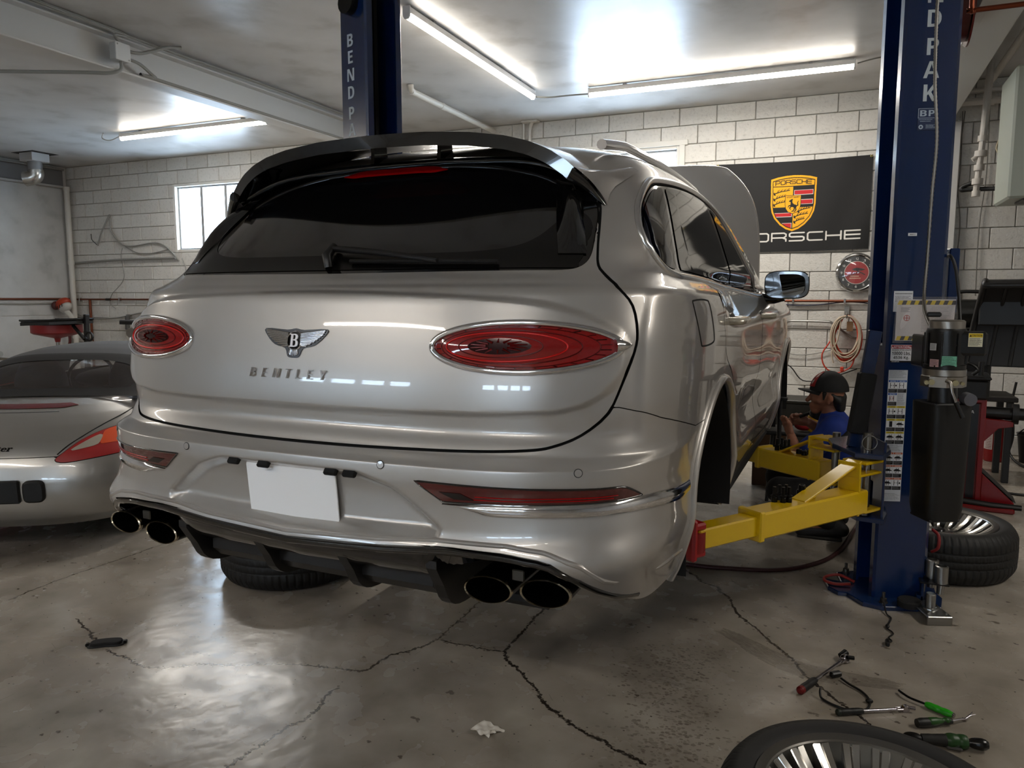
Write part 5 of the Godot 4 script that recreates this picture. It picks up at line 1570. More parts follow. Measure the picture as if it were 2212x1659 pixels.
	stroke(im, [Vector2(72, 180), Vector2(112, 180)], 6, Color(0.62, 0.25, 0.22)); stroke(im, [Vector2(92, 160), Vector2(92, 200)], 6, Color(0.62, 0.25, 0.22))
	lines(im, Rect2(40, 76, 90, 50), 5, Color(0.35, 0.34, 0.36), 45)
	var po := M.new()
	po.grid(24, 16, func(u, v): return Vector3((u - 0.5) * 0.262, (0.5 - v) * 0.20, 0.012 + 0.012 * sin(u * 9.0) * sin(v * 3.0) * 0.4 + 0.02 * u * (1.0 - v)), Vector3(0, 0, -1))
	for i in po.v.size():
		pass
	var pouch := put(t, "document_pouch", po, print_mat(im, 0.35), "striped paper in a clear sleeve")
	pouch.transform = F.call(0.378, 1.430)
	var sl := M.new()
	sl.grid(24, 16, func(u, v): return Vector3((u - 0.5) * 0.285, (0.5 - v) * 0.225, 0.020 + 0.006 * sin(u * 13.0 + v * 5.0) + 0.022 * u * (1.0 - v)), Vector3(0, 0, -1))
	put(pouch, "clear_sleeve", sl, glass(Color(0.95, 0.95, 0.95), 0.10, 0.08))
	power_unit(t, R)
func power_unit(t: Node3D, R: Transform3D) -> void:
	var blk := mat(Color(0.022, 0.022, 0.024), 0.35)
	var matt := mat(Color(0.028, 0.028, 0.030), 0.5)
	var alu := mat(Color(0.62, 0.60, 0.57), 0.32, 0.95)
	var turn := Basis(Vector3.UP, deg_to_rad(28))
	var X := R * Transform3D(turn, W(0.455, 0, 3.955))
	var tank := M.new()
	tank.grid(40, 10, func(u, v):
		var a: float = TAU * u
		var c := Vector2(cos(a), sin(a))
		var k := 1.0 / pow(pow(absf(c.x), 7.0) + pow(absf(c.y), 7.0), 1.0 / 7.0)
		var y = 0.515 + 0.545 * v
		var s = 0.086 + 0.010 * v
		if v < 0.05: s -= 0.008
		return Vector3(c.x * k * s * 0.98, y, c.y * k * s), Vector3(0, 0.8, 0))
	tank.box(Vector3(0, 1.056, 0), Vector3(0.176, 0.016, 0.180), 0.007)
	tank.box(Vector3(0, 0.519, 0), Vector3(0.150, 0.012, 0.150), 0.004)
	for i in tank.v.size(): tank.v[i] = X * tank.v[i]
	var pu := put(t, "power_unit", tank, matt, "black hydraulic power unit with square tank")
	put(pu, "tank_neck", M.new().lathe([[0.0, 1.05], [0.062, 1.05], [0.058, 1.135], [0.0, 1.135]], 28, X), blk)
	var hexp := PackedVector2Array()
	for k in 8: hexp.append(Vector2(cos(TAU * (k + 0.5) / 8) * 0.098, sin(TAU * (k + 0.5) / 8) * 0.085))
	put(pu, "pump_block", M.new().prism(hexp, 0.052, X * Transform3D(Basis(Vector3.RIGHT, Vector3(0, 0, -1), Vector3.UP), Vector3(0, 1.135, 0)), 0.004), alu)
	put(pu, "motor_flange", M.new().lathe([[0.0, 1.187], [0.090, 1.187], [0.090, 1.215], [0.0, 1.215]], 36, X), alu)
	put(pu, "motor", M.new().lathe([[0.0, 1.215], [0.087, 1.215], [0.087, 1.235], [0.083, 1.238], [0.083, 1.385], [0.078, 1.40], [0.0, 1.40]], 36, X), blk)
	put(pu, "motor_cap", M.new().lathe([[0.0, 1.40], [0.074, 1.40], [0.074, 1.432], [0.066, 1.438], [0.0, 1.44]], 32, X), alu)
	for q in 8:
		var a := TAU * q / 8
		put(pu, "cooling_rib", M.new().box(Vector3.ZERO, Vector3(0.008, 0.14, 0.012), 0.002, X * Transform3D(Basis(Vector3.UP, a), Vector3(sin(a) * 0.085, 1.31, cos(a) * 0.085))), blk)
	put(pu, "switch_box", M.new().box(Vector3.ZERO, Vector3(0.125, 0.108, 0.07), 0.012, R * Transform3D(Basis(Vector3.UP, deg_to_rad(6)), W(0.548, 1.335, 3.93))), blk)
	put(pu, "junction_cap", M.new().box(Vector3.ZERO, Vector3(0.06, 0.022, 0.04), 0.006, R * Transform3D(Basis.IDENTITY, W(0.40, 1.462, 3.96))), matt)
	put(pu, "mounting_bracket", M.new().box(Vector3.ZERO, Vector3(0.03, 0.15, 0.13), 0.006, R * Transform3D(Basis(Vector3.UP, deg_to_rad(17)), W(0.362, 1.29, 4.06))), blk)
	for q in [[0.378, 1.158, 0.010], [0.398, 1.160, 0.013], [0.492, 1.160, 0.013], [0.52, 1.158, 0.008]]:
		put(pu, "port_plug", M.new().cyl(R * W(q[0], q[1], 3.89), R * W(q[0], q[1], 3.855), q[2]), mat(Color(0.60, 0.55, 0.42), 0.3, 0.95))
	var lv := M.new()
	lv.tube([R * W(0.452, 1.17, 3.85), R * W(0.47, 1.165, 3.84), R * W(0.478, 1.12, 3.835), R * W(0.498, 1.07, 3.835)], 0.007, 8)
	put(pu, "release_lever", lv, alu)
	put(pu, "lever_grip", M.new().cyl(R * W(0.495, 1.078, 3.835), R * W(0.525, 1.01, 3.835), 0.010), blk)
	put(pu, "relief_knob", M.new().cyl(R * W(0.545, 1.085, 3.93), R * W(0.558, 1.085, 3.88), 0.030, 0.028), mat(Color(0.35, 0.35, 0.37), 0.5))
	# printed plates on the motor
	var im := Image.create(200, 200, false, Image.FORMAT_RGB8); im.fill(Color(0.86, 0.84, 0.74))
	im.fill_rect(Rect2i(4, 4, 192, 58), Color(0.88, 0.76, 0.08)); img_text(im, "CAUTION", Rect2(46, 18, 142, 30), Color(0.06, 0.06, 0.06))
	fill_poly(im, PackedVector2Array([Vector2(12, 52), Vector2(28, 16), Vector2(44, 52)]), Color(0.06, 0.06, 0.06))
	lines(im, Rect2(12, 74, 176, 116), 8, Color(0.15, 0.15, 0.15), 3)
	sheet(pu, "caution_label", im, 0.056, 0.060, R * Transform3D(Basis(Vector3.UP, deg_to_rad(6)), W(0.562, 1.352, 3.893)), 0.4, "yellow CAUTION label")
	for q in [[Color(0.45, 0.72, 0.60), 0.463, 1.255, 0.064, 0.046, 0.0], [Color(0.82, 0.66, 0.66), 0.405, 1.245, 0.040, 0.034, 0.30], [Color(0.78, 0.78, 0.78), 0.398, 1.318, 0.030, 0.032, 0.32]]:
		im = Image.create(160, 110, false, Image.FORMAT_RGB8); im.fill(q[0]); lines(im, Rect2(8, 10, 144, 92), 8, (q[0] as Color) * 0.35, int(q[1] * 100))
		var o := card(q[3], q[4], 0.001)
		# bend the plate round the motor
		var ang0: float = (q[1] - 0.455) / 0.088
		for i in o.v.size():
			var p := o.v[i]
			var a := asin(clampf(ang0, -0.9, 0.9)) + p.x / 0.088
			o.v[i] = R * (W(0.455, q[2], 3.955) + Vector3(sin(a) * (0.0885 + p.z), p.y, cos(a) * (0.0885 + p.z)))
		put(pu, "rating_plate", o, print_mat(im, 0.45))
	# flexible conduit down the face, black cord from the side box
	var cd := []
	for q in [[0.352, 3.2, 4.10], [0.349, 2.869, 4.10], [0.353, 2.669, 4.10], [0.359, 2.507, 4.09], [0.380, 2.26, 4.09], [0.374, 2.012, 4.09], [0.371, 1.716, 4.09], [0.366, 1.545, 4.07], [0.374, 1.458, 4.02], [0.412, 1.372, 3.92], [0.49, 1.325, 3.885]]: cd.append(R * W(q[0], q[1], q[2]))
	var fine := spline(cd, 26)
	var rr := []
	for k in fine.size(): rr.append(0.0088 if k % 2 == 0 else 0.0066)
	put(t, "flexible_conduit", M.new().tube(fine, rr, 8), mat(Color(0.48, 0.47, 0.45), 0.35, 0.9), "grey ribbed metal conduit")
	var sb := M.new().box(Vector3.ZERO, Vector3(0.05, 0.32, 0.12), 0.005, R * Transform3D(Basis(Vector3.UP, deg_to_rad(17)), W(0.497, 1.62, 4.40)))
	var sbo := put(t, "side_box", sb, mat(Color(0.035, 0.135, 0.29), 0.25))
	var bc := []
	for q in [[0.470, 1.735, 4.32], [0.480, 1.738, 4.22], [0.503, 1.68, 4.2], [0.522, 1.545, 4.18], [0.528, 1.40, 4.10], [0.53, 1.37, 3.97]]: bc.append(R * W(q[0], q[1], q[2]))
	put(sbo, "power_cord", M.new().tube(spline(bc, 6), 0.008, 8), mat(Color(0.03, 0.03, 0.03), 0.5))

# ---------------------------------------------------------------- loose wheels
func wheel_meshes() -> Array:
	# lying flat: axis up, outer face up, resting on y = 0
	var R0 := 0.388
	var prof := []   # across the tread from bottom to top: [radius, y]
	var pr := [[0.285, 0.030], [0.300, 0.018], [0.330, 0.006], [0.358, 0.012], [0.374, 0.034], [0.3835, 0.052], [0.388, 0.066], [0.389, 0.097], [0.3825, 0.099], [0.3825, 0.108], [0.390, 0.110], [0.3905, 0.136], [0.3835, 0.138], [0.3835, 0.148], [0.3905, 0.150], [0.390, 0.176], [0.3825, 0.178], [0.3825, 0.187], [0.389, 0.189], [0.388, 0.222], [0.3835, 0.236], [0.374, 0.254], [0.358, 0.274], [0.330, 0.280], [0.300, 0.270], [0.285, 0.258]]
	var m := M.new()
	var su := 384
	var st := 0
	for i in pr.size():
		for j in su + 1:
			var a := TAU * j / su
			var r: float = pr[i][0]; var y: float = pr[i][1]
			var ph := j % 6
			if (y > 0.030 and y < 0.098) or (y > 0.188 and y < 0.258):
				if ph == 0 and r > 0.37: r -= 0.007
			elif y > 0.109 and y < 0.177 and (j + int(y * 130)) % 6 == 0: r -= 0.003
			m.add(Vector3(r * cos(a), y, r * sin(a)))
	for i in pr.size() - 1:
		for j in su:
			var a := i * (su + 1) + j; var b := a + su + 1
			for q in [a, b, b + 1, a, b + 1, a + 1]: m.ix.append(q)
	m.fin(0, Vector3(0, 0.14, 0))
	var rim := M.new()
	rim.lathe([[0.288, 0.258], [0.293, 0.266], [0.290, 0.273], [0.282, 0.271], [0.266, 0.266], [0.262, 0.262], [0.2605, 0.245], [0.256, 0.215], [0.245, 0.17], [0.245, 0.05], [0.262, 0.03], [0.288, 0.026]], 72, Transform3D.IDENTITY, 20.0)
	var face := M.new()
	face.lathe([[0.0, 0.205], [0.05, 0.206], [0.078, 0.200], [0.092, 0.178], [0.094, 0.15], [0.0, 0.15]], 48)
	var spokes := []
	var crs := [[-1.0, -0.042], [-1.0, -0.004], [-0.86, 0.0], [-0.12, -0.003], [0.0, -0.010], [0.12, -0.003], [0.86, 0.0], [1.0, -0.004], [1.0, -0.042]]
	for k in 10:
		for e in [-1.0, 1.0]:
			var s := M.new()
			for c in crs.size() - 1:
				s.grid(1, 12, func(u, v):
					# a flat blade widening from hub to rim, grooved along its middle
					var r: float = 0.066 + 0.199 * v
					var a: float = TAU * k / 10.0 + e * lerpf(0.20, 0.150, v)
					var w: float = lerpf(0.011, 0.0265, pow(v, 1.3))
					var x: float = lerpf(crs[c][0], crs[c + 1][0], u)
					var y: float = lerpf(0.198, 0.264, pow(v, 1.9)) - 0.022 * sin(PI * v) + lerpf(crs[c][1], crs[c + 1][1], u)
					var t := Vector2(-sin(a), cos(a)); var d := Vector2(cos(a), sin(a))
					var p: Vector2 = d * r + t * x * w
					return Vector3(p.x, y, p.y), Vector3(cos(TAU * k / 10.0 + e * 0.17) * 0.16, 0.19, sin(TAU * k / 10.0 + e * 0.17) * 0.16))
			spokes.append(s.mesh())
	var hubs := M.new()
	hubs.lathe([[0.0, 0.10], [0.24, 0.10], [0.24, 0.09], [0.0, 0.09]], 40)
	var cap := M.new(); cap.lathe([[0.0, 0.216], [0.030, 0.214], [0.036, 0.207], [0.036, 0.203]], 32)
	return [m.mesh(), rim.mesh(), face.mesh(), spokes, cap.mesh(), hubs.mesh()]
func wheels() -> void:
	var g := wheel_meshes()
	var rubber := mat(Color(0.062, 0.060, 0.058), 0.62)
	var alloy := mat(Color(0.74, 0.73, 0.71), 0.2, 0.95)
	var inner := mat(Color(0.50, 0.49, 0.47), 0.28, 0.95)
	var lab := ["loose alloy wheel lying face up at the bottom edge, nearest the viewer", "loose wheel lying on the floor under the raised silver car", "loose wheel lying face up behind the blue post with the power unit"]
	var at := [W(0.137, 0, 2.017), W(-2.796, 0, 3.345), W(0.585, 0, 4.87)]
	var src: Node3D = null
	for k in 3:
		var t: Node3D
		if k == 0:
			t = thing("wheel", lab[0], "wheel", at[0], 0.35, "wheels taken off the car")
			put(t, "tyre", g[0], rubber)
			var rm := put(t, "rim", g[1], inner)
			put(rm, "rim_back", g[5], mat(Color(0.05, 0.05, 0.05), 0.7))
			var hb := put(t, "hub", g[2], alloy)
			for s in g[3]: put(hb, "spoke", s, alloy)
			put(hb, "centre_cap", g[4], mat(Color(0.1, 0.1, 0.11), 0.2, 0.4))
			for q in 5:
				var a := TAU * q / 5
				put(hb, "lug_hole", M.new().lathe([[0.0, 0.2065], [0.011, 0.2065], [0.013, 0.205]], 14, Transform3D(Basis.IDENTITY, Vector3(cos(a) * 0.062, 0.0, sin(a) * 0.062))), mat(Color(0.05, 0.05, 0.05), 0.6))
			src = t
		else:
			t = src.duplicate()
			t.name = numbered("wheel")
			add_child(t)
			t.position = at[k]; t.rotation.y = k * 1.3
			t.set_meta("label", lab[k])

# ---------------------------------------------------------------- things on the walls
func banner() -> void:
	var n := 1024; var hh := 622
	var im := Image.create(n, hh, false, Image.FORMAT_RGB8)
	im.fill(Color(0.085, 0.085, 0.09))
	var yl := Color(0.92, 0.66, 0.07); var bk := Color(0.085, 0.08, 0.08); var rd := Color(0.74, 0.11, 0.13); var wt := Color(0.86, 0.85, 0.82)
	var k := n / 1.53
	var C := func(x: float, y: float) -> Vector2: return Vector2((x + 1.285) * k, (2.955 - y) * k)
	# crest, drawn in its own units: u -1..1 across, v 0..1 down
	var cx := -0.493; var top := 2.795; var hw := 0.225; var ht := 0.56
	var Q := func(u: float, v: float) -> Vector2: return C.call(cx + u * hw, top - v * ht)
	var half := [[0.0, -0.03], [0.35, -0.022], [0.7, 0.0], [1.0, 0.035], [0.985, 0.3], [0.985, 0.5], [0.93, 0.64], [0.8, 0.76], [0.55, 0.88], [0.28, 0.96], [0.0, 1.0]]
	var shield := func(s: float) -> PackedVector2Array:
		var o := PackedVector2Array()
		for p in half: o.append(Q.call(p[0] * s, 0.485 + (p[1] - 0.485) * s))
		for q in range(half.size() - 2, 0, -1): o.append(Q.call(-half[q][0] * s, 0.485 + (half[q][1] - 0.485) * s))
		return o
	fill_poly(im, shield.call(1.0), yl); fill_poly(im, shield.call(0.925), bk); fill_poly(im, shield.call(0.895), yl)
	# name band
	var ins: PackedVector2Array = shield.call(0.895)
	var inside := func(poly: PackedVector2Array, col: Color) -> void:
		for r in Geometry2D.intersect_polygons(poly, ins): fill_poly(im, r, col)
	var band := func(u0: float, v0: float, u1: float, v1: float) -> PackedVector2Array: return PackedVector2Array([Q.call(u0, v0), Q.call(u1, v0), Q.call(u1, v1), Q.call(u0, v1)])
	inside.call(band.call(-1, 0.165, 1, 0.178), bk)
	var word := func(a: Vector2, b: Vector2, h: float, lw: float, col: Color, arc: float) -> void:
		# wide square lettering in strokes: x 0..1, y 0..1 up
		var L := {"P": [[[0, 0], [0, 1], [0.85, 1], [1, 0.85], [1, 0.55], [0.85, 0.4], [0, 0.4]]], "O": [[[0.12, 0], [0, 0.15], [0, 0.85], [0.12, 1], [0.88, 1], [1, 0.85], [1, 0.15], [0.88, 0], [0.12, 0]]], "R": [[[0, 0], [0, 1], [0.85, 1], [1, 0.85], [1, 0.6], [0.85, 0.42], [0, 0.42]], [[0.75, 0.42], [1, 0.25], [1, 0]]], "S": [[[0, 0], [0.88, 0], [1, 0.12], [1, 0.4], [0.88, 0.5], [0.12, 0.5], [0, 0.6], [0, 0.88], [0.12, 1], [1, 1]]], "C": [[[1, 0], [0.12, 0], [0, 0.15], [0, 0.85], [0.12, 1], [1, 1]]], "H": [[[0, 0], [0, 1]], [[1, 0], [1, 1]], [[0, 0.5], [1, 0.5]]], "E": [[[1, 0], [0, 0], [0, 1], [1, 1]], [[0, 0.5], [1, 0.5]]]}
		var ss := "PORSCHE"
		var step := (b - a) / 7.0
		for i in 7:
			for pth in L[ss[i]]:
				var pts := []
				for p in pth:
					var f: float = (i + 0.06 + p[0] * 0.80) / 7.0
					pts.append(a.lerp(b, f) - Vector2(0, p[1] * h + arc * (1.0 - pow(2.0 * f - 1.0, 2))))
				stroke(im, pts, lw, col)
	word.call(Q.call(-0.80, 0.148), Q.call(0.80, 0.148), 26.0, 5.0, bk, 8.0)
	# striped quarters
	inside.call(band.call(0.0, 0.178, 1.0, 0.56), bk)
	inside.call(band.call(-1.0, 0.56, 0.0, 1.0), bk)
	for r in [[0.03, 0.245, 0.86, 0.335], [0.03, 0.42, 0.86, 0.51]]:
		inside.call(band.call(r[0], r[1], r[2], r[3]), wt); inside.call(band.call(r[0] + 0.02, r[1] + 0.009, r[2] - 0.02, r[3] - 0.009), rd)
	for r in [[-0.85, 0.655, -0.03, 0.735], [-0.66, 0.845, -0.03, 0.96]]:
		inside.call(band.call(r[0], r[1], r[2], r[3]), wt); inside.call(band.call(r[0] + 0.03, r[1] + 0.009, r[2] - 0.02, r[3] - 0.009), rd)
	inside.call(band.call(-0.012, 0.178, 0.012, 1.0), bk); inside.call(band.call(-1, 0.556, 1, 0.564), bk)
	# antlers
	for q in [[-0.82, 0.30, 0.66], [-0.82, 0.405, 0.5], [-0.82, 0.505, 0.5], [0.10, 0.635, 0.66], [0.10, 0.735, 0.56], [0.10, 0.83, 0.42]]:
		var u0: float = q[0]; var v0: float = q[1]; var ln: float = q[2]
		if u0 > 0 and v0 < 0.65: u0 = 0.26; ln = 0.5
		stroke(im, [Q.call(u0, v0), Q.call(u0 + ln * 0.4, v0 - 0.035), Q.call(u0 + ln, v0 - 0.055)], 7, bk, 5)
		for j in 4: stroke(im, [Q.call(u0 + ln * (0.2 + 0.22 * j), v0 - 0.02 - 0.01 * j), Q.call(u0 + ln * (0.22 + 0.22 * j), v0 - 0.05 - 0.008 * j), Q.call(u0 + ln * (0.34 + 0.22 * j), v0 - 0.068 - 0.006 * j)], 5, bk, 2.5)
		disc(im, Q.call(u0 - 0.01, v0 + 0.01), 6, bk); disc(im, Q.call(u0 - 0.03, v0 - 0.012), 4, bk); disc(im, Q.call(u0 + 0.02, v0 + 0.024), 4, bk)
	# small shield with the rearing horse
	var sh := [[-0.33, 0.345], [0.33, 0.345], [0.335, 0.5], [0.30, 0.58], [0.2, 0.64], [0.0, 0.672], [-0.2, 0.64], [-0.30, 0.58], [-0.335, 0.5]]
	for e in [[1.06, bk], [1.0, yl]]:
		var o := PackedVector2Array()
		for p in sh: o.append(Q.call(p[0] * e[0], 0.50 + (p[1] - 0.50) * e[0]))
		fill_poly(im, o, e[1])
	img_text(im, "STUTTGART", Rect2(Q.call(-0.28, 0.357), Q.call(0.28, 0.388) - Q.call(-0.28, 0.357)), bk)
	var H := func(x: float, y: float) -> Vector2: return Q.call(-0.24 + x * 0.48, 0.40 + y * 0.25)
	var hp := []
	for p in [[0.42, 0.02], [0.50, 0.06], [0.44, 0.16], [0.46, 0.30], [0.60, 0.42], [0.78, 0.46], [0.86, 0.56], [0.80, 0.72], [0.66, 0.70], [0.50, 0.62], [0.36, 0.60], [0.28, 0.46], [0.30, 0.28], [0.24, 0.22], [0.16, 0.24], [0.14, 0.17], [0.28, 0.08]]: hp.append(H.call(p[0], p[1]))
	fill_poly(im, PackedVector2Array(hp), bk)
	for p in [[[0.34, 0.52], [0.16, 0.50], [0.08, 0.62]], [[0.34, 0.58], [0.22, 0.68], [0.30, 0.80]], [[0.74, 0.66], [0.80, 0.82], [0.68, 0.96], [0.60, 0.96]], [[0.66, 0.66], [0.62, 0.82], [0.48, 0.94], [0.40, 0.93]], [[0.82, 0.54], [0.96, 0.50], [0.92, 0.30], [1.0, 0.20]]]:
		var pts := []
		for q in p: pts.append(H.call(q[0], q[1]))
		stroke(im, pts, 8, bk, 4)
	# wordmark
	word.call(C.call(-1.055, 2.135), C.call(0.185, 2.135), 0.082 * k, 10.5, wt, 0.0)
	var m := M.new()
	m.grid(60, 36, func(u, v):
		var x = -1.285 + 1.53 * u
		var y = 2.955 - 0.93 * v - 0.014 * sin(PI * u) * (1.0 - v * 0.6) - 0.008 * v * (1.0 - u)
		var fold := 0.010 * sin(18.0 * u + 4.0 * v) * smoothstep(0.55, 1.0, u) + 0.006 * sin(9.0 * u - 5.0 * v)
		return W(x, y, WALL - 0.022 - fold * (0.4 + 0.6 * v)), Vector3(0, 2.5, -12))
	var o := single("wall_banner", m, print_mat(im, 0.75), "black cloth banner with a yellow crest and white PORSCHE lettering on the block wall", "banner")
	var back := M.new()
	back.grid(30, 18, func(u, v): return W(-1.283 + 1.526 * u, 2.953 - 0.926 * v - 0.014 * sin(PI * u) * (1.0 - v * 0.6) - 0.008 * v * (1.0 - u), WALL - 0.012), Vector3(0, 2.5, 0))
	put(o, "banner_back", back, mat(Color(0.08, 0.08, 0.085), 0.8))
	for x in [-1.27, 0.23]: put(o, "grommet", ring(0.006, 0.012, 0.003, 16), mat(Color(0.7, 0.65, 0.4), 0.3, 0.9)).position = W(x, 2.94, WALL - 0.034)

func wall_clock() -> void:
	var t := thing("wall_clock", "round chrome wall clock with a red dial on the block wall", "clock", W(0.147, 1.785, WALL - 0.004))
	var X := Transform3D(Basis(Vector3.RIGHT, PI / 2), Vector3.ZERO)
	put(t, "clock_case", M.new().lathe([[0.0, 0.0], [0.19, 0.0], [0.198, 0.012], [0.200, 0.03], [0.192, 0.046], [0.178, 0.052], [0.168, 0.045], [0.166, 0.034]], 56, X), mat(Color(0.80, 0.80, 0.80), 0.10, 1.0))
	var im := Image.create(512, 512, false, Image.FORMAT_RGB8)
	im.fill(Color(0.05, 0.05, 0.05))
	var c := Vector2(256, 256)
	disc(im, c, 4, Color(1, 1, 1))
	var poly := PackedVector2Array(); var poly2 := PackedVector2Array()
	for q in 64:
		poly.append(c + Vector2(cos(TAU * q / 64), sin(TAU * q / 64)) * 176); poly2.append(c + Vector2(cos(TAU * q / 64), sin(TAU * q / 64)) * 168)
	fill_poly(im, poly, Color(0.80, 0.78, 0.72)); fill_poly(im, poly2, Color(0.62, 0.06, 0.07))
	for q in 12:
		var a := TAU * (q + 1) / 12 - PI / 2
		var p := c + Vector2(cos(a), sin(a)) * 212
		img_text(im, str(q + 1), Rect2(p - Vector2(13 if q < 9 else 20, 18), Vector2(26 if q < 9 else 40, 36)), Color(0.85, 0.84, 0.80))
	fill_poly(im, PackedVector2Array([Vector2(190, 200), Vector2(250, 180), Vector2(330, 190), Vector2(380, 205), Vector2(330, 225), Vector2(220, 225)]), Color(0.08, 0.03, 0.03))
	lines(im, Rect2(170, 300, 172, 20), 1, Color(0.85, 0.75, 0.62), 4, 0.9); lines(im, Rect2(160, 332, 192, 20), 1, Color(0.85, 0.75, 0.62), 5, 0.9)
	var d := M.new()
	d.lathe([[0.0, 0.030], [0.168, 0.030]], 48, X)
	for k in d.v.size(): d.uv[k] = Vector2(d.v[k].x / 0.34 + 0.5, 0.5 - d.v[k].y / 0.34)
	put(t, "dial", d, print_mat(im, 0.4), "red dial with a black numbered ring")
	put(t, "hour_hand", M.new().box(Vector3(0.035, 0.02, 0.036), Vector3(0.09, 0.008, 0.002), 0.0, Transform3D(Basis(Vector3(0, 0, 1), -0.5), Vector3.ZERO)), mat(Color(0.02, 0.02, 0.02), 0.4))
	put(t, "minute_hand", M.new().box(Vector3(-0.05, 0.0, 0.039), Vector3(0.13, 0.006, 0.002), 0.0, Transform3D(Basis(Vector3(0, 0, 1), 0.35), Vector3.ZERO)), mat(Color(0.02, 0.02, 0.02), 0.4))
	put(t, "clock_glass", M.new().lathe([[0.0, 0.052], [0.08, 0.050], [0.168, 0.044]], 48, X), glass(Color(1, 1, 1), 0.05))

func run(called: String, pts: Array, r: float, m: Material, label: String, category: String, fine := 5, seg := 8) -> MeshInstance3D:
	return single(called, M.new().tube(spline(pts, fine) if fine > 1 else pts, r, seg), m, label, category)

func pipes_and_wires() -> void:
	var copper := mat(Color(0.45, 0.25, 0.17), 0.4, 0.7)
	var white := mat(Color(0.78, 0.77, 0.74), 0.5)
	var grey := mat(Color(0.55, 0.55, 0.53), 0.5)
	var galv := mat(Color(0.60, 0.60, 0.59), 0.35, 0.85)
	var blk := mat(Color(0.05, 0.05, 0.055), 0.6)
	var t := thing("copper_pipe", "long horizontal copper air pipe along the block wall", "pipe")
	put(t, "main_pipe", M.new().tube([W(-11.44, 1.497, 8.565), W(4.9, 1.497, 8.565)], 0.014, 10), copper)
	put(t, "drop_pipe", M.new().tube([W(-11.07, 1.49, 8.565), W(-11.07, 0.35, 8.565)], 0.020, 10), copper)
	for x in [-11.3, -10.4, -9.2, -0.45, 0.05, 1.4]: put(t, "pipe_clip", M.new().box(W(x, 1.497, 8.57), Vector3(0.02, 0.05, 0.046), 0.003), galv)
	put(t, "pipe_coupling", M.new().cyl(W(-10.7, 1.497, 8.565), W(-10.6, 1.497, 8.565), 0.019), mat(Color(0.2, 0.18, 0.17), 0.5, 0.6))
	run("copper_pipe", [W(-11.46, 1.505, 8.5), W(-11.46, 1.505, 4.0)], 0.016, copper, "copper pipe along the smooth side wall at left", "pipe", 1)
	t = thing("drain_pipe", "white vertical pipe in the corner of the left bay", "pipe")
	put(t, "riser", M.new().tube([W(-11.36, 0.0, 8.50), W(-11.36, 3.27, 8.50)], 0.042, 14), white)
	for y in [0.9, 2.08, 3.24]: put(t, "pipe_collar", M.new().cyl(W(-11.36, y - 0.03, 8.50), W(-11.36, y + 0.03, 8.50), 0.050), white)
	run("wall_conduit", [W(-11.38, 2.075, 8.56), W(-10.3, 2.112, 8.56), W(-9.17, 2.118, 8.56)], 0.018, grey, "grey conduit running level from the corner pipe to the window", "conduit")
	run("loose_cable", [W(-10.511, 2.79, 8.57), W(-10.511, 2.711, 8.57), W(-10.496, 2.553, 8.57), W(-10.289, 2.350, 8.57), W(-10.043, 2.315, 8.57), W(-9.636, 2.352, 8.57), W(-9.427, 2.318, 8.57), W(-9.251, 2.209, 8.57), W(-9.119, 2.073, 8.57)], 0.011, grey, "grey cable looping across the wall left of the window", "cable")
	run("loose_cable", [W(-10.488, 2.808, 8.55), W(-10.64, 2.58, 8.53), W(-10.799, 2.344, 8.55)], 0.012, grey, "stiff grey cable end slanting down the wall beside the corner", "cable")
	run("loose_cable", [W(-10.956, 2.529, 8.57), W(-10.949, 2.448, 8.57), W(-10.882, 2.386, 8.57), W(-10.814, 2.341, 8.57)], 0.005, blk, "thin dark wire curling beside the slanting cable", "cable")
	run("loose_cable", [W(-10.223, 2.309, 8.58), W(-9.997, 2.216, 8.58), W(-9.782, 2.192, 8.58), W(-9.593, 2.207, 8.58), W(-9.327, 2.249, 8.58)], 0.007, grey, "thin wire sagging under the looped grey cable", "cable")
	run("loose_cable", [W(-10.294, 2.292, 8.58), W(-10.333, 2.155, 8.58), W(-10.286, 1.877, 8.58), W(-10.368, 1.739, 8.58), W(-10.580, 1.579, 8.58), W(-10.635, 1.438, 8.58), W(-10.514, 1.348, 8.58)], 0.005, grey, "thin wire hanging down the wall past the copper pipe", "cable")
	run("loose_cable", [W(-11.46, 1.28, 8.57), W(-11.08, 1.19, 8.57), W(-10.5, 1.207, 8.57), W(-9.93, 1.292, 8.57), W(-9.3, 1.32, 8.57)], 0.012, grey, "grey hose drooping along the wall under the copper pipe", "hose")
	run("loose_cable", [W(-11.47, 1.44, 8.3), W(-11.47, 1.43, 7.7), W(-11.47, 1.46, 6.9)], 0.014, grey, "grey hose along the side wall under its copper pipe", "hose")
	run("loose_cable", [W(-9.05, 2.11, 8.57), W(-8.99, 1.977, 8.57), W(-9.0, 1.844, 8.57)], 0.007, grey, "short wire hanging below the window corner", "cable")
	# right part of the wall
	run("wall_conduit", [W(-0.9, 1.29, 8.56), W(-0.505, 1.288, 8.56), W(-0.14, 1.283, 8.56), W(-0.05, 1.262, 8.56), W(0.10, 1.145, 8.56), W(0.19, 1.115, 8.56), W(0.6, 1.115, 8.56)], 0.013, galv, "bent steel conduit behind the coiled cords", "conduit", 6)
	run("loose_cable", [W(-0.9, 1.46, 8.57), W(-0.696, 1.472, 8.57), W(-0.325, 1.449, 8.57), W(0.073, 1.487, 8.57), W(0.3, 1.47, 8.57)], 0.006, mat(Color(0.10, 0.13, 0.25), 0.5), "thin blue wire along the copper pipe near the clock", "cable")
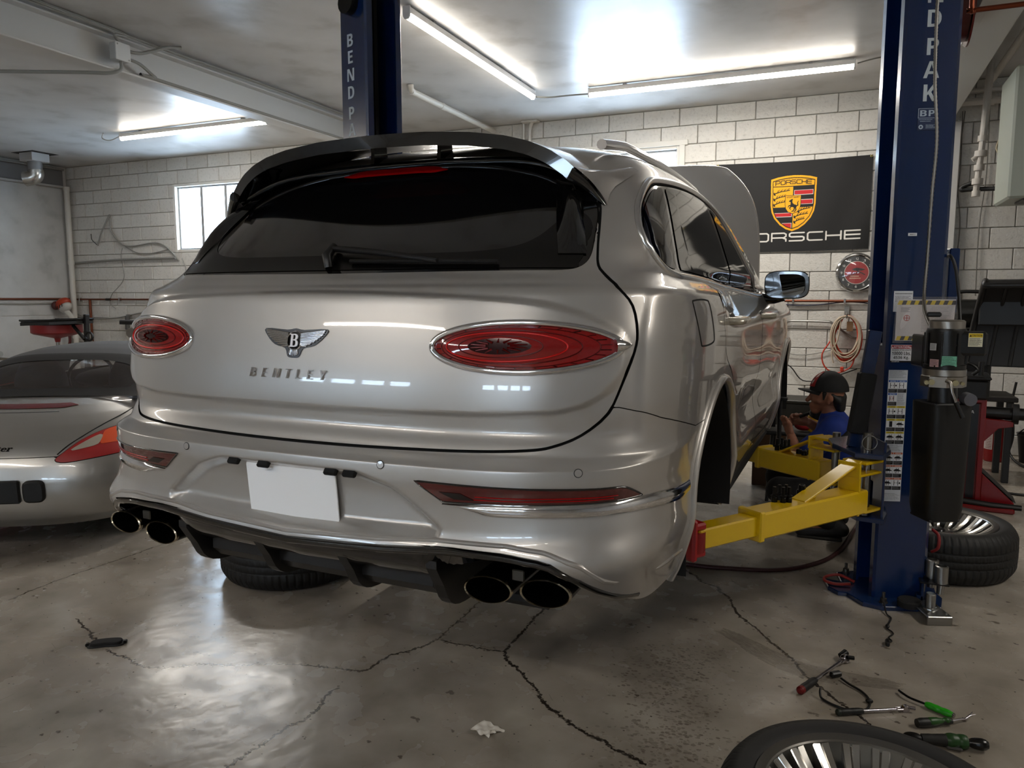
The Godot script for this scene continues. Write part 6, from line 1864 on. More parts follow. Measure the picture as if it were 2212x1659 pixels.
	run("loose_cable", [W(-0.8, 0.98, 8.57), W(-0.6, 0.87, 8.57), W(-0.45, 0.80, 8.57), W(-0.32, 0.657, 8.57), W(-0.1, 0.68, 8.57), W(0.2, 0.80, 8.57)], 0.006, blk, "thin black wire drooping on the wall behind the mechanic", "cable")
	run("loose_cable", [W(-0.75, 1.00, 8.575), W(-0.4, 0.93, 8.575), W(-0.15, 0.96, 8.575), W(0.0, 1.02, 8.575)], 0.005, grey, "thin pale wire sagging left of the coiled cords", "cable")
	# ceiling: pipe, drop, cords between the lights
	t = thing("ceiling_pipe", "white pipe fixed under the ceiling, running to the block wall", "pipe")
	put(t, "pipe_length", M.new().tube([W(-3.93, 3.53, 6.65), W(-3.93, 3.53, 8.58)], 0.032, 12), white)
	put(t, "pipe_joint", M.new().cyl(W(-3.93, 3.53, 7.25), W(-3.93, 3.53, 7.33), 0.037), white)
	put(t, "pipe_elbow", M.new().tube([W(-3.93, 3.59, 6.63), W(-3.93, 3.545, 6.64), W(-3.93, 3.53, 6.69)], 0.034, 12), white)
	t = thing("wall_conduit", "white conduit dropping from the ceiling to the block wall top", "conduit")
	put(t, "conduit_drop", M.new().tube(spline([W(-3.40, 3.58, 8.50), W(-3.44, 3.52, 8.54), W(-3.45, 3.40, 8.55), W(-3.45, 2.8, 8.55)], 5), 0.022, 10), white)
	put(t, "conduit_twin", M.new().tube([W(-3.53, 3.58, 8.55), W(-3.53, 2.8, 8.55)], 0.016, 10), white)
	put(t, "ceiling_flange", M.new().box(W(-3.42, 3.578, 8.50), Vector3(0.20, 0.022, 0.10), 0.004), white)
	cord_of(0, [W(-2.91, 3.53, 7.29), W(-2.75, 3.51, 7.31), W(-2.55, 3.525, 7.38), W(-2.37, 3.53, 7.42)], 0.008, grey)
	cord_of(2, [W(-8.42, 3.55, 7.08), W(-8.55, 3.50, 7.04), W(-8.66, 3.53, 7.02), W(-8.62, 3.585, 7.0)], 0.007, white)
	cord_of(1, [W(0.05, 3.54, 7.42), W(0.25, 3.57, 7.42), W(0.64, 3.58, 7.42)], 0.006, grey)
	t = thing("light_plug", "dark plug and curled lead under the ceiling left of the far lift post", "plug")
	put(t, "plug_body", M.new().box(W(-3.21, 3.56, 4.75), Vector3(0.06, 0.05, 0.04), 0.008), grey)
	put(t, "plug_lead", M.new().tube(spline([W(-3.2, 3.54, 4.75), W(-3.14, 3.47, 4.72), W(-3.05, 3.45, 4.68)], 4), 0.008, 8), grey)
	# cables and boxes on the left beam
	t = thing("junction_box", "pale square junction box on the white steel beam", "junction box", W(-5.24, 3.37, 4.445))
	put(t, "box_body", M.new().box(Vector3(0.0, 0.06, 0), Vector3(0.07, 0.13, 0.13), 0.006), mat(Color(0.74, 0.75, 0.75), 0.45))
	put(t, "box_lid", M.new().box(Vector3(0.038, 0.06, 0), Vector3(0.006, 0.135, 0.135), 0.003), mat(Color(0.80, 0.80, 0.79), 0.45))
	for q in [[0.05, 0.05], [-0.05, -0.05]]: put(t, "lid_screw", M.new().cyl(Vector3(0.041, 0.06 + q[0], q[1]), Vector3(0.044, 0.06 + q[0], q[1]), 0.006), galv)
	run("beam_conduit", [W(-5.23, 3.37, 4.445), W(-5.23, 3.30, 4.44), W(-5.26, 3.255, 4.35), W(-5.40, 3.25, 4.25), W(-6.1, 3.26, 3.95), W(-7.5, 3.30, 3.4)], 0.014, grey, "grey conduit curving from the junction box under the beam to the left", "conduit")
	run("beam_conduit", [W(-5.23, 3.40, 4.51), W(-5.22, 3.385, 4.62), W(-5.24, 3.33, 4.78), W(-5.25, 3.318, 4.95), W(-5.25, 3.318, 8.5)], 0.013, grey, "grey conduit from the junction box along the beam's lower edge", "conduit")
	run("beam_conduit", [W(-5.23, 3.46, 4.51), W(-5.20, 3.47, 4.62), W(-5.12, 3.555, 4.80), W(-5.07, 3.575, 4.9)], 0.013, grey, "short grey conduit from the junction box up to the ceiling", "conduit")
	run("beam_conduit", [W(-5.23, 3.495, 4.44), W(-5.21, 3.54, 4.38), W(-5.20, 3.575, 4.30), W(-5.20, 3.575, 2.0)], 0.012, grey, "grey conduit rising from the junction box to the beam's upper edge", "conduit")
	for k in 3:
		run("beam_cable", [W(-5.19 - 0.012 * k, 3.566 - 0.006 * k, 1.6), W(-5.185 - 0.012 * k, 3.570 - 0.012 * (k % 2), 3.4), W(-5.19 - 0.012 * k, 3.562, 4.6 + 0.3 * k), W(-5.18 - 0.012 * k, 3.57, 6.2), W(-5.19 - 0.012 * k, 3.566, 8.5)], 0.007, grey, ["grey cable along the beam's upper flange, uppermost of three", "grey cable along the beam's upper flange, middle of three", "grey cable along the beam's upper flange, lowest of three"][k], "cable")
	# flue elbow under the ceiling at left
	t = thing("flue_pipe", "silver flue elbow below a white ceiling box at the far left", "flue", W(-10.78, 3.29, 7.6))
	put(t, "ceiling_box", M.new().box(Vector3(0, 0.245, 0), Vector3(0.27, 0.12, 0.27), 0.006), mat(Color(0.72, 0.72, 0.72), 0.5))
	put(t, "flue_neck", M.new().cyl(Vector3(0, 0.05, 0), Vector3(0, 0.20, 0), 0.095, -1, 24), mat(Color(0.55, 0.55, 0.55), 0.5, 0.5))
	put(t, "flue_elbow", M.new().tube(spline([Vector3(0, 0.07, 0), Vector3(0, 0.0, 0), Vector3(-0.04, -0.04, 0.03), Vector3(-0.12, -0.06, 0.08)], 5), 0.105, 20, false, false), mat(Color(0.75, 0.75, 0.74), 0.25, 0.95))
	put(t, "flue_mouth", M.new().tube([Vector3(-0.10, -0.055, 0.068), Vector3(-0.12, -0.06, 0.08)], [0.100, 0.100], 20), mat(Color(0.25, 0.25, 0.25), 0.7, 0.4))
	put(t, "ceiling_plate", M.new().box(Vector3(0.02, 0.302, 0), Vector3(0.46, 0.006, 0.40)), mat(Color(0.13, 0.13, 0.13), 0.8))

func cord_of(k: int, pts: Array, r: float, m: Material) -> void:
	var t: Node3D = fixture_nodes[k]
	var inv := t.transform.affine_inverse()
	var q := []
	for p in pts: q.append(inv * (p as Vector3))
	put(t, "cord", M.new().tube(spline(q, 5), r, 8), m)

func cords() -> void:
	var og := mat(Color(0.72, 0.20, 0.10), 0.5)
	var wh := mat(Color(0.72, 0.66, 0.58), 0.5)
	var t := thing("cord_hook", "small steel hook holding the coiled cords on the wall", "hook")
	put(t, "hook_plate", M.new().box(W(0.076, 1.40, 8.585), Vector3(0.05, 0.09, 0.012), 0.003), mat(Color(0.6, 0.6, 0.58), 0.4, 0.8))
	put(t, "hook_arm", M.new().tube(spline([W(0.076, 1.37, 8.58), W(0.076, 1.335, 8.52), W(0.076, 1.33, 8.44), W(0.076, 1.37, 8.42)], 4), 0.008, 8), mat(Color(0.6, 0.6, 0.58), 0.4, 0.8))
	put(t, "cardboard_tag", M.new().box(W(0.11, 1.24, 8.47), Vector3(0.06, 0.10, 0.003)), mat(Color(0.45, 0.33, 0.22), 0.8))
	var rg := RandomNumberGenerator.new(); rg.seed = 9
	for c in 2:
		var pts := []
		var loops := 9 if c == 0 else 8
		for k in loops * 16:
			var a := TAU * k / 16.0
			var l := k / 16
			var rx := 0.125 + 0.014 * sin(l * 2.1 + c); var ry := 0.215 + 0.022 * sin(l * 1.3 + c * 2.0)
			pts.append(W(0.078 + sin(a) * rx + 0.012 * sin(l * 1.7), 1.345 - ry + cos(a) * ry + rg.randf_range(-0.004, 0.004), 8.50 - 0.035 * sin(l * 1.1 + c) - 0.015 * c + rg.randf_range(-0.004, 0.004)))
		if c == 0:
			for q in [[-0.06, 1.10], [-0.14, 0.95], [-0.11, 0.82], [-0.02, 0.76], [0.06, 0.775], [0.14, 0.83], [0.17, 0.93]]: pts.append(W(q[0], q[1], 8.47))
		else:
			for q in [[0.0, 1.1], [-0.05, 0.98], [-0.03, 0.86]]: pts.append(W(q[0], q[1], 8.46))
		var o := thing("extension_cord", ["orange extension cord coiled on the wall hook", "pale extension cord coiled on the wall hook with the orange one"][c], "cord", Vector3.ZERO, 0.0, "coiled cords on the hook")
		put(o, "cord", M.new().tube(spline(pts, 3), 0.0075, 7), og if c == 0 else wh)
		if c == 0:
			put(o, "plug", M.new().box(W(0.055, 0.80, 8.47), Vector3(0.035, 0.05, 0.03), 0.008), og)

func right_corner() -> void:
	var pvc := mat(Color(0.76, 0.74, 0.71), 0.45)
	var copper := mat(Color(0.50, 0.25, 0.16), 0.3, 0.8)
	var t := thing("condensate_pipe", "white plastic pipe with fittings hanging by the block wall", "pipe")
	put(t, "upper_pipe", M.new().tube([W(1.12, CEIL, 7.95), W(1.10, 2.95, 7.97)], 0.030, 12), pvc)
	put(t, "lower_pipe", M.new().tube([W(1.10, 2.95, 7.97), W(1.075, 2.44, 8.0)], 0.026, 12), pvc)
	for y in [[2.93, 0.04], [2.80, 0.05], [2.68, 0.042], [2.56, 0.045], [2.455, 0.034]]: put(t, "pipe_fitting", M.new().cyl(W(1.10 - (2.95 - y[0]) * 0.05, y[0] - 0.025, 7.98), W(1.10 - (2.95 - y[0]) * 0.05, y[0] + 0.025, 7.98), y[1], -1, 16), pvc)
	put(t, "side_branch", M.new().tube([W(1.09, 2.80, 7.98), W(1.03, 2.75, 7.98)], 0.02, 10), pvc)
	t = thing("drain_hose", "black pipe elbow behind the white plastic pipe", "pipe")
	put(t, "elbow", M.new().tube(spline([W(1.06, 2.56, 8.02), W(0.98, 2.53, 8.05), W(0.97, 2.50, 8.05), W(1.05, 2.50, 8.03), W(1.35, 2.48, 7.9)], 5), 0.020, 10), mat(Color(0.06, 0.06, 0.06), 0.5))
	put(t, "copper_valve", M.new().box(W(1.27, 2.47, 7.9), Vector3(0.06, 0.10, 0.05), 0.008), copper)
	run("pale_cable", [W(1.30, 3.15, 7.4), W(1.22, 2.95, 7.5), W(1.16, 2.82, 7.6), W(1.17, 2.74, 7.6), W(1.27, 2.64, 7.5), W(1.35, 2.58, 7.4)], 0.010, mat(Color(0.66, 0.62, 0.52), 0.5), "pale cable curving beside the white plastic pipe", "cable")
	t = thing("heater_cabinet", "pale green-grey heater cabinet hung at the right edge", "heater", W(1.62, 2.24, 6.75))
	put(t, "cabinet_shell", M.new().box(Vector3(0, 0.46, 0), Vector3(1.1, 0.92, 0.55), 0.015), mat(Color(0.60, 0.62, 0.57), 0.4))
	put(t, "louvre", M.new().box(Vector3(0, 0.0, 0.1), Vector3(0.9, 0.03, 0.3), 0.004), mat(Color(0.2, 0.2, 0.2), 0.5))
	for k in 3: put(t, "panel_seam", M.new().box(Vector3(-0.35 + k * 0.35, 0.46, 0.277), Vector3(0.008, 0.88, 0.006)), mat(Color(0.45, 0.47, 0.43), 0.5))
	put(t, "vent_collar", M.new().cyl(Vector3(0.02, 0.92, 0.05), Vector3(0.02, 1.35, 0.05), 0.11, -1, 24), mat(Color(0.60, 0.60, 0.59), 0.4, 0.7))
	put(t, "hanger_rod", M.new().cyl(Vector3(-0.48, 0.92, 0.2), Vector3(-0.48, 1.35, 0.2), 0.008), mat(Color(0.5, 0.5, 0.5), 0.4, 0.8))
	t = thing("vent_hole", "dark round vent opening in the ceiling at the right edge", "vent", W(1.28, CEIL - 0.006, 6.1))
	put(t, "vent_rim", M.new().lathe([[0.11, 0.0], [0.15, 0.0], [0.15, 0.006], [0.11, 0.006]], 32), mat(Color(0.5, 0.5, 0.5), 0.5))
	put(t, "vent_disc", M.new().lathe([[0.0, 0.001], [0.11, 0.001]], 32), mat(Color(0.02, 0.02, 0.02), 0.9))
	run("copper_pipe", [W(0.535, CEIL, 4.5), W(0.535, 3.3, 4.5), W(0.535, 2.965, 4.5), W(0.555, 2.947, 4.5), W(0.60, 2.946, 4.5), W(1.6, 2.94, 4.5)], 0.013, copper, "copper pipe bending to the right beside the near lift post's top", "pipe", 3)
	t = thing("hose_reel", "dark red hose reel high behind the near lift post", "hose reel", W(0.56, 3.03, 5.4))
	put(t, "reel_drum", M.new().cyl(Vector3(-0.06, 0.28, 0), Vector3(0.06, 0.28, 0), 0.25, -1, 32), mat(Color(0.30, 0.035, 0.03), 0.25))
	put(t, "reel_flange", M.new().cyl(Vector3(-0.075, 0.28, 0), Vector3(-0.065, 0.28, 0), 0.28, -1, 32), mat(Color(0.35, 0.04, 0.03), 0.2))
	put(t, "reel_flange", M.new().cyl(Vector3(0.065, 0.28, 0), Vector3(0.075, 0.28, 0), 0.28, -1, 32), mat(Color(0.35, 0.04, 0.03), 0.2))
	put(t, "reel_bracket", M.new().box(Vector3(0, 0.53, 0), Vector3(0.20, 0.06, 0.08), 0.006), mat(Color(0.3, 0.04, 0.03), 0.4))
	run("ceiling_conduit", [W(0.635, 3.25, 5.0), W(0.635, 3.25, 8.5)], 0.014, pvc, "white conduit along the left face of the right beam", "conduit", 1)
	t = thing("ceiling_conduit", "pipes and boxes under the ceiling at the far right corner", "conduit")
	put(t, "cross_pipe", M.new().tube([W(0.94, 3.36, 8.48), W(2.6, 3.36, 8.48)], 0.035, 12), pvc)
	put(t, "upper_pipe", M.new().tube([W(0.94, 3.46, 8.50), W(2.6, 3.46, 8.50)], 0.026, 12), pvc)
	for x in [1.18, 1.55]: put(t, "pipe_union", M.new().cyl(W(x, 3.36, 8.48), W(x + 0.06, 3.36, 8.48), 0.045, -1, 16), pvc)
	put(t, "long_pipe", M.new().tube([W(1.18, 3.50, 8.3), W(1.18, 3.50, 5.2)], 0.030, 12), pvc)
	for k in 3:
		run("wall_wire", [W([1.00, 1.22, 1.02][k], 3.3, 8.57), W([1.01, 1.23, 0.99][k], 2.7, 8.57), W([0.98, 1.2, 1.04][k], 2.2, 8.57), W([1.02, 1.21, 1.0][k], 1.55, 8.57)], 0.005, mat(Color(0.45, 0.44, 0.42), 0.6), ["thin wire down the block wall beside the pilaster", "thin wire down the block wall under the heater cabinet", "thin crooked wire down the wall behind the white plastic pipe"][k], "wire")

# ---------------------------------------------------------------- the mechanic
func nets(m: M, bones: Array, cell: float, k: float) -> void:
	# one smooth skin over tapered capsules [a, b, radius a, radius b]
	var lo := Vector3.ONE * 1e9; var hi := -Vector3.ONE * 1e9
	for b in bones:
		for e in 2:
			var r = Vector3.ONE * (b[2 + e] + cell * 3.0)
			lo = lo.min(b[e] - r); hi = hi.max(b[e] + r)
	var n := Vector3i(((hi - lo) / cell).ceil()) + Vector3i.ONE * 2
	var f := PackedFloat32Array(); f.resize(n.x * n.y * n.z); f.fill(1.0)
	for b in bones:
		var a: Vector3 = b[0]; var c: Vector3 = b[1]; var ra: float = b[2]; var rb: float = b[3]
		var mx := maxf(ra, rb) + k * 1.5 + cell * 2.0
		var l0 := ((a.min(c) - Vector3.ONE * mx - lo) / cell).floor(); var h0 := ((a.max(c) + Vector3.ONE * mx - lo) / cell).ceil()
		var ab := c - a; var ll := maxf(ab.length_squared(), 1e-9)
		for z in range(maxi(0, int(l0.z)), mini(n.z - 1, int(h0.z)) + 1):
			for y in range(maxi(0, int(l0.y)), mini(n.y - 1, int(h0.y)) + 1):
				var row := (z * n.y + y) * n.x
				for x in range(maxi(0, int(l0.x)), mini(n.x - 1, int(h0.x)) + 1):
					var p := lo + Vector3(x, y, z) * cell
					var t := clampf((p - a).dot(ab) / ll, 0.0, 1.0)
					var d := (p - a - ab * t).length() - lerpf(ra, rb, t)
					var o := f[row + x]
					var h := maxf(k - absf(o - d), 0.0) / k
					f[row + x] = minf(o, d) - h * h * k * 0.25
	var idx := {}
	var sv := m.v.size()
	var sx := 1; var sy := n.x; var sz := n.x * n.y
	for z in n.z - 1:
		for y in n.y - 1:
			for x in n.x - 1:
				var q := (z * n.y + y) * n.x + x
				var c := [f[q], f[q + sx], f[q + sy], f[q + sx + sy], f[q + sz], f[q + sx + sz], f[q + sy + sz], f[q + sx + sy + sz]]
				var ng := 0
				for v in c:
					if v < 0.0: ng += 1
				if ng == 0 or ng == 8: continue
				var s := Vector3.ZERO; var cn := 0
				for e in [[0, 1], [2, 3], [4, 5], [6, 7], [0, 2], [1, 3], [4, 6], [5, 7], [0, 4], [1, 5], [2, 6], [3, 7]]:
					var a: float = c[e[0]]; var b: float = c[e[1]]
					if (a < 0.0) != (b < 0.0):
						var t := a / (a - b)
						var pa := Vector3(e[0] & 1, (e[0] >> 1) & 1, e[0] >> 2); var pb := Vector3(e[1] & 1, (e[1] >> 1) & 1, e[1] >> 2)
						s += pa.lerp(pb, t); cn += 1
				idx[q] = m.add(lo + (Vector3(x, y, z) + s / cn) * cell)
	for q in idx:
		for ax in 3:
			var st: int = [sx, sy, sz][ax]; var u: int = [sy, sz, sx][ax]; var w: int = [sz, sx, sy][ax]
			var a := f[q]; var b := f[q + st]
			if (a < 0.0) == (b < 0.0): continue
			if not (idx.has(q - u) and idx.has(q - w) and idx.has(q - u - w)): continue
			var o := [idx[q], idx[q - u], idx[q - u - w], idx[q - w]]
			if a < 0.0: o.reverse()
			for e in [0, 1, 2, 0, 2, 3]: m.ix.append(o[e])
	# check the turn of the faces against the field's outside
	if idx.size():
		var tot := 0.0
		var cm := (lo + hi) * 0.5
		for i in range(0, m.ix.size(), 3):
			if m.ix[i] < sv: continue
			var a := m.v[m.ix[i]]; var b := m.v[m.ix[i + 1]]; var c := m.v[m.ix[i + 2]]
			tot += (c - a).cross(b - a).dot((a + b + c) / 3.0 - cm)
		if tot < 0.0:
			for i in range(0, m.ix.size(), 3):
				if m.ix[i] < sv: continue
				var t := m.ix[i + 1]; m.ix[i + 1] = m.ix[i + 2]; m.ix[i + 2] = t

func hand(m: M, wrist: Vector3, palm: Vector3, side: Vector3, curl: Vector3) -> void:
	# palm runs from the wrist along palm; four fingers curl toward curl, the thumb leaves the side
	var p := palm.normalized(); var s := side.normalized(); var c := curl.normalized()
	var b := []
	b.append([wrist, wrist + p * 0.05, 0.024, 0.026])
	for k in 4: b.append([wrist + p * 0.02 + s * (k - 1.5) * 0.012, wrist + p * 0.085 + s * (k - 1.5) * 0.019, 0.014, 0.0125])
	var len := [0.036, 0.042, 0.040, 0.031]
	for k in 4:
		var r := wrist + p * 0.088 + s * (k - 1.5) * 0.0195
		var d1 := (p * 0.75 + c * 0.66).normalized(); var d2 := (p * -0.05 + c).normalized(); var d3 := (p * -0.7 + c * 0.7).normalized()
		var q1: Vector3 = r + d1 * len[k]; var q2: Vector3 = q1 + d2 * len[k] * 0.7; var q3: Vector3 = q2 + d3 * len[k] * 0.5
		b.append([r, q1, 0.0095, 0.0088]); b.append([q1, q2, 0.0088, 0.0082]); b.append([q2, q3, 0.0082, 0.007])
	var th := wrist + p * 0.03 + s * 0.022
	var t1 := th + (s * 0.6 + p * 0.6 + c * 0.5).normalized() * 0.042; var t2 := t1 + (p * 0.9 + c * 0.5 - s * 0.2).normalized() * 0.032
	b.append([th, t1, 0.0145, 0.0105]); b.append([t1, t2, 0.0105, 0.0085])
	nets(m, b, 0.0035, 0.008)

func mechanic() -> void:
	var skin := mat(Color(0.55, 0.36, 0.27), 0.55, 0.0, {"subsurf_scatter_enabled": true, "subsurf_scatter_strength": 0.1})
	var D := func(x: float, y: float, d: float) -> Vector3: return W(x, y, d)
	var pelvis: Vector3 = D.call(0.11, 0.30, 5.26); var waist: Vector3 = D.call(0.075, 0.46, 5.25); var chest: Vector3 = D.call(0.03, 0.63, 5.24); var neck: Vector3 = D.call(-0.005, 0.775, 5.23); var head: Vector3 = D.call(-0.048, 0.905, 5.22)
	var shN: Vector3 = D.call(0.01, 0.715, 5.07); var elN: Vector3 = D.call(-0.195, 0.535, 5.02); var wrN: Vector3 = D.call(-0.245, 0.655, 5.10)
	var shF: Vector3 = D.call(0.0, 0.715, 5.40); var elF: Vector3 = D.call(-0.02, 0.60, 5.52); var wrF: Vector3 = D.call(-0.155, 0.715, 5.34)
	var hipN: Vector3 = D.call(0.10, 0.29, 5.15); var knN: Vector3 = D.call(-0.30, 0.295, 5.10); var anN: Vector3 = D.call(0.02, 0.10, 5.13)
	var hipF: Vector3 = D.call(0.10, 0.29, 5.37); var knF: Vector3 = D.call(-0.33, 0.31, 5.42); var anF: Vector3 = D.call(0.02, 0.10, 5.42)
	var toeN: Vector3 = D.call(-0.16, 0.045, 5.11); var toeF: Vector3 = D.call(-0.14, 0.045, 5.42)
	var tors := [[pelvis, waist, 0.135, 0.120], [waist, chest, 0.120, 0.135], [chest, chest.lerp(neck, 0.7), 0.130, 0.085], [shN, shF, 0.075, 0.075], [hipN, hipF, 0.115, 0.115]]
	var up := [[shN, elN, 0.058, 0.044], [shF, elF, 0.058, 0.044]]
	var fore := [[elN, wrN, 0.043, 0.029], [elF, wrF, 0.043, 0.029]]
	var legs := [[hipN, knN, 0.092, 0.066], [knN, anN, 0.064, 0.045], [hipF, knF, 0.092, 0.066], [knF, anF, 0.064, 0.045]]
	var nk := [[chest.lerp(neck, 0.6), head + Vector3(0.02, -0.06, 0), 0.058, 0.053]]
	var feet := [[anN, toeN, 0.042, 0.034], [anF, toeF, 0.042, 0.034]]
	var m := M.new()
	nets(m, tors + up + fore + legs + nk + feet, 0.013, 0.035)
	# head: skull, jaw, nose, ear, lips, brow
	var h := [[head + Vector3(0.018, 0.022, 0), head + Vector3(-0.012, 0.018, 0), 0.088, 0.086], [head + Vector3(-0.034, -0.03, 0), head + Vector3(-0.062, -0.082, 0), 0.058, 0.032], [head + Vector3(0.02, -0.07, 0), neck + Vector3(0, 0.02, 0), 0.050, 0.052], [head + Vector3(-0.090, 0.008, 0), head + Vector3(-0.113, -0.026, 0), 0.010, 0.014], [head + Vector3(-0.090, -0.054, 0.012), head + Vector3(-0.090, -0.054, -0.012), 0.010, 0.010], [head + Vector3(-0.087, -0.068, 0.010), head + Vector3(-0.087, -0.068, -0.010), 0.009, 0.009], [head + Vector3(-0.075, 0.022, 0.034), head + Vector3(-0.075, 0.022, -0.034), 0.016, 0.016], [head + Vector3(-0.062, -0.018, 0.040), head + Vector3(-0.045, -0.02, 0.058), 0.020, 0.020], [head + Vector3(-0.062, -0.018, -0.040), head + Vector3(-0.045, -0.02, -0.058), 0.020, 0.020]]
	for s in [-1.0, 1.0]:
		h.append([head + Vector3(0.020, 0.008, s * 0.086), head + Vector3(0.014, -0.030, s * 0.086), 0.014, 0.010])
		h.append([head + Vector3(0.030, 0.010, s * 0.088), head + Vector3(0.030, -0.012, s * 0.090), 0.010, 0.010])
	nets(m, h, 0.0045, 0.014)
	hand(m, wrN, Vector3(-0.35, 0.75, -0.35), Vector3(0.5, 0.3, 0.9), Vector3(-0.35, 0.35, -0.9))
	hand(m, wrF, Vector3(-0.95, 0.25, 0.35), Vector3(0.2, 0.95, 0.1), Vector3(-0.35, -0.3, 0.9))
	var o := single("person", m, skin, "person in a blue shirt and dark trousers squatting beside the car in a black cap", "person")
	# shirt with a dark back panel and sleeves
	var grow := func(bs: Array, e: float) -> Array:
		var r := []
		for b in bs: r.append([b[0], b[1], b[2] + e, b[3] + e])
		return r
	m = M.new()
	nets(m, grow.call([[pelvis.lerp(waist, 0.4), waist, 0.128, 0.120], [waist, chest, 0.120, 0.137], [chest, chest.lerp(neck, 0.62), 0.130, 0.080], [shN, shF, 0.077, 0.077], [shN, shN.lerp(elN, 0.66), 0.066, 0.062], [shF, shF.lerp(elF, 0.66), 0.066, 0.062], [chest.lerp(neck, 0.6), neck + Vector3(0.0, 0.0, 0), 0.066, 0.060]], 0.012), 0.013, 0.03)
	put(o, "shirt", m, mat(Color(0.02, 0.16, 0.48), 0.75), "blue short-sleeved shirt")
	m = M.new()
	nets(m, [[shN + Vector3(0.075, -0.005, 0.06), shN + Vector3(0.02, -0.075, 0.082), 0.018, 0.034], [shN + Vector3(0.02, -0.075, 0.082), shN + Vector3(-0.05, -0.10, 0.06), 0.034, 0.008]], 0.008, 0.02)
	put(o, "shirt_panel", m, mat(Color(0.025, 0.025, 0.03), 0.8), "black side panel of the shirt")
	m = M.new()
	nets(m, grow.call([[pelvis + Vector3(0, -0.01, 0), waist.lerp(pelvis, 0.45), 0.135, 0.122], [hipN, hipF, 0.112, 0.112]] + [[hipN, knN, 0.094, 0.070], [knN, anN.lerp(knN, 0.08), 0.068, 0.054], [hipF, knF, 0.094, 0.070], [knF, anF.lerp(knF, 0.08), 0.068, 0.054]], 0.012), 0.013, 0.03)
	put(o, "trousers", m, mat(Color(0.02, 0.021, 0.026), 0.85))
	for a in [[anN, toeN], [anF, toeF]]:
		m = M.new()
		var hl: Vector3 = a[0] + Vector3(0.06, -0.035, 0)
		nets(m, [[hl, a[1], 0.044, 0.040], [a[0] + Vector3(0.02, 0, 0), a[0] + Vector3(-0.06, -0.045, 0), 0.052, 0.042]], 0.008, 0.02)
		var sh := put(o, "shoe", m, mat(Color(0.055, 0.04, 0.035), 0.7))
		m = M.new()
		m.box((hl + a[1]) / 2 * Vector3(1, 0, 1) + Vector3(-0.01, 0.009, 0), Vector3(0.27, 0.018, 0.085), 0.007)
		put(sh, "sole", m, mat(Color(0.10, 0.085, 0.07), 0.8))
	# hair, cap, eyes
	m = M.new()
	nets(m, [[head + Vector3(0.065, -0.01, 0.05), head + Vector3(0.078, -0.065, 0.03), 0.034, 0.026], [head + Vector3(0.065, -0.01, -0.05), head + Vector3(0.078, -0.065, -0.03), 0.034, 0.026], [head + Vector3(0.08, 0.0, 0), head + Vector3(0.085, -0.07, 0), 0.04, 0.03], [head + Vector3(-0.012, 0.03, 0.082), head + Vector3(-0.016, -0.010, 0.082), 0.014, 0.006], [head + Vector3(-0.015, 0.03, -0.082), head + Vector3(-0.022, -0.022, -0.082), 0.016, 0.008], [head + Vector3(0.035, 0.02, 0.086), head + Vector3(0.07, -0.02, 0.07), 0.012, 0.02], [head + Vector3(-0.086, 0.026, 0.024), head + Vector3(-0.080, 0.028, 0.042), 0.005, 0.004]], 0.006, 0.02)
	put(o, "hair", m, mat(Color(0.018, 0.015, 0.014), 0.6))
	var cap := M.new()
	var cc := head + Vector3(0.014, 0.052, 0)
	cap.grid(32, 12, func(u, v):
		var a: float = TAU * u; var t: float = PI / 2 * v
		return cc + Vector3(cos(a) * sin(t) * 0.118, cos(t) * 0.118 - 0.012 * v, sin(a) * sin(t) * 0.100), cc)
	var co := put(o, "cap", cap, mat(Color(0.035, 0.035, 0.038), 0.8), "black cap with a red and white front")
	var pk := M.new()
	pk.grid(16, 8, func(u, v):
		var a: float = lerpf(-1.15, 1.15, u)
		var r = 0.105 + 0.085 * v * cos(a)
		return cc + Vector3(-cos(a) * r, -0.012 - 0.012 * v * v + 0.020 * cos(a) * v - 0.02 * sin(a) * sin(a) * v, sin(a) * 0.092), cc + Vector3(0, -1, 0))
	pk.grid(16, 8, func(u, v):
		var a: float = lerpf(-1.15, 1.15, u)
		var r = 0.105 + 0.085 * v * cos(a)
		return cc + Vector3(-cos(a) * r, -0.017 - 0.012 * v * v + 0.020 * cos(a) * v - 0.02 * sin(a) * sin(a) * v, sin(a) * 0.092), cc + Vector3(0, 1, 0))
	put(co, "cap_peak", pk, mat(Color(0.03, 0.03, 0.032), 0.8))
	var fr := M.new()
	fr.grid(12, 8, func(u, v):
		var a: float = PI + lerpf(-0.75, 0.75, u); var t: float = lerpf(0.35, 1.35, v)
		return cc + Vector3(cos(a) * sin(t) * 0.1205, cos(t) * 0.1205 - 0.012 * t / 1.57, sin(a) * sin(t) * 0.1025), cc)
	var im := Image.create(128, 96, false, Image.FORMAT_RGB8); im.fill(Color(0.55, 0.07, 0.06))
	for q in [[6, 12, 30, 50], [44, 4, 60, 30], [70, 30, 96, 60], [100, 8, 124, 36], [20, 60, 50, 90], [84, 66, 110, 92]]: fill_poly(im, PackedVector2Array([Vector2(q[0], q[1]), Vector2(q[2], q[1] + 8), Vector2(q[2] - 6, q[3]), Vector2(q[0] + 4, q[3] - 10)]), Color(0.68, 0.66, 0.62))
	for q in [[34, 40, 44, 92], [60, 20, 68, 70], [96, 40, 102, 80]]: im.fill_rect(Rect2i(q[0], q[1], q[2] - q[0], q[3] - q[1]), Color(0.05, 0.05, 0.05))
	put(co, "cap_front", fr, print_mat(im, 0.8))
	for s in [-1.0, 1.0]:
		put(o, "eye", M.new().ell(head + Vector3(-0.073, 0.002, s * 0.031), Vector3(0.011, 0.010, 0.012), 12, 8), mat(Color(0.75, 0.73, 0.70), 0.3))
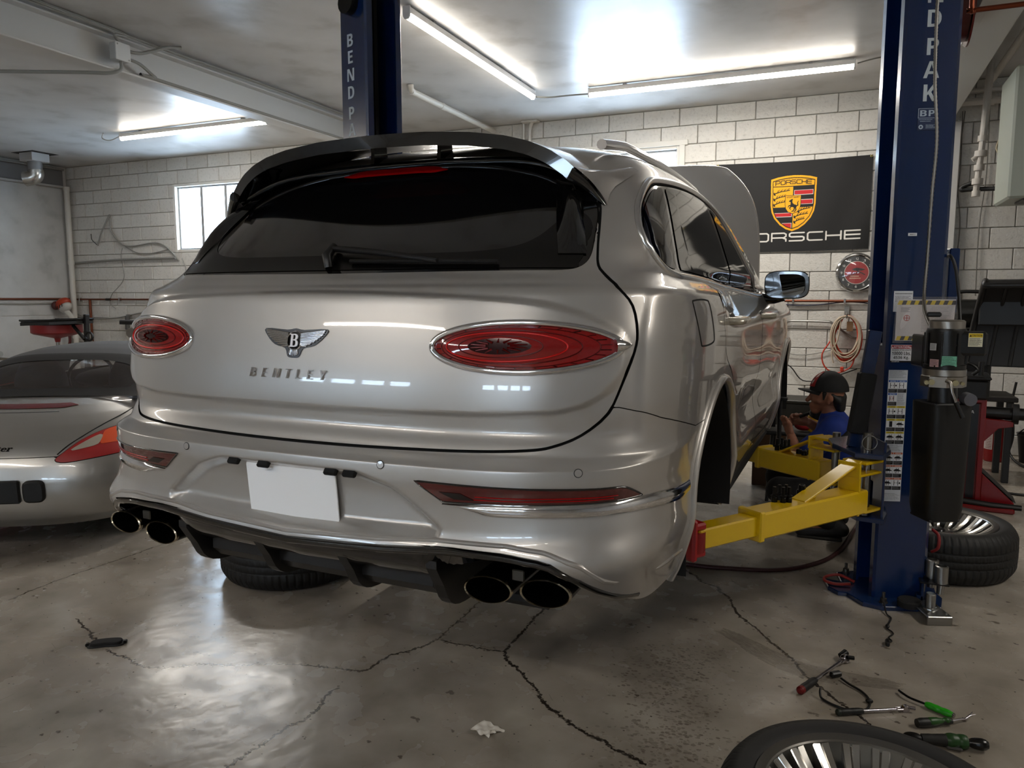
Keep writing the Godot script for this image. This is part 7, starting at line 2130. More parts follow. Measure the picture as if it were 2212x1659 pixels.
	put(o, "held_socket", M.new().cyl(wrF + Vector3(-0.05, 0.045, 0.09), wrF + Vector3(0.01, 0.075, 0.10), 0.010), mat(Color(0.05, 0.05, 0.05), 0.4, 0.6))

func behind_person() -> void:
	var t := thing("tool_chest", "olive metal chest standing by the wall behind the mechanic", "chest", W(-0.27, 0, 7.6))
	put(t, "chest_body", M.new().box(Vector3(0, 0.29, 0), Vector3(0.52, 0.54, 0.40), 0.012), mat(Color(0.075, 0.07, 0.045), 0.6))
	put(t, "chest_lid", M.new().box(Vector3(0, 0.575, 0), Vector3(0.53, 0.03, 0.41), 0.008), mat(Color(0.10, 0.095, 0.06), 0.5))
	for x in [-0.2, 0.2]: put(t, "latch", M.new().box(Vector3(x, 0.53, 0.205), Vector3(0.03, 0.05, 0.012), 0.003), mat(Color(0.3, 0.28, 0.22), 0.4, 0.7))
	t = thing("spray_gun_cup", "yellow canister with a black lid beside the mechanic's chin", "canister", W(-0.150, 0.555, 6.0))
	var X := Transform3D(Basis.from_euler(Vector3(0.15, 0, -0.35)), Vector3.ZERO)
	put(t, "canister_body", M.new().lathe([[0.0, 0.0], [0.055, 0.0], [0.060, 0.012], [0.062, 0.10], [0.058, 0.105], [0.0, 0.105]], 32, X), mat(Color(0.75, 0.56, 0.04), 0.4))
	put(t, "canister_lid", M.new().lathe([[0.0, 0.105], [0.060, 0.105], [0.064, 0.13], [0.064, 0.185], [0.056, 0.19], [0.050, 0.176], [0.0, 0.176]], 32, X), mat(Color(0.04, 0.04, 0.04), 0.4))
	put(t, "canister_label", M.new().lathe([[0.0625, 0.02], [0.063, 0.05]], 10, X * Transform3D(Basis(Vector3.UP, 0.6), Vector3.ZERO), 30.0, 0.9), mat(Color(0.8, 0.78, 0.74), 0.6))
	t = thing("work_stool", "low black stool stacked with parts under the yellow canister", "stool", W(-0.22, 0, 6.05))
	put(t, "stool_top", M.new().box(Vector3(0, 0.53, 0), Vector3(0.52, 0.03, 0.34), 0.01), mat(Color(0.05, 0.05, 0.05), 0.6))
	for x in [-0.22, 0.22]:
		for z in [-0.13, 0.13]: put(t, "leg", M.new().cyl(Vector3(x, 0, z), Vector3(x * 0.9, 0.52, z * 0.9), 0.014), mat(Color(0.05, 0.05, 0.055), 0.5))
	put(t, "lower_shelf", M.new().box(Vector3(0, 0.24, 0), Vector3(0.46, 0.02, 0.28), 0.006), mat(Color(0.07, 0.06, 0.05), 0.6))
	t = thing("fluid_jug", "clear plastic jug half full of amber fluid by the mechanic's hands", "jug", W(-0.305, 0.252, 6.05))
	put(t, "jug_body", M.new().lathe([[0.0, 0.0], [0.06, 0.0], [0.066, 0.012], [0.066, 0.15], [0.05, 0.19], [0.022, 0.21], [0.022, 0.23], [0.0, 0.23]], 28), mat(Color(0.62, 0.60, 0.54), 0.35))
	put(t, "jug_fluid", M.new().lathe([[0.067, 0.015], [0.0675, 0.11], [0.067, 0.115]], 28), mat(Color(0.40, 0.33, 0.16), 0.3))
	put(t, "jug_handle", M.new().tube(spline([Vector3(0.02, 0.2, 0.04), Vector3(0.06, 0.19, 0.05), Vector3(0.07, 0.14, 0.05), Vector3(0.055, 0.11, 0.05)], 4), 0.010, 8), mat(Color(0.62, 0.60, 0.54), 0.35))
	t = thing("cardboard_box", "brown cardboard box beyond the front arm, under the car's nose", "box", W(-0.47, 0, 6.55))
	put(t, "carton", M.new().box(Vector3(0, 0.23, 0), Vector3(0.26, 0.46, 0.30), 0.004), mat(Color(0.30, 0.21, 0.13), 0.8))
	put(t, "carton_flap", M.new().box(Vector3(0.03, 0.465, 0.08), Vector3(0.20, 0.004, 0.14), 0.0, Transform3D(Basis(Vector3.RIGHT, 0.3), Vector3(0, 0.03, -0.13))), mat(Color(0.34, 0.24, 0.15), 0.8))
	single("shop_rag", M.new().ell(W(-0.20, 0.585, 5.98), Vector3(0.07, 0.035, 0.06), 14, 8), mat(Color(0.55, 0.04, 0.05), 0.85), "crumpled red rag on the low black stool", "rag")
	var sup := thing("jack_stand", "thin black stand pole between the car's nose and the cardboard box", "stand", W(-0.36, 0, 5.75))
	put(sup, "pole", M.new().cyl(Vector3(0, 0.02, 0), Vector3(0, 0.80, 0), 0.016), mat(Color(0.03, 0.03, 0.03), 0.5))
	put(sup, "foot", M.new().lathe([[0.0, 0.0], [0.13, 0.0], [0.13, 0.015], [0.02, 0.05], [0.0, 0.05]], 24), mat(Color(0.03, 0.03, 0.03), 0.5))
	put(sup, "saddle", M.new().box(Vector3(0, 0.81, 0), Vector3(0.10, 0.02, 0.05), 0.004), mat(Color(0.03, 0.03, 0.03), 0.5))

# ---------------------------------------------------------------- things on the floor and on the lift
func bolt_mesh(h: float, r: float) -> Array:
	var a := M.new(); a.lathe([[0.0, 0.0], [r, 0.0], [r, 0.020], [r * 0.8, 0.024], [r * 1.15, 0.026], [r * 1.15, 0.030], [r * 0.55, 0.034], [r * 0.55, h], [0.0, h]], 10)
	return [a.mesh()]
func small_parts() -> void:
	var blk := mat(Color(0.02, 0.02, 0.02), 0.4, 0.5)
	var gr := mat(Color(0.11, 0.105, 0.10), 0.4, 0.8)
	var b: Mesh = bolt_mesh(0.068, 0.0135)[0]
	var top := 0.6426
	# wheel bolts standing on the arms
	for q in [[-0.225, 3.455], [-0.207, 3.50], [-0.188, 3.46], [-0.180, 3.515], [-0.165, 3.475]]:
		single("wheel_bolt", b, blk, "black wheel bolt standing on the near yellow arm", "bolt", W(q[0], top, q[1]), q[0] * 9.0, "wheel bolts on the near arm")
	for q in [[-0.300, 4.66], [-0.275, 4.69], [-0.255, 4.645], [-0.235, 4.67]]:
		single("wheel_bolt", b, blk, "black wheel bolt standing on the far yellow arm", "bolt", W(q[0], top, q[1]), q[0] * 9.0, "wheel bolts on the far arm")
	var cap := M.new(); cap.lathe([[0.0, 0.0], [0.0165, 0.0], [0.0165, 0.021], [0.014, 0.025], [0.010, 0.025], [0.009, 0.015], [0.0, 0.015]], 18)
	var cm := cap.mesh()
	for q in [[-0.098, 3.60, 0.0], [-0.125, 3.625, 0.0], [-0.075, 3.635, 0.0], [-0.118, 3.615, 0.0255]]:
		single("bolt_cap", cm, gr, "grey bolt cap on the near yellow arm beside the bolts", "bolt cap", W(q[0], top + q[2], q[1]), 0.0, "bolt caps on the near arm")
	for q in [[-0.175, 4.60], [-0.145, 4.565], [-0.130, 4.60]]:
		single("bolt_cap", cm, gr, "grey bolt cap on the far yellow arm beside the bolts", "bolt cap", W(q[0], top, q[1]), 0.0, "bolt caps on the far arm")
	# lift adapters: two tubes on a holder, one foot with a stub on the floor, a rubber disc on the base
	var steel := mat(Color(0.62, 0.62, 0.61), 0.28, 1.0)
	for q in [[0.488, 4.21, 0.145, "left"], [0.525, 4.155, 0.135, "right"]]:
		var t := thing("lift_adapter", "bright steel height adapter tube on the post's holder, %s of two" % q[3], "adapter", W(q[0], q[2], q[1]), 0.0, "height adapters on the holder")
		put(t, "adapter_tube", M.new().lathe([[0.0, 0.0], [0.030, 0.0], [0.030, 0.085], [0.022, 0.088], [0.020, 0.05], [0.0, 0.05]], 28), steel)
		put(t, "adapter_stem", M.new().cyl(Vector3(0, -0.055, 0), Vector3(0, 0.0, 0), 0.018), steel)
	var hd := thing("adapter_holder", "small dark holder plate at the post's foot under the adapters", "holder", W(0.495, 0.06, 4.19))
	put(hd, "holder_plate", M.new().box(Vector3(0, 0.072, 0), Vector3(0.13, 0.006, 0.13), 0.002), mat(Color(0.1, 0.1, 0.1), 0.4, 0.6))
	put(hd, "holder_stay", M.new().box(Vector3(-0.05, 0.02, 0), Vector3(0.012, 0.11, 0.10), 0.002), mat(Color(0.035, 0.135, 0.29), 0.3))
	put(hd, "holder_foot", M.new().box(Vector3(-0.06, -0.03, 0), Vector3(0.03, 0.06, 0.10), 0.002), mat(Color(0.035, 0.135, 0.29), 0.3))
	var t := thing("frame_cradle_pad", "bright steel saddle with a round stub on the floor by the lift base", "adapter", W(0.470, 0, 4.03), 0.35)
	put(t, "saddle_plate", M.new().box(Vector3(0, 0.040, 0), Vector3(0.115, 0.008, 0.20), 0.003), steel)
	put(t, "saddle_flange", M.new().box(Vector3(0, 0.022, 0.098), Vector3(0.115, 0.044, 0.008), 0.003), steel)
	put(t, "saddle_flange", M.new().box(Vector3(0, 0.022, -0.098), Vector3(0.115, 0.044, 0.008), 0.003), steel)
	put(t, "stub", M.new().lathe([[0.036, 0.044], [0.034, 0.05], [0.023, 0.052], [0.023, 0.115], [0.020, 0.120], [0.0, 0.120]], 24), steel)
	for q in 4: put(t, "rivet", M.new().ell(Vector3(0.042 * (1 if q % 2 else -1), 0.046, 0.07 * (1 if q < 2 else -1)), Vector3(0.006, 0.004, 0.006), 10, 6), steel)
	t = thing("rubber_disc", "round black rubber pad lying on the blue base plate", "pad", W(0.385, 0.0225, 4.075))
	put(t, "disc", M.new().lathe([[0.0, 0.0], [0.052, 0.0], [0.055, 0.006], [0.055, 0.030], [0.050, 0.036], [0.0, 0.034]], 32), mat(Color(0.05, 0.045, 0.04), 0.8))
	# hoses and leads
	run("air_hose", [W(-1.3, 0.012, 4.35), W(-1.0, 0.012, 4.28), W(-0.761, 0.012, 4.264), W(-0.543, 0.012, 4.284), W(-0.251, 0.012, 4.377), W(-0.062, 0.012, 4.564), W(0.06, 0.012, 4.834), W(0.142, 0.012, 5.262), W(0.25, 0.012, 5.9)], 0.0125, mat(Color(0.20, 0.065, 0.065), 0.55), "dark red air hose curving across the floor past the lift post", "hose", 8, 10)
	run("jumper_lead", [W(0.14, 0.03, 4.30), W(0.07, 0.06, 4.29), W(0.02, 0.055, 4.28), W(-0.005, 0.045, 4.265), W(0.0, 0.035, 4.24), W(0.05, 0.033, 4.22), W(0.12, 0.036, 4.24)], 0.008, mat(Color(0.55, 0.12, 0.07), 0.5), "short orange and black lead looped on the lift's base plate", "lead", 6)
	run("rubber_strap", [W(0.49, 0.36, 4.30), W(0.515, 0.34, 4.27), W(0.515, 0.28, 4.26), W(0.49, 0.25, 4.28)], 0.008, mat(Color(0.5, 0.08, 0.07), 0.5), "short red strap hanging at the post's outer side", "strap", 6)
	var sl := thing("sensor_lead", "thin black sensor lead hanging from the lift's base plate", "sensor lead")
	put(sl, "lead", M.new().tube(spline([W(0.272, 0.030, 4.05), W(0.28, 0.008, 3.97), W(0.297, 0.006, 3.93), W(0.285, 0.006, 3.86), W(0.272, 0.006, 3.80), W(0.296, 0.006, 3.745), W(0.275, 0.006, 3.69), W(0.285, 0.006, 3.655), W(0.27, 0.008, 3.64)], 6), 0.0038, 6), mat(Color(0.02, 0.02, 0.02), 0.5))
	put(sl, "connector", M.new().box(W(0.266, 0.010, 3.62), Vector3(0.018, 0.02, 0.045), 0.004), mat(Color(0.02, 0.02, 0.02), 0.5))
	put(sl, "clip", M.new().ell(W(0.276, 0.008, 3.815), Vector3(0.010, 0.008, 0.016), 10, 6), mat(Color(0.02, 0.02, 0.02), 0.5))
	t = thing("sensor_lead", "black wheel sensor lead curled on the floor by the red ratchet", "sensor lead")
	put(t, "lead", M.new().tube(spline([W(0.075, 0.010, 3.195), W(0.105, 0.008, 3.16), W(0.15, 0.006, 3.12), W(0.175, 0.006, 3.06), W(0.165, 0.006, 2.99), W(0.12, 0.006, 2.955), W(0.06, 0.006, 2.965), W(0.01, 0.006, 3.0), W(0.0, 0.02, 3.015), W(0.0, 0.032, 3.03)], 6), 0.0045, 6), mat(Color(0.02, 0.02, 0.02), 0.45))
	put(t, "connector", M.new().box(Vector3.ZERO, Vector3(0.05, 0.022, 0.024), 0.005, Transform3D(Basis(Vector3.UP, 0.7), W(0.055, 0.013, 3.215))), mat(Color(0.03, 0.03, 0.03), 0.4))
	put(t, "clip", M.new().ell(W(0.174, 0.009, 3.05), Vector3(0.014, 0.010, 0.010), 10, 6), mat(Color(0.02, 0.02, 0.02), 0.5))
	# ratchets
	var ch := mat(Color(0.72, 0.70, 0.72), 0.16, 1.0)
	ratchet(W(-0.075, 0.017, 3.005), W(0.085, 0.017, 3.355), mat(Color(0.05, 0.045, 0.05), 0.5), mat(Color(0.42, 0.03, 0.04), 0.45), "long flex-head ratchet with a red-ended black grip", true)
	ratchet(W(0.058, 0.013, 2.905), W(0.285, 0.013, 3.03), mat(Color(0.03, 0.035, 0.03), 0.5), mat(Color(0.06, 0.10, 0.05), 0.5), "small ratchet with a black grip near the front wheel", false)
	# green hooked trim tool
	var tt := thing("trim_hook", "bright green handled hook tool lying on the floor", "hand tool")
	put(tt, "handle", grip(W(0.368, 0.014, 3.10), W(0.452, 0.014, 3.052), [0.009, 0.013, 0.0125, 0.0135, 0.012, 0.0135, 0.013, 0.010]), mat(Color(0.13, 0.62, 0.06), 0.35))
	put(tt, "hook_shaft", M.new().tube(spline([W(0.372, 0.014, 3.098), W(0.32, 0.014, 3.125), W(0.295, 0.015, 3.15), W(0.283, 0.012, 3.175)], 5), 0.0045, 8), mat(Color(0.05, 0.05, 0.05), 0.35, 0.7))
	put(tt, "end_cap", M.new().cyl(W(0.449, 0.014, 3.054), W(0.457, 0.014, 3.049), 0.009), ch)
	tt = thing("trim_fork", "dark green and black handled clip remover beside the green hook tool", "hand tool")
	put(tt, "handle", grip(W(0.325, 0.017, 2.935), W(0.442, 0.017, 3.00), [0.015, 0.0175, 0.017, 0.016, 0.014, 0.011, 0.013, 0.010]), mat(Color(0.05, 0.06, 0.045), 0.5))
	put(tt, "handle_inlay", grip(W(0.355, 0.020, 2.950), W(0.436, 0.020, 2.996), [0.006, 0.0155, 0.0155, 0.0145, 0.012, 0.009, 0.0125, 0.009]), mat(Color(0.10, 0.28, 0.06), 0.4))
	put(tt, "fork_shaft", M.new().tube(spline([W(0.438, 0.017, 2.998), W(0.475, 0.016, 3.03), W(0.49, 0.012, 3.045), W(0.505, 0.018, 3.06)], 4), 0.004, 8), ch)
	for s in [-0.006, 0.006]: put(tt, "fork_tine", M.new().tube([W(0.503, 0.018, 3.058), W(0.522 - s * 0.6, 0.024, 3.078 + s)], [0.004, 0.0015], 6), ch)
	# air ratchet, green body
	tt = thing("air_ratchet", "green and black air ratchet behind the front wheel", "air tool")
	put(tt, "body", grip(W(0.405, 0.024, 2.842), W(0.470, 0.024, 2.858), [0.021, 0.025, 0.026, 0.025, 0.023, 0.025, 0.025, 0.022]), mat(Color(0.08, 0.24, 0.07), 0.4))
	put(tt, "rubber_grip", grip(W(0.330, 0.022, 2.825), W(0.410, 0.024, 2.843), [0.016, 0.017, 0.018, 0.018, 0.019, 0.020, 0.021, 0.021]), mat(Color(0.035, 0.04, 0.032), 0.6))
	put(tt, "ratchet_head", M.new().ell(W(0.305, 0.022, 2.822), Vector3(0.034, 0.016, 0.020), 16, 10), mat(Color(0.06, 0.06, 0.06), 0.4, 0.6))
	put(tt, "air_plug", grip(W(0.468, 0.024, 2.857), W(0.535, 0.026, 2.862), [0.014, 0.013, 0.017, 0.019, 0.020, 0.020, 0.018, 0.012]), mat(Color(0.02, 0.02, 0.02), 0.25))
	put(tt, "trigger", M.new().box(W(0.43, 0.010, 2.835), Vector3(0.05, 0.012, 0.03), 0.004), mat(Color(0.4, 0.4, 0.4), 0.3, 0.9))
	# torn paper
	var rg := RandomNumberGenerator.new(); rg.seed = 5
	var pm := M.new()
	pm.grid(14, 14, func(u, v):
		var x: float = (u - 0.5) * 0.10 * (1.0 - 0.25 * v * u) ; var z: float = (v - 0.5) * 0.085
		if u > 0.9 and v > 0.35 and v < 0.65: x -= 0.018
		x += 0.004 * sin(v * 21.0) * u; z += 0.003 * sin(u * 17.0)
		return Vector3(x + 0.15 * z, 0.004 + 0.010 * absf(sin(u * 6.0 + v * 3.0)) * (0.3 + u * v) + 0.004 * sin(v * 13.0) * sin(u * 11.0) + 0.006 * v, z), Vector3(0, -1, 0))
	single("torn_paper", pm, mat(Color(0.86, 0.84, 0.80), 0.8), "torn scrap of white paper on the bare floor", "paper", W(-1.085, 0.0, 2.30), -0.35)
	# worn brake pad
	t = thing("brake_pad", "worn black brake pad lying on the floor at left", "brake pad", W(-2.935, 0, 2.245), 0.62)
	var bp := smooth_poly([Vector2(-0.075, -0.018), Vector2(-0.05, -0.03), Vector2(0.0, -0.026), Vector2(0.05, -0.030), Vector2(0.075, -0.016), Vector2(0.07, 0.022), Vector2(0.03, 0.034), Vector2(-0.03, 0.034), Vector2(-0.07, 0.022)], 3)
	put(t, "backing_plate", M.new().prism(bp, 0.007, Transform3D(Basis(Vector3.RIGHT, Vector3(0, 0, -1), Vector3.UP), Vector3.ZERO), 0.0015), mat(Color(0.035, 0.033, 0.032), 0.6))
	var fm := PackedVector2Array()
	for p in bp: fm.append(p * 0.86)
	put(t, "friction_block", M.new().prism(fm, 0.012, Transform3D(Basis(Vector3.RIGHT, Vector3(0, 0, -1), Vector3.UP), Vector3(0, 0.007, 0)), 0.003), mat(Color(0.05, 0.048, 0.046), 0.85))
	for s in [-1.0, 1.0]: put(t, "spring_clip", M.new().box(Vector3(s * 0.078, 0.008, 0.0), Vector3(0.014, 0.014, 0.022), 0.003), mat(Color(0.06, 0.06, 0.06), 0.4, 0.7))
func grip(a: Vector3, b: Vector3, rr: Array) -> M:
	var pts := []
	var r2 := []
	var n := rr.size()
	for k in n * 3 - 2:
		var f := float(k) / (n * 3 - 3)
		pts.append(a.lerp(b, f))
		var x := f * (n - 1); var i := mini(int(x), n - 2)
		r2.append(lerpf(rr[i], rr[i + 1], smoothstep(0, 1, x - i)))
	return M.new().tube(pts, r2, 14)
func ratchet(a: Vector3, b: Vector3, gripm: Material, endm: Material, label: String, big: bool) -> void:
	var ch := mat(Color(0.72, 0.70, 0.72), 0.16, 1.0)
	var t := thing("ratchet", label, "ratchet")
	var k := 1.0 if big else 0.8
	var g := grip(a.lerp(b, 0.02), a.lerp(b, 0.34 if big else 0.40), [0.013 * k, 0.0165 * k, 0.0165 * k, 0.015 * k, 0.016 * k, 0.0155 * k, 0.012 * k])
	put(t, "grip", g, gripm)
	put(t, "grip_end", grip(a, a.lerp(b, 0.06), [0.010 * k, 0.0165 * k, 0.0168 * k, 0.0165 * k]), endm)
	put(t, "shaft", M.new().tube([a.lerp(b, 0.33), a.lerp(b, 0.40), a.lerp(b, 0.88), a.lerp(b, 0.93)], [0.0085 * k, 0.007 * k, 0.0065 * k, 0.008 * k], 12), ch)
	var d := (b - a).normalized()
	var s := Vector3(-d.z, 0, d.x)
	for e in [-1.0, 1.0]: put(t, "yoke", M.new().box(Vector3.ZERO, Vector3(0.034 * k, 0.010 * k, 0.006 * k), 0.002, Transform3D(Basis(d, Vector3.UP, s), a.lerp(b, 0.955) + s * e * 0.009 * k)), ch)
	var hd := M.new()
	hd.lathe([[0.0, -0.010 * k], [0.017 * k, -0.010 * k], [0.019 * k, -0.006 * k], [0.019 * k, 0.008 * k], [0.016 * k, 0.012 * k], [0.0, 0.012 * k]], 28, Transform3D(Basis(d, 0.0) * Basis(d, deg_to_rad(60 if big else -80)), b + d * 0.012))
	put(t, "head", hd, ch)
	put(t, "drive", M.new().cyl(b + d * 0.012 + Vector3(0.01, 0.008, 0) * k, b + d * 0.020 + Vector3(0.032, 0.006, 0.0) * k, 0.0085 * k), mat(Color(0.03, 0.03, 0.03), 0.4, 0.6) if big else ch)
	if big: put(t, "socket", M.new().cyl(b + d * 0.03 + Vector3(-0.022, 0.0, 0.0), b + d * 0.035 + Vector3(-0.005, 0.012, -0.02), 0.015, 0.014), mat(Color(0.03, 0.03, 0.03), 0.4, 0.5))

# ---------------------------------------------------------------- wheel balancer and what stands around it
func balancer() -> void:
	var red := mat(Color(0.45, 0.025, 0.03), 0.3)
	var blk := mat(Color(0.035, 0.035, 0.037), 0.45)
	var dk := mat(Color(0.055, 0.055, 0.058), 0.55)
	var t := thing("wheel_balancer", "black and red wheel balancer with a big curved hood at the right edge", "wheel balancer", W(0.92, 0, 6.32), -0.10)
	put(t, "cabinet", M.new().box(Vector3(-0.06, 0.42, -0.25), Vector3(0.30, 0.72, 0.46), 0.01), red)
	var im := Image.create(220, 640, false, Image.FORMAT_RGB8)
	im.fill(Color(0.045, 0.045, 0.048))
	fill_poly(im, PackedVector2Array([Vector2(110, 230), Vector2(180, 330), Vector2(200, 640), Vector2(60, 640), Vector2(60, 330)]), Color(0.075, 0.075, 0.08))
	fill_poly(im, PackedVector2Array([Vector2(150, 640), Vector2(154, 330), Vector2(176, 330), Vector2(172, 640)]), Color(0.30, 0.02, 0.025))
	img_text(im, "SmartWeight Touch", Rect2(96, 150, 52, 478), Color(0.85, 0.85, 0.86), true, true)
	img_text(im, "USA", Rect2(140, 46, 54, 20), Color(0.82, 0.82, 0.82)); lines(im, Rect2(92, 46, 42, 20), 2, Color(0.75, 0.75, 0.75), 4)
	sheet(t, "front_panel", im, 0.24, 0.70, Transform3D(Basis.IDENTITY, Vector3(-0.075, 0.42, -0.0185)), 0.35, "black panel lettered SmartWeight Touch")
	put(t, "cabinet_edge", M.new().box(Vector3(0.072, 0.43, -0.015), Vector3(0.036, 0.74, 0.02), 0.005), red)
	put(t, "cabinet_rail", M.new().box(Vector3(-0.06, 0.79, -0.015), Vector3(0.30, 0.025, 0.02), 0.004), red)
	var fin := M.new().prism(PackedVector2Array([Vector2(0.09, 0.02), Vector2(0.30, 0.02), Vector2(0.30, 0.06), Vector2(0.09, 0.26)]), 0.20, Transform3D(Basis.IDENTITY, Vector3(0, 0, -0.22)), 0.004)
	put(t, "foot_ramp", fin, red)
	put(t, "ramp_grip", M.new().box(Vector3.ZERO, Vector3(0.30, 0.006, 0.19), 0.002, Transform3D(Basis(Vector3(0, 0, 1), -0.76), Vector3(0.20, 0.168, -0.12))), dk)
	put(t, "base_skid", M.new().box(Vector3(0.0, 0.02, -0.14), Vector3(0.60, 0.04, 0.44), 0.01), red)
	put(t, "foot_pedal", M.new().tube([Vector3(-0.22, 0.075, 0.05), Vector3(0.02, 0.06, 0.06), Vector3(0.16, 0.05, 0.06), Vector3(0.34, 0.05, 0.05)], [0.018, 0.02, 0.022, 0.02], 10), blk)
	put(t, "console", M.new().box(Vector3(-0.07, 0.87, -0.2), Vector3(0.34, 0.15, 0.42), 0.02), dk)
	put(t, "weight_tray", M.new().box(Vector3(-0.07, 0.955, -0.2), Vector3(0.36, 0.03, 0.44), 0.012), blk)
	put(t, "tray_post", M.new().cyl(Vector3(0.04, 0.96, -0.1), Vector3(0.045, 1.07, -0.1), 0.022, 0.018), blk)
	put(t, "gauge_arm", M.new().tube(spline([Vector3(-0.12, 0.98, -0.05), Vector3(-0.05, 1.06, -0.03), Vector3(0.02, 1.02, -0.02), Vector3(-0.01, 0.98, -0.02)], 5), 0.012, 8), blk)
	put(t, "weight_cup", M.new().cyl(Vector3(-0.17, 0.97, -0.02), Vector3(-0.10, 1.02, 0.0), 0.04, 0.035), mat(Color(0.35, 0.35, 0.37), 0.5))
	put(t, "shaft_housing", M.new().cyl(Vector3(0.08, 0.69, -0.18), Vector3(0.62, 0.69, -0.18), 0.045, -1, 20), blk)
	put(t, "shaft_flange", M.new().cyl(Vector3(0.26, 0.69, -0.18), Vector3(0.30, 0.69, -0.18), 0.075, -1, 24), dk)
	put(t, "arm_bracket", M.new().prism(PackedVector2Array([Vector2(0.09, 0.65), Vector2(0.27, 0.64), Vector2(0.27, 0.60), Vector2(0.18, 0.58), Vector2(0.09, 0.47)]), 0.05, Transform3D(Basis.IDENTITY, Vector3(0, 0, -0.18)), 0.004), red)
	# hood: a shell of a quarter drum, ribs on the inside
	var hd := M.new()
	var hood := func(u: float, v: float, e: float) -> Vector3:
		var a := lerpf(-0.35, 1.95, v)
		var r := 0.50 - e
		var side := 0.02 * cos(a)
		return Vector3(lerpf(0.0 - side + 0.05 * sin(a * 1.3), 0.95, u), 1.17 + sin(a) * r * 1.0, -0.55 + cos(a) * -r * 0.55 + 0.20)
	hd.grid(16, 24, func(u, v): return hood.call(u, v, 0.0), Vector3(0.4, 1.1, -0.2))
	hd.grid(16, 24, func(u, v): return hood.call(u, v, 0.025), Vector3(0.4, 1.1, -2.2))
	var ho := put(t, "wheel_hood", hd, dk)
	var rim := []
	for k in 25: rim.append(hood.call(0.0, k / 24.0, 0.012))
	for k in 16: rim.append(hood.call((k + 1) / 16.0, 1.0, 0.012))
	put(ho, "hood_rim", M.new().tube(rim, 0.024, 10), mat(Color(0.075, 0.075, 0.08), 0.4))
	for u in [0.16, 0.30, 0.52, 0.66]:
		var pp := []
		for k in 25: pp.append(hood.call(u, k / 24.0, 0.028))
		put(ho, "hood_rib", M.new().tube(pp, 0.014, 8), blk)
	put(ho, "hood_band", M.new().box(hood.call(0.5, 0.42, 0.05), Vector3(0.92, 0.22, 0.03), 0.01), blk)
	# fire extinguishers
	var ex := M.new()
	for q in [[1.40, 8.25, 0.0, "red fire extinguisher on the floor behind the balancer's stand"], [0.86, 7.4, 0.72, "red fire extinguisher standing on the bench behind the power unit"]]:
		var x := thing("fire_extinguisher", q[3], "extinguisher", W(q[0], q[2], q[1]), 0.0, "fire extinguishers")
		put(x, "cylinder", M.new().lathe([[0.0, 0.0], [0.075, 0.0], [0.082, 0.012], [0.082, 0.33], [0.07, 0.375], [0.03, 0.40], [0.03, 0.43], [0.0, 0.43]], 28), red)
		var li := Image.create(96, 128, false, Image.FORMAT_RGB8); li.fill(Color(0.72, 0.68, 0.66)); lines(li, Rect2(8, 8, 80, 110), 9, Color(0.4, 0.2, 0.2), 6)
		put(x, "label_band", M.new().lathe([[0.0828, 0.12], [0.0828, 0.28]], 12, Transform3D(Basis(Vector3.UP, -1.9), Vector3.ZERO), 30.0, 1.2), print_mat(li, 0.5))
		put(x, "valve", M.new().box(Vector3(0, 0.46, 0), Vector3(0.05, 0.06, 0.04), 0.006), blk)
		put(x, "lever", M.new().box(Vector3(0.05, 0.49, 0), Vector3(0.13, 0.012, 0.022), 0.003, Transform3D(Basis(Vector3(0, 0, 1), 0.15), Vector3.ZERO)), blk)
		put(x, "discharge_hose", M.new().tube(spline([Vector3(0.03, 0.46, 0), Vector3(0.12, 0.42, 0.02), Vector3(0.14, 0.25, 0.03), Vector3(0.11, 0.08, 0.03)], 5), 0.011, 8), blk)
	var b := thing("work_bench", "dark steel bench carrying grey machines behind the power unit", "bench", W(0.93, 0, 7.5))
	put(b, "bench_top", M.new().box(Vector3(0, 0.70, 0), Vector3(0.9, 0.04, 0.5), 0.006), mat(Color(0.10, 0.08, 0.07), 0.6))
	for x in [-0.4, 0.4]:
		for z in [-0.2, 0.2]: put(b, "leg", M.new().box(Vector3(x, 0.34, z), Vector3(0.05, 0.68, 0.05), 0.004), mat(Color(0.08, 0.08, 0.09), 0.5))
	var g := thing("compressor", "dark grey machine with a round cover on the bench by the hood", "machine", W(1.02, 0.72, 7.5))
	put(g, "machine_body", M.new().box(Vector3(0, 0.28, 0), Vector3(0.34, 0.55, 0.34), 0.03), mat(Color(0.10, 0.10, 0.10), 0.45))
	put(g, "machine_cover", M.new().cyl(Vector3(-0.2, 0.68, 0.05), Vector3(0.2, 0.68, 0.05), 0.12, -1, 24), mat(Color(0.16, 0.16, 0.155), 0.35, 0.4))
	put(g, "machine_hose", M.new().tube(spline([Vector3(-0.18, 0.62, 0.1), Vector3(-0.26, 0.75, 0.12), Vector3(-0.1, 0.86, 0.1), Vector3(0.2, 0.85, 0.1)], 5), 0.015, 8), blk)
	run("floor_cable", [W(1.1, 0.01, 7.0), W(1.35, 0.01, 6.85), W(1.8, 0.01, 6.9), W(2.4, 0.01, 6.8)], 0.010, blk, "black cable on the floor right of the balancer's foot", "cable")
	run("floor_cable", [W(1.55, 0.75, 8.3), W(1.52, 0.5, 8.3), W(1.50, 0.2, 8.25), W(1.56, 0.03, 8.1), W(1.75, 0.012, 7.8), W(2.2, 0.012, 7.6)], 0.011, blk, "black cable hanging from the wall to the floor at the right edge", "cable")
	var bu := thing("black_bucket", "black bucket by the wall at the right edge", "bucket", W(1.75, 0, 8.3))
	put(bu, "bucket_shell", M.new().lathe([[0.0, 0.0], [0.13, 0.0], [0.16, 0.26], [0.168, 0.27], [0.155, 0.265], [0.125, 0.02], [0.0, 0.02]], 28), blk)
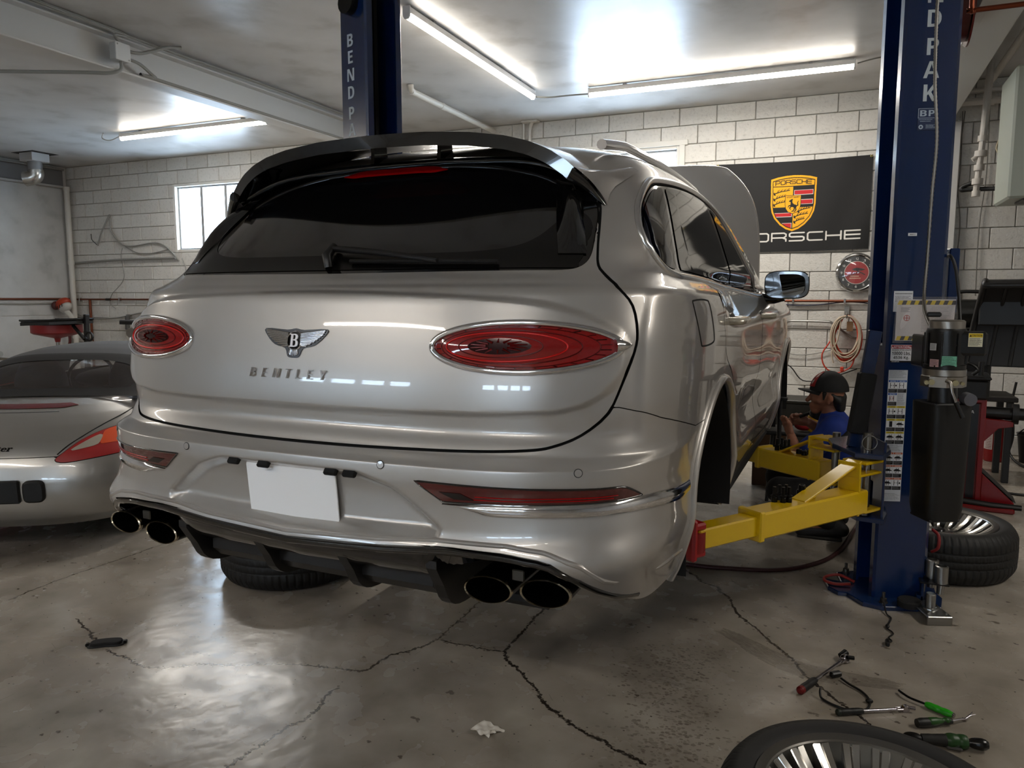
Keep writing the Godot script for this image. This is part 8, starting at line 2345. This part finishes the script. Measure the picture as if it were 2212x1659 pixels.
	put(bu, "bucket_handle", M.new().tube(spline([Vector3(-0.16, 0.25, 0), Vector3(-0.1, 0.33, 0.06), Vector3(0.1, 0.33, 0.06), Vector3(0.16, 0.25, 0)], 5), 0.006, 8), blk)

# ---------------------------------------------------------------- convertible in the left bay
var RDS_ROWS := [[0.17, 0.14, 0.72, 3.0, 0.70, 3.95], [0.24, 0.05, 0.80, 3.0, 0.75, 4.0], [0.34, 0.012, 0.845, 3.0, 0.80, 4.05], [0.45, 0.0, 0.858, 3.0, 0.80, 4.1], [0.55, 0.02, 0.858, 2.9, 0.80, 4.1], [0.61, 0.045, 0.855, 2.9, 0.80, 4.08], [0.66, 0.075, 0.845, 2.8, 0.80, 4.05], [0.70, 0.115, 0.83, 2.8, 0.85, 4.0], [0.76, 0.20, 0.79, 2.7, 0.90, 3.9], [0.81, 0.32, 0.74, 2.6, 0.90, 3.75], [0.85, 0.47, 0.69, 2.5, 0.90, 3.5], [0.875, 0.62, 0.645, 2.5, 0.90, 3.35], [0.885, 0.72, 0.60, 2.5, 0.85, 3.3]]
func roadster() -> void:
	var car := thing("convertible_car", "silver convertible with a raised grey soft top parked at left", "car", W(-4.47, 0, 2.73), deg_to_rad(31))
	var paint := mat(Color(0.66, 0.65, 0.63), 0.32, 0.75, {"clearcoat_enabled": true, "clearcoat": 1.0, "clearcoat_roughness": 0.05})
	var dark := mat(Color(0.012, 0.012, 0.013), 0.9)
	var blk := mat(Color(0.025, 0.025, 0.027), 0.55)
	var B := Body.new()
	var n := RDS_ROWS.size()
	var ss := []
	for k in 44: ss.append(k / 44.0)
	for k in 30: ss.append(1.0 + k / 30.0)
	for k in 15: ss.append(2.0 + k / 14.0)
	B.nc = ss.size()
	for i in n - 1:
		for j in (6 if i < n - 2 else 7):
			var t := j / 6.0
			var r := []
			for k in 6:
				var p0: float = RDS_ROWS[maxi(0, i - 1)][k]; var p1: float = RDS_ROWS[i][k]; var p2: float = RDS_ROWS[i + 1][k]; var p3: float = RDS_ROWS[mini(n - 1, i + 2)][k]
				r.append(0.5 * (2.0 * p1 + (p2 - p0) * t + (2.0 * p0 - 5.0 * p1 + 4.0 * p2 - p3) * t * t + (3.0 * p1 - p0 - 3.0 * p2 + p3) * t * t * t) if k != 0 else lerpf(p1, p2, t))
			B.nr += 1
			for s in ss:
				var w: float = r[2]; var b: float = r[4]; var nn: float = r[3]
				var l: float; var tt: float
				if s <= 1.0:
					var g: float = s / 0.7 * 0.8 if s < 0.7 else pow(sin(lerpf(asin(pow(0.8, nn / 2.0)), PI / 2, (s - 0.7) / 0.3)), 2.0 / nn)
					l = w * g
					tt = r[1] + b - b * pow(maxf(0.0, 1.0 - pow(g, nn)), 1.0 / nn)
				elif s <= 2.0:
					tt = lerpf(r[1] + b, r[5] - 0.9, s - 1.0); l = w
				else:
					var a: float = (s - 2.0) * PI / 2
					l = w * pow(maxf(0.0, cos(a)), 0.7); tt = r[5] - 0.9 + 0.9 * pow(sin(a), 0.7)
				B.P.append(Vector3(l, r[0], -tt))
	B.finish()
	var big := 9.0
	var lampp := smooth_poly([Vector2(0.345, 0.585), Vector2(0.385, 0.625), Vector2(0.46, 0.685), Vector2(0.55, 0.728), Vector2(0.66, 0.748), Vector2(0.78, 0.745), Vector2(0.82, 0.70), Vector2(0.81, 0.63), Vector2(0.70, 0.602), Vector2(0.54, 0.582), Vector2(0.40, 0.568)], 4)
	var Fl := B.field(func(l, y, t, i, j): return sdpoly(Vector2(l, y), lampp) if t < 0.8 and l > 0.3 and y > 0.5 and y < 0.8 else big)
	var Far := B.field(func(l, y, t, i, j): return 0.33 - minf(Vector2(t - 0.90, y - 0.30).length(), Vector2(t - 3.2, y - 0.30).length()) if l > 0.7 else -big)
	var np := B.P.size()
	var comb := func(f: Callable) -> PackedFloat32Array:
		var o := PackedFloat32Array(); o.resize(np)
		for k in np: o[k] = f.call(k)
		return o
	put(car, "bumper", B.panel(comb.call(func(k): return maxf(maxf(B.P[k].y - 0.603, Far[k]), -Fl[k] + 0.002))), paint)
	put(car, "body_shell", B.panel(comb.call(func(k): return maxf(maxf(0.607 - B.P[k].y, Far[k]), -Fl[k] + 0.002))), paint)
	put(car, "inner_shell", B.panel(comb.call(func(k): return Far[k]), -0.008), dark)
	var cand := 0
	for s in [-1.0, 1.0]:
		var S := Vector3(s, 1, 1)
		var left: bool = s < 0
		var red := mat(Color(0.62, 0.03, 0.02), 0.1, 0.0, {"clearcoat_enabled": true, "clearcoat": 1.0})
		var tl := put(car, "tail_lamp", B.panel(comb.call(func(k): return Fl[k] + 0.002), 0.004, false, left), red, "red, orange and clear tail lamp")
		var Fo: PackedFloat32Array = comb.call(func(k):
			var p := B.P[k]
			return maxf(Fl[k] + 0.006, maxf(0.658 + (p.x - 0.64) * 0.05 - p.y, 0.555 - p.x)))
		put(tl, "indicator_lens", B.panel(Fo, 0.006, false, left), mat(Color(0.85, 0.28, 0.01), 0.1, 0.0, {"clearcoat_enabled": true, "clearcoat": 1.0}), "orange indicator lens")
		var cp := smooth_poly([Vector2(0.415, 0.630), Vector2(0.47, 0.668), Vector2(0.53, 0.700), Vector2(0.558, 0.702), Vector2(0.552, 0.660), Vector2(0.53, 0.648), Vector2(0.47, 0.637)], 3)
		var Fc := B.field(func(l, y, t, i, j): return sdpoly(Vector2(l, y), cp) if t < 0.8 and l > 0.4 and y > 0.5 and y < 0.8 else big)
		put(tl, "reversing_lens", B.panel(Fc, 0.0065, false, left), mat(Color(0.70, 0.66, 0.60), 0.15, 0.2, {"clearcoat_enabled": true, "clearcoat": 1.0}), "clear reversing lens")
		var sp := []
		for q in [[0.355, 0.615], [0.40, 0.66], [0.46, 0.705], [0.53, 0.755], [0.59, 0.795], [0.62, 0.83]]: sp.append(B.on_rear(cand, q[0], q[1], 0.0) * S)
		put(car, "lid_gap", M.new().tube(spline(sp, 5), 0.004, 6), dark)
		# black overrider blocks beside the plate
		var fr := frame_at(B, s * 0.245, 0.415)
		var pl := PackedVector2Array()
		for k in 24:
			var a := TAU * k / 24
			pl.append(Vector2(signf(cos(a)) * pow(absf(cos(a)), 0.5) * 0.058, signf(sin(a)) * pow(absf(sin(a)), 0.5) * 0.066))
		put(car, "overrider", M.new().prism(pl, 0.030, Transform3D(fr.basis, fr.origin - fr.basis.z * 0.004), 0.010), blk, "black rubber overrider block")
		put(car, "wheel_disc", M.new().lathe([[0.0, 0.08], [0.30, 0.08], [0.30, -0.08], [0.0, -0.08]], 28, Transform3D(Basis(Vector3(0, 0, 1), PI / 2), Vector3(s * 0.72, 0.30, -0.90))), mat(Color(0.03, 0.03, 0.03), 0.7))
		put(car, "wheel_disc", M.new().lathe([[0.0, 0.08], [0.30, 0.08], [0.30, -0.08], [0.0, -0.08]], 28, Transform3D(Basis(Vector3(0, 0, 1), PI / 2), Vector3(s * 0.72, 0.30, -3.2))), mat(Color(0.03, 0.03, 0.03), 0.7))
	var pf := frame_at(B, 0.0, 0.415)
	put(car, "plate_holder", M.new().box(Vector3(0, 0, 0.004), Vector3(0.34, 0.14, 0.02), 0.008, pf), blk)
	var F3: PackedFloat32Array = comb.call(func(k): return maxf(absf(B.P[k].y - 0.850) - 0.009 + 0.008 * sm(0.24, 0.31, B.P[k].x), B.P[k].x - 0.31))
	put(car, "brake_lamp", B.panel(F3, 0.003), mat(Color(0.36, 0.015, 0.04), 0.2), "thin red high brake lamp")
	var sg := []
	for k in 13: sg.append(B.on_rear(cand, absf(-0.24 + 0.04 * k), 0.826, 0.0) * Vector3(1.0 if k >= 6 else -1.0, 1, 1))
	put(car, "spoiler_gap", M.new().tube(sg, 0.003, 6), mat(Color(0.25, 0.25, 0.25), 0.5))
	var wd := put(car, "model_script", text_solid("Boxster", 0.032, 0.004, "Droid Serif", true, 0.3, 1.3), mat(Color(0.05, 0.05, 0.055), 0.3, 0.5))
	wd.transform = frame_at(B, 0.0, 0.655)
	put(car, "underbody", M.new().box(Vector3(0, 0.20, -2.0), Vector3(1.3, 0.08, 3.4), 0.02), dark)
	put(car, "floor_pan", M.new().box(Vector3(0, 0.5, -2.2), Vector3(1.35, 0.06, 2.4), 0.02), dark)
	put(car, "rear_bulkhead", M.new().box(Vector3(0, 0.70, -1.35), Vector3(1.2, 0.36, 0.05), 0.01), mat(Color(0.05, 0.05, 0.055), 0.8))
	# soft top
	var T := Body.new()
	var ts := []
	for k in 60: ts.append(0.70 + 2.70 * k / 59.0)
	T.nr = 60; T.nc = 30
	for t in ts:
		var h := table(t, [[0.70, 0.0], [0.78, 0.03], [0.95, 0.115], [1.10, 0.185], [1.25, 0.235], [1.45, 0.272], [1.7, 0.287], [2.1, 0.287], [2.5, 0.262], [2.75, 0.225], [3.0, 0.14], [3.25, 0.02], [3.40, 0.0]])
		var w := table(t, [[0.70, 0.61], [0.9, 0.635], [1.3, 0.655], [2.0, 0.67], [2.8, 0.66], [3.4, 0.60]])
		for j in 30:
			var a := PI / 2 * (1.0 - j / 29.0)
			T.P.append(Vector3(w * pow(cos(a) if a < PI / 2 else 0.0, 0.62), 0.875 + h * pow(sin(a), 0.75) + 0.012 * (1.0 - j / 29.0), -t))
	T.finish()
	var wp := smooth_poly([Vector2(-0.6, 0.80), Vector2(-0.3, 0.80), Vector2(0.25, 0.80), Vector2(0.46, 0.815), Vector2(0.52, 0.85), Vector2(0.515, 0.95), Vector2(0.46, 1.08), Vector2(0.38, 1.13), Vector2(0.2, 1.15), Vector2(-0.3, 1.155), Vector2(-0.6, 1.155)], 4)
	var Fw := T.field(func(l, y, t, i, j): return sdpoly(Vector2(l, t), wp) if t < 1.4 else big)
	var Fband := T.field(func(l, y, t, i, j): return t - 1.285 - 0.10 * l * l)
	var Fshield := T.field(func(l, y, t, i, j): return 2.74 - t)
	var nt := T.P.size()
	var ct := func(f: Callable) -> PackedFloat32Array:
		var o := PackedFloat32Array(); o.resize(nt)
		for k in nt: o[k] = f.call(k)
		return o
	var st := put(car, "soft_top", T.panel(ct.call(func(k): return maxf(-Fband[k], -Fshield[k] - 0.0))), mat(Color(0.27, 0.27, 0.275), 0.85), "grey fabric soft top")
	put(st, "rear_band", T.panel(ct.call(func(k): return maxf(Fband[k], -Fw[k])), 0.003), mat(Color(0.02, 0.02, 0.022), 0.8), "black band around the rear window")
	put(st, "rear_window", T.panel(Fw, 0.0), glass(Color(0.22, 0.20, 0.20), 0.45, 0.04), "smoky plastic rear window")
	put(car, "windscreen", T.panel(Fshield, 0.0), glass(Color(0.6, 0.62, 0.62), 0.18))
	# what shows through the window
	for s in [-1.0, 1.0]:
		var m := M.new()
		nets(m, [[Vector3(s * 0.33, 0.62, -1.55), Vector3(s * 0.33, 0.92, -1.46), 0.19, 0.16], [Vector3(s * 0.33, 0.92, -1.46), Vector3(s * 0.33, 1.03, -1.44), 0.15, 0.10], [Vector3(s * 0.33, 0.55, -1.6), Vector3(s * 0.33, 0.53, -2.0), 0.16, 0.17]], 0.03, 0.08)
		put(car, "seat", m, mat(Color(0.03, 0.03, 0.032), 0.6))
	put(car, "dashboard", M.new().ell(Vector3(0, 0.80, -2.75), Vector3(0.62, 0.12, 0.3), 24, 10), mat(Color(0.04, 0.04, 0.042), 0.7))
	var sw := []
	for k in 32: sw.append(Vector3(-0.33 + cos(TAU * k / 32) * 0.18, 0.86 + sin(TAU * k / 32) * 0.16, -2.35 - sin(TAU * k / 32) * 0.08))
	put(car, "steering_wheel", M.new().tube(sw, 0.014, 8, true), mat(Color(0.03, 0.03, 0.032), 0.4))

func left_bay() -> void:
	var blk := mat(Color(0.035, 0.035, 0.038), 0.5)
	var red := mat(Color(0.50, 0.04, 0.04), 0.4)
	var rc := thing("tool_cabinet", "red tool cabinet seen through the convertible's rear window", "tool cabinet", W(-8.3, 0, 5.5), 0.5)
	put(rc, "cabinet_body", M.new().box(Vector3(0, 0.41, 0), Vector3(0.75, 0.68, 0.5), 0.012), red)
	for k in 4: put(rc, "drawer", M.new().box(Vector3(0, 0.16 + k * 0.165, 0.253), Vector3(0.69, 0.15, 0.012), 0.004), red)
	for x in [-0.3, 0.3]:
		for z in [-0.18, 0.18]: put(rc, "caster", M.new().cyl(Vector3(x - 0.02, 0.035, z), Vector3(x + 0.02, 0.035, z), 0.035), blk)
	# oil drainer: black tray over a red bowl on a pole
	var t := thing("oil_drainer", "oil drainer with a wide black tray over a red funnel behind the convertible", "oil drainer", W(-9.72, 0, 7.0))
	put(t, "tray", M.new().prism(PackedVector2Array([Vector2(-0.52, -0.10), Vector2(-0.30, -0.30), Vector2(0.30, -0.32), Vector2(0.55, -0.12), Vector2(0.55, 0.12), Vector2(0.30, 0.32), Vector2(-0.30, 0.30), Vector2(-0.52, 0.10)]), 0.05, Transform3D(Basis(Vector3.RIGHT, Vector3(0, 0, -1), Vector3.UP) * Basis(Vector3(0, 1, 0), -0.04), Vector3(0, 1.165, 0)), 0.012), blk)
	put(t, "tray_rim", M.new().tube([Vector3(-0.52, 1.20, 0.10), Vector3(-0.30, 1.225, 0.30), Vector3(0.30, 1.235, 0.32), Vector3(0.55, 1.25, 0.12), Vector3(0.55, 1.25, -0.12), Vector3(0.30, 1.235, -0.32), Vector3(-0.30, 1.225, -0.30), Vector3(-0.52, 1.20, -0.10)], 0.014, 6, true), blk)
	put(t, "tray_knob", M.new().cyl(Vector3(0.02, 1.22, 0), Vector3(0.02, 1.25, 0), 0.03), blk)
	put(t, "bowl", M.new().lathe([[0.0, 0.93], [0.03, 0.93], [0.04, 0.98], [0.28, 1.04], [0.31, 1.06], [0.31, 1.165], [0.0, 1.165]], 36), red)
	put(t, "pole", M.new().cyl(Vector3(0, 0.3, 0), Vector3(0, 0.94, 0), 0.025), mat(Color(0.6, 0.6, 0.58), 0.35, 0.9))
	put(t, "tank", M.new().lathe([[0.0, 0.06], [0.2, 0.06], [0.22, 0.08], [0.22, 0.46], [0.2, 0.5], [0.0, 0.52]], 32), red)
	put(t, "pump_handle", M.new().tube(spline([Vector3(0.22, 0.85, 0.05), Vector3(0.30, 0.92, 0.05), Vector3(0.31, 1.02, 0.05)], 4), 0.018, 8), mat(Color(0.3, 0.06, 0.05), 0.5))
	for k in 3: put(t, "caster", M.new().cyl(Vector3(cos(TAU * k / 3) * 0.18 - 0.015, 0.035, sin(TAU * k / 3) * 0.18), Vector3(cos(TAU * k / 3) * 0.18 + 0.015, 0.035, sin(TAU * k / 3) * 0.18), 0.035), blk)
	t = thing("oil_drainer", "black drain tray on a pole, half hidden behind the silver car's left lamp", "oil drainer", W(-8.30, 0, 7.4))
	put(t, "tray", M.new().prism(PackedVector2Array([Vector2(-0.62, -0.08), Vector2(-0.35, -0.30), Vector2(0.35, -0.32), Vector2(0.60, -0.10), Vector2(0.60, 0.12), Vector2(-0.35, 0.30)]), 0.05, Transform3D(Basis(Vector3.RIGHT, Vector3(0, 0, -1), Vector3.UP), Vector3(0, 1.18, 0)), 0.012), blk)
	put(t, "pole", M.new().cyl(Vector3(0, 0.04, 0), Vector3(0, 1.18, 0), 0.03), blk)
	put(t, "base", M.new().lathe([[0.0, 0.0], [0.25, 0.0], [0.25, 0.03], [0.03, 0.06], [0.0, 0.06]], 28), blk)
	t = thing("engine_stand", "upright black bar with a ring beside the oil drainer", "stand", W(-9.20, 0, 7.0))
	put(t, "upright", M.new().box(Vector3(0.0, 0.66, 0), Vector3(0.055, 1.30, 0.055), 0.006, Transform3D(Basis(Vector3(0, 0, 1), -0.05), Vector3.ZERO)), blk)
	var rp := []
	for k in 20: rp.append(Vector3(0.13 + cos(TAU * k / 20) * 0.07, 1.02 + sin(TAU * k / 20) * 0.055, 0.03))
	put(t, "ring", M.new().tube(rp, 0.015, 8, true), blk)
	put(t, "cross_arm", M.new().tube([Vector3(-0.16, 1.16, 0.03), Vector3(0.06, 0.98, 0.04)], 0.022, 8), blk)
	put(t, "foot", M.new().box(Vector3(0, 0.02, 0), Vector3(0.5, 0.04, 0.3), 0.008), blk)
	# string trimmer leaning in the corner
	t = thing("string_trimmer", "orange and white string trimmer leaning in the corner", "trimmer")
	var sh := M.new()
	sh.tube([W(-11.26, 1.36, 8.25), W(-10.98, 1.16, 8.22), W(-10.78, 1.0, 8.2)], [0.045, 0.036, 0.026], 10)
	put(t, "shaft_sleeve", sh, mat(Color(0.74, 0.73, 0.70), 0.45))
	put(t, "shaft", M.new().tube([W(-10.80, 1.015, 8.2), W(-10.2, 0.55, 8.15), W(-9.75, 0.20, 8.1)], 0.016, 8), mat(Color(0.55, 0.54, 0.48), 0.35, 0.7))
	put(t, "engine_cover", M.new().ell(W(-11.30, 1.43, 8.27), Vector3(0.14, 0.085, 0.10), 20, 12, Basis(Vector3(0, 0, 1), 0.45)), mat(Color(0.62, 0.19, 0.05), 0.45))
	put(t, "engine_housing", M.new().ell(W(-11.20, 1.37, 8.24), Vector3(0.12, 0.07, 0.085), 20, 12, Basis(Vector3(0, 0, 1), 0.5)), mat(Color(0.70, 0.69, 0.67), 0.45))
	put(t, "starter_case", M.new().ell(W(-11.40, 1.40, 8.22), Vector3(0.05, 0.07, 0.07), 16, 10), mat(Color(0.25, 0.07, 0.05), 0.5))
	for k in 3: put(t, "cooling_slot", M.new().box(W(-11.27 + k * 0.05, 1.37 + k * 0.02, 8.152), Vector3(0.012, 0.05, 0.01), 0.003), blk)
	put(t, "head", M.new().lathe([[0.0, 0.0], [0.07, 0.0], [0.07, 0.05], [0.03, 0.09], [0.0, 0.09]], 20, Transform3D(Basis.IDENTITY, W(-9.73, 0.11, 8.1))), blk)
	t = thing("pull_handle", "grey handle hanging by a wire on the block wall", "handle", W(-10.21, 1.0, 8.52))
	put(t, "grip", M.new().cyl(Vector3(0, 0.03, 0), Vector3(0.01, 0.24, 0), 0.034), mat(Color(0.30, 0.30, 0.30), 0.6))
	put(t, "wire", M.new().tube(spline([Vector3(0, 0.03, 0), Vector3(-0.03, -0.08, 0), Vector3(0.02, -0.25, 0), Vector3(0.0, -0.34, 0)], 5), 0.006, 6), mat(Color(0.55, 0.54, 0.50), 0.5))
	put(t, "wall_clip", M.new().box(Vector3(0.005, 0.25, -0.035), Vector3(0.03, 0.03, 0.09), 0.004), mat(Color(0.4, 0.4, 0.4), 0.5))
	t = thing("hanging_strap", "black strap bent over a peg low on the block wall", "strap", W(-10.22, 0.55, 8.50))
	put(t, "strap_loop", M.new().tube(spline([Vector3(-0.22, -0.15, 0), Vector3(-0.12, 0.06, 0), Vector3(0.0, 0.13, 0), Vector3(0.12, 0.06, 0), Vector3(0.24, -0.12, 0)], 5), 0.028, 8), blk)
	put(t, "peg", M.new().cyl(Vector3(0, 0.09, 0.05), Vector3(0, 0.09, -0.08), 0.012), mat(Color(0.4, 0.4, 0.4), 0.4, 0.8))
	t = thing("polisher", "white and black electric polisher hanging on the side wall", "power tool", W(-11.30, 0.72, 7.1))
	put(t, "motor_case", M.new().tube([Vector3(-0.05, 0.02, 0.05), Vector3(0.2, 0.0, 0.05), Vector3(0.28, 0.0, 0.05)], [0.05, 0.06, 0.045], 14), mat(Color(0.62, 0.62, 0.60), 0.45))
	put(t, "handle_loop", M.new().tube(spline([Vector3(0.22, 0.05, 0.05), Vector3(0.10, 0.13, 0.05), Vector3(-0.06, 0.12, 0.05), Vector3(-0.12, 0.03, 0.05)], 5), 0.018, 8), blk)
	put(t, "wall_shelf", M.new().box(Vector3(0.08, -0.075, 0), Vector3(0.5, 0.02, 0.22), 0.004), mat(Color(0.4, 0.36, 0.3), 0.7))
	t = thing("tool_rack", "black tool rack at the left edge beside the convertible", "rack", W(-11.30, 0, 6.62))
	put(t, "rack_post", M.new().box(Vector3(0, 0.55, 0), Vector3(0.06, 1.1, 0.06), 0.006), blk)
	for y in [0.62, 0.78, 1.02]: put(t, "rack_arm", M.new().box(Vector3(0.08, y, 0.05), Vector3(0.20, 0.03, 0.03), 0.004), blk)
	put(t, "rack_foot", M.new().box(Vector3(0, 0.015, 0), Vector3(0.35, 0.03, 0.4), 0.006), blk)

func _ready() -> void:
	setup_camera()
	make_fixture(0, "long lit tube light running away from the viewer beside blue lift post")
	make_fixture(1, "long lit tube light above the black banner, along the block wall")
	make_fixture(2, "lit tube light over the convertible, beyond the white steel beam")
	for k in range(3, 7): make_fixture(k, ["lit ceiling tube light behind the viewer above the right", "lit ceiling tube light behind the viewer above the middle bay", "lit ceiling tube light above the rear of the convertible bay", "lit ceiling tube light over the far right of the shop"][k - 3])
	room()
	beams()
	suv()
	lift_post(1.0, "blue lift post with the black power unit and yellow arms, nearest the viewer")
	lift_post(-1.0, "blue lift post behind the raised silver car, seen above its roof")
	wheels()
	roadster()
	mechanic()
	balancer()
	banner()
	wall_clock()
	pipes_and_wires()
	cords()
	right_corner()
	left_bay()
	behind_person()
	small_parts()
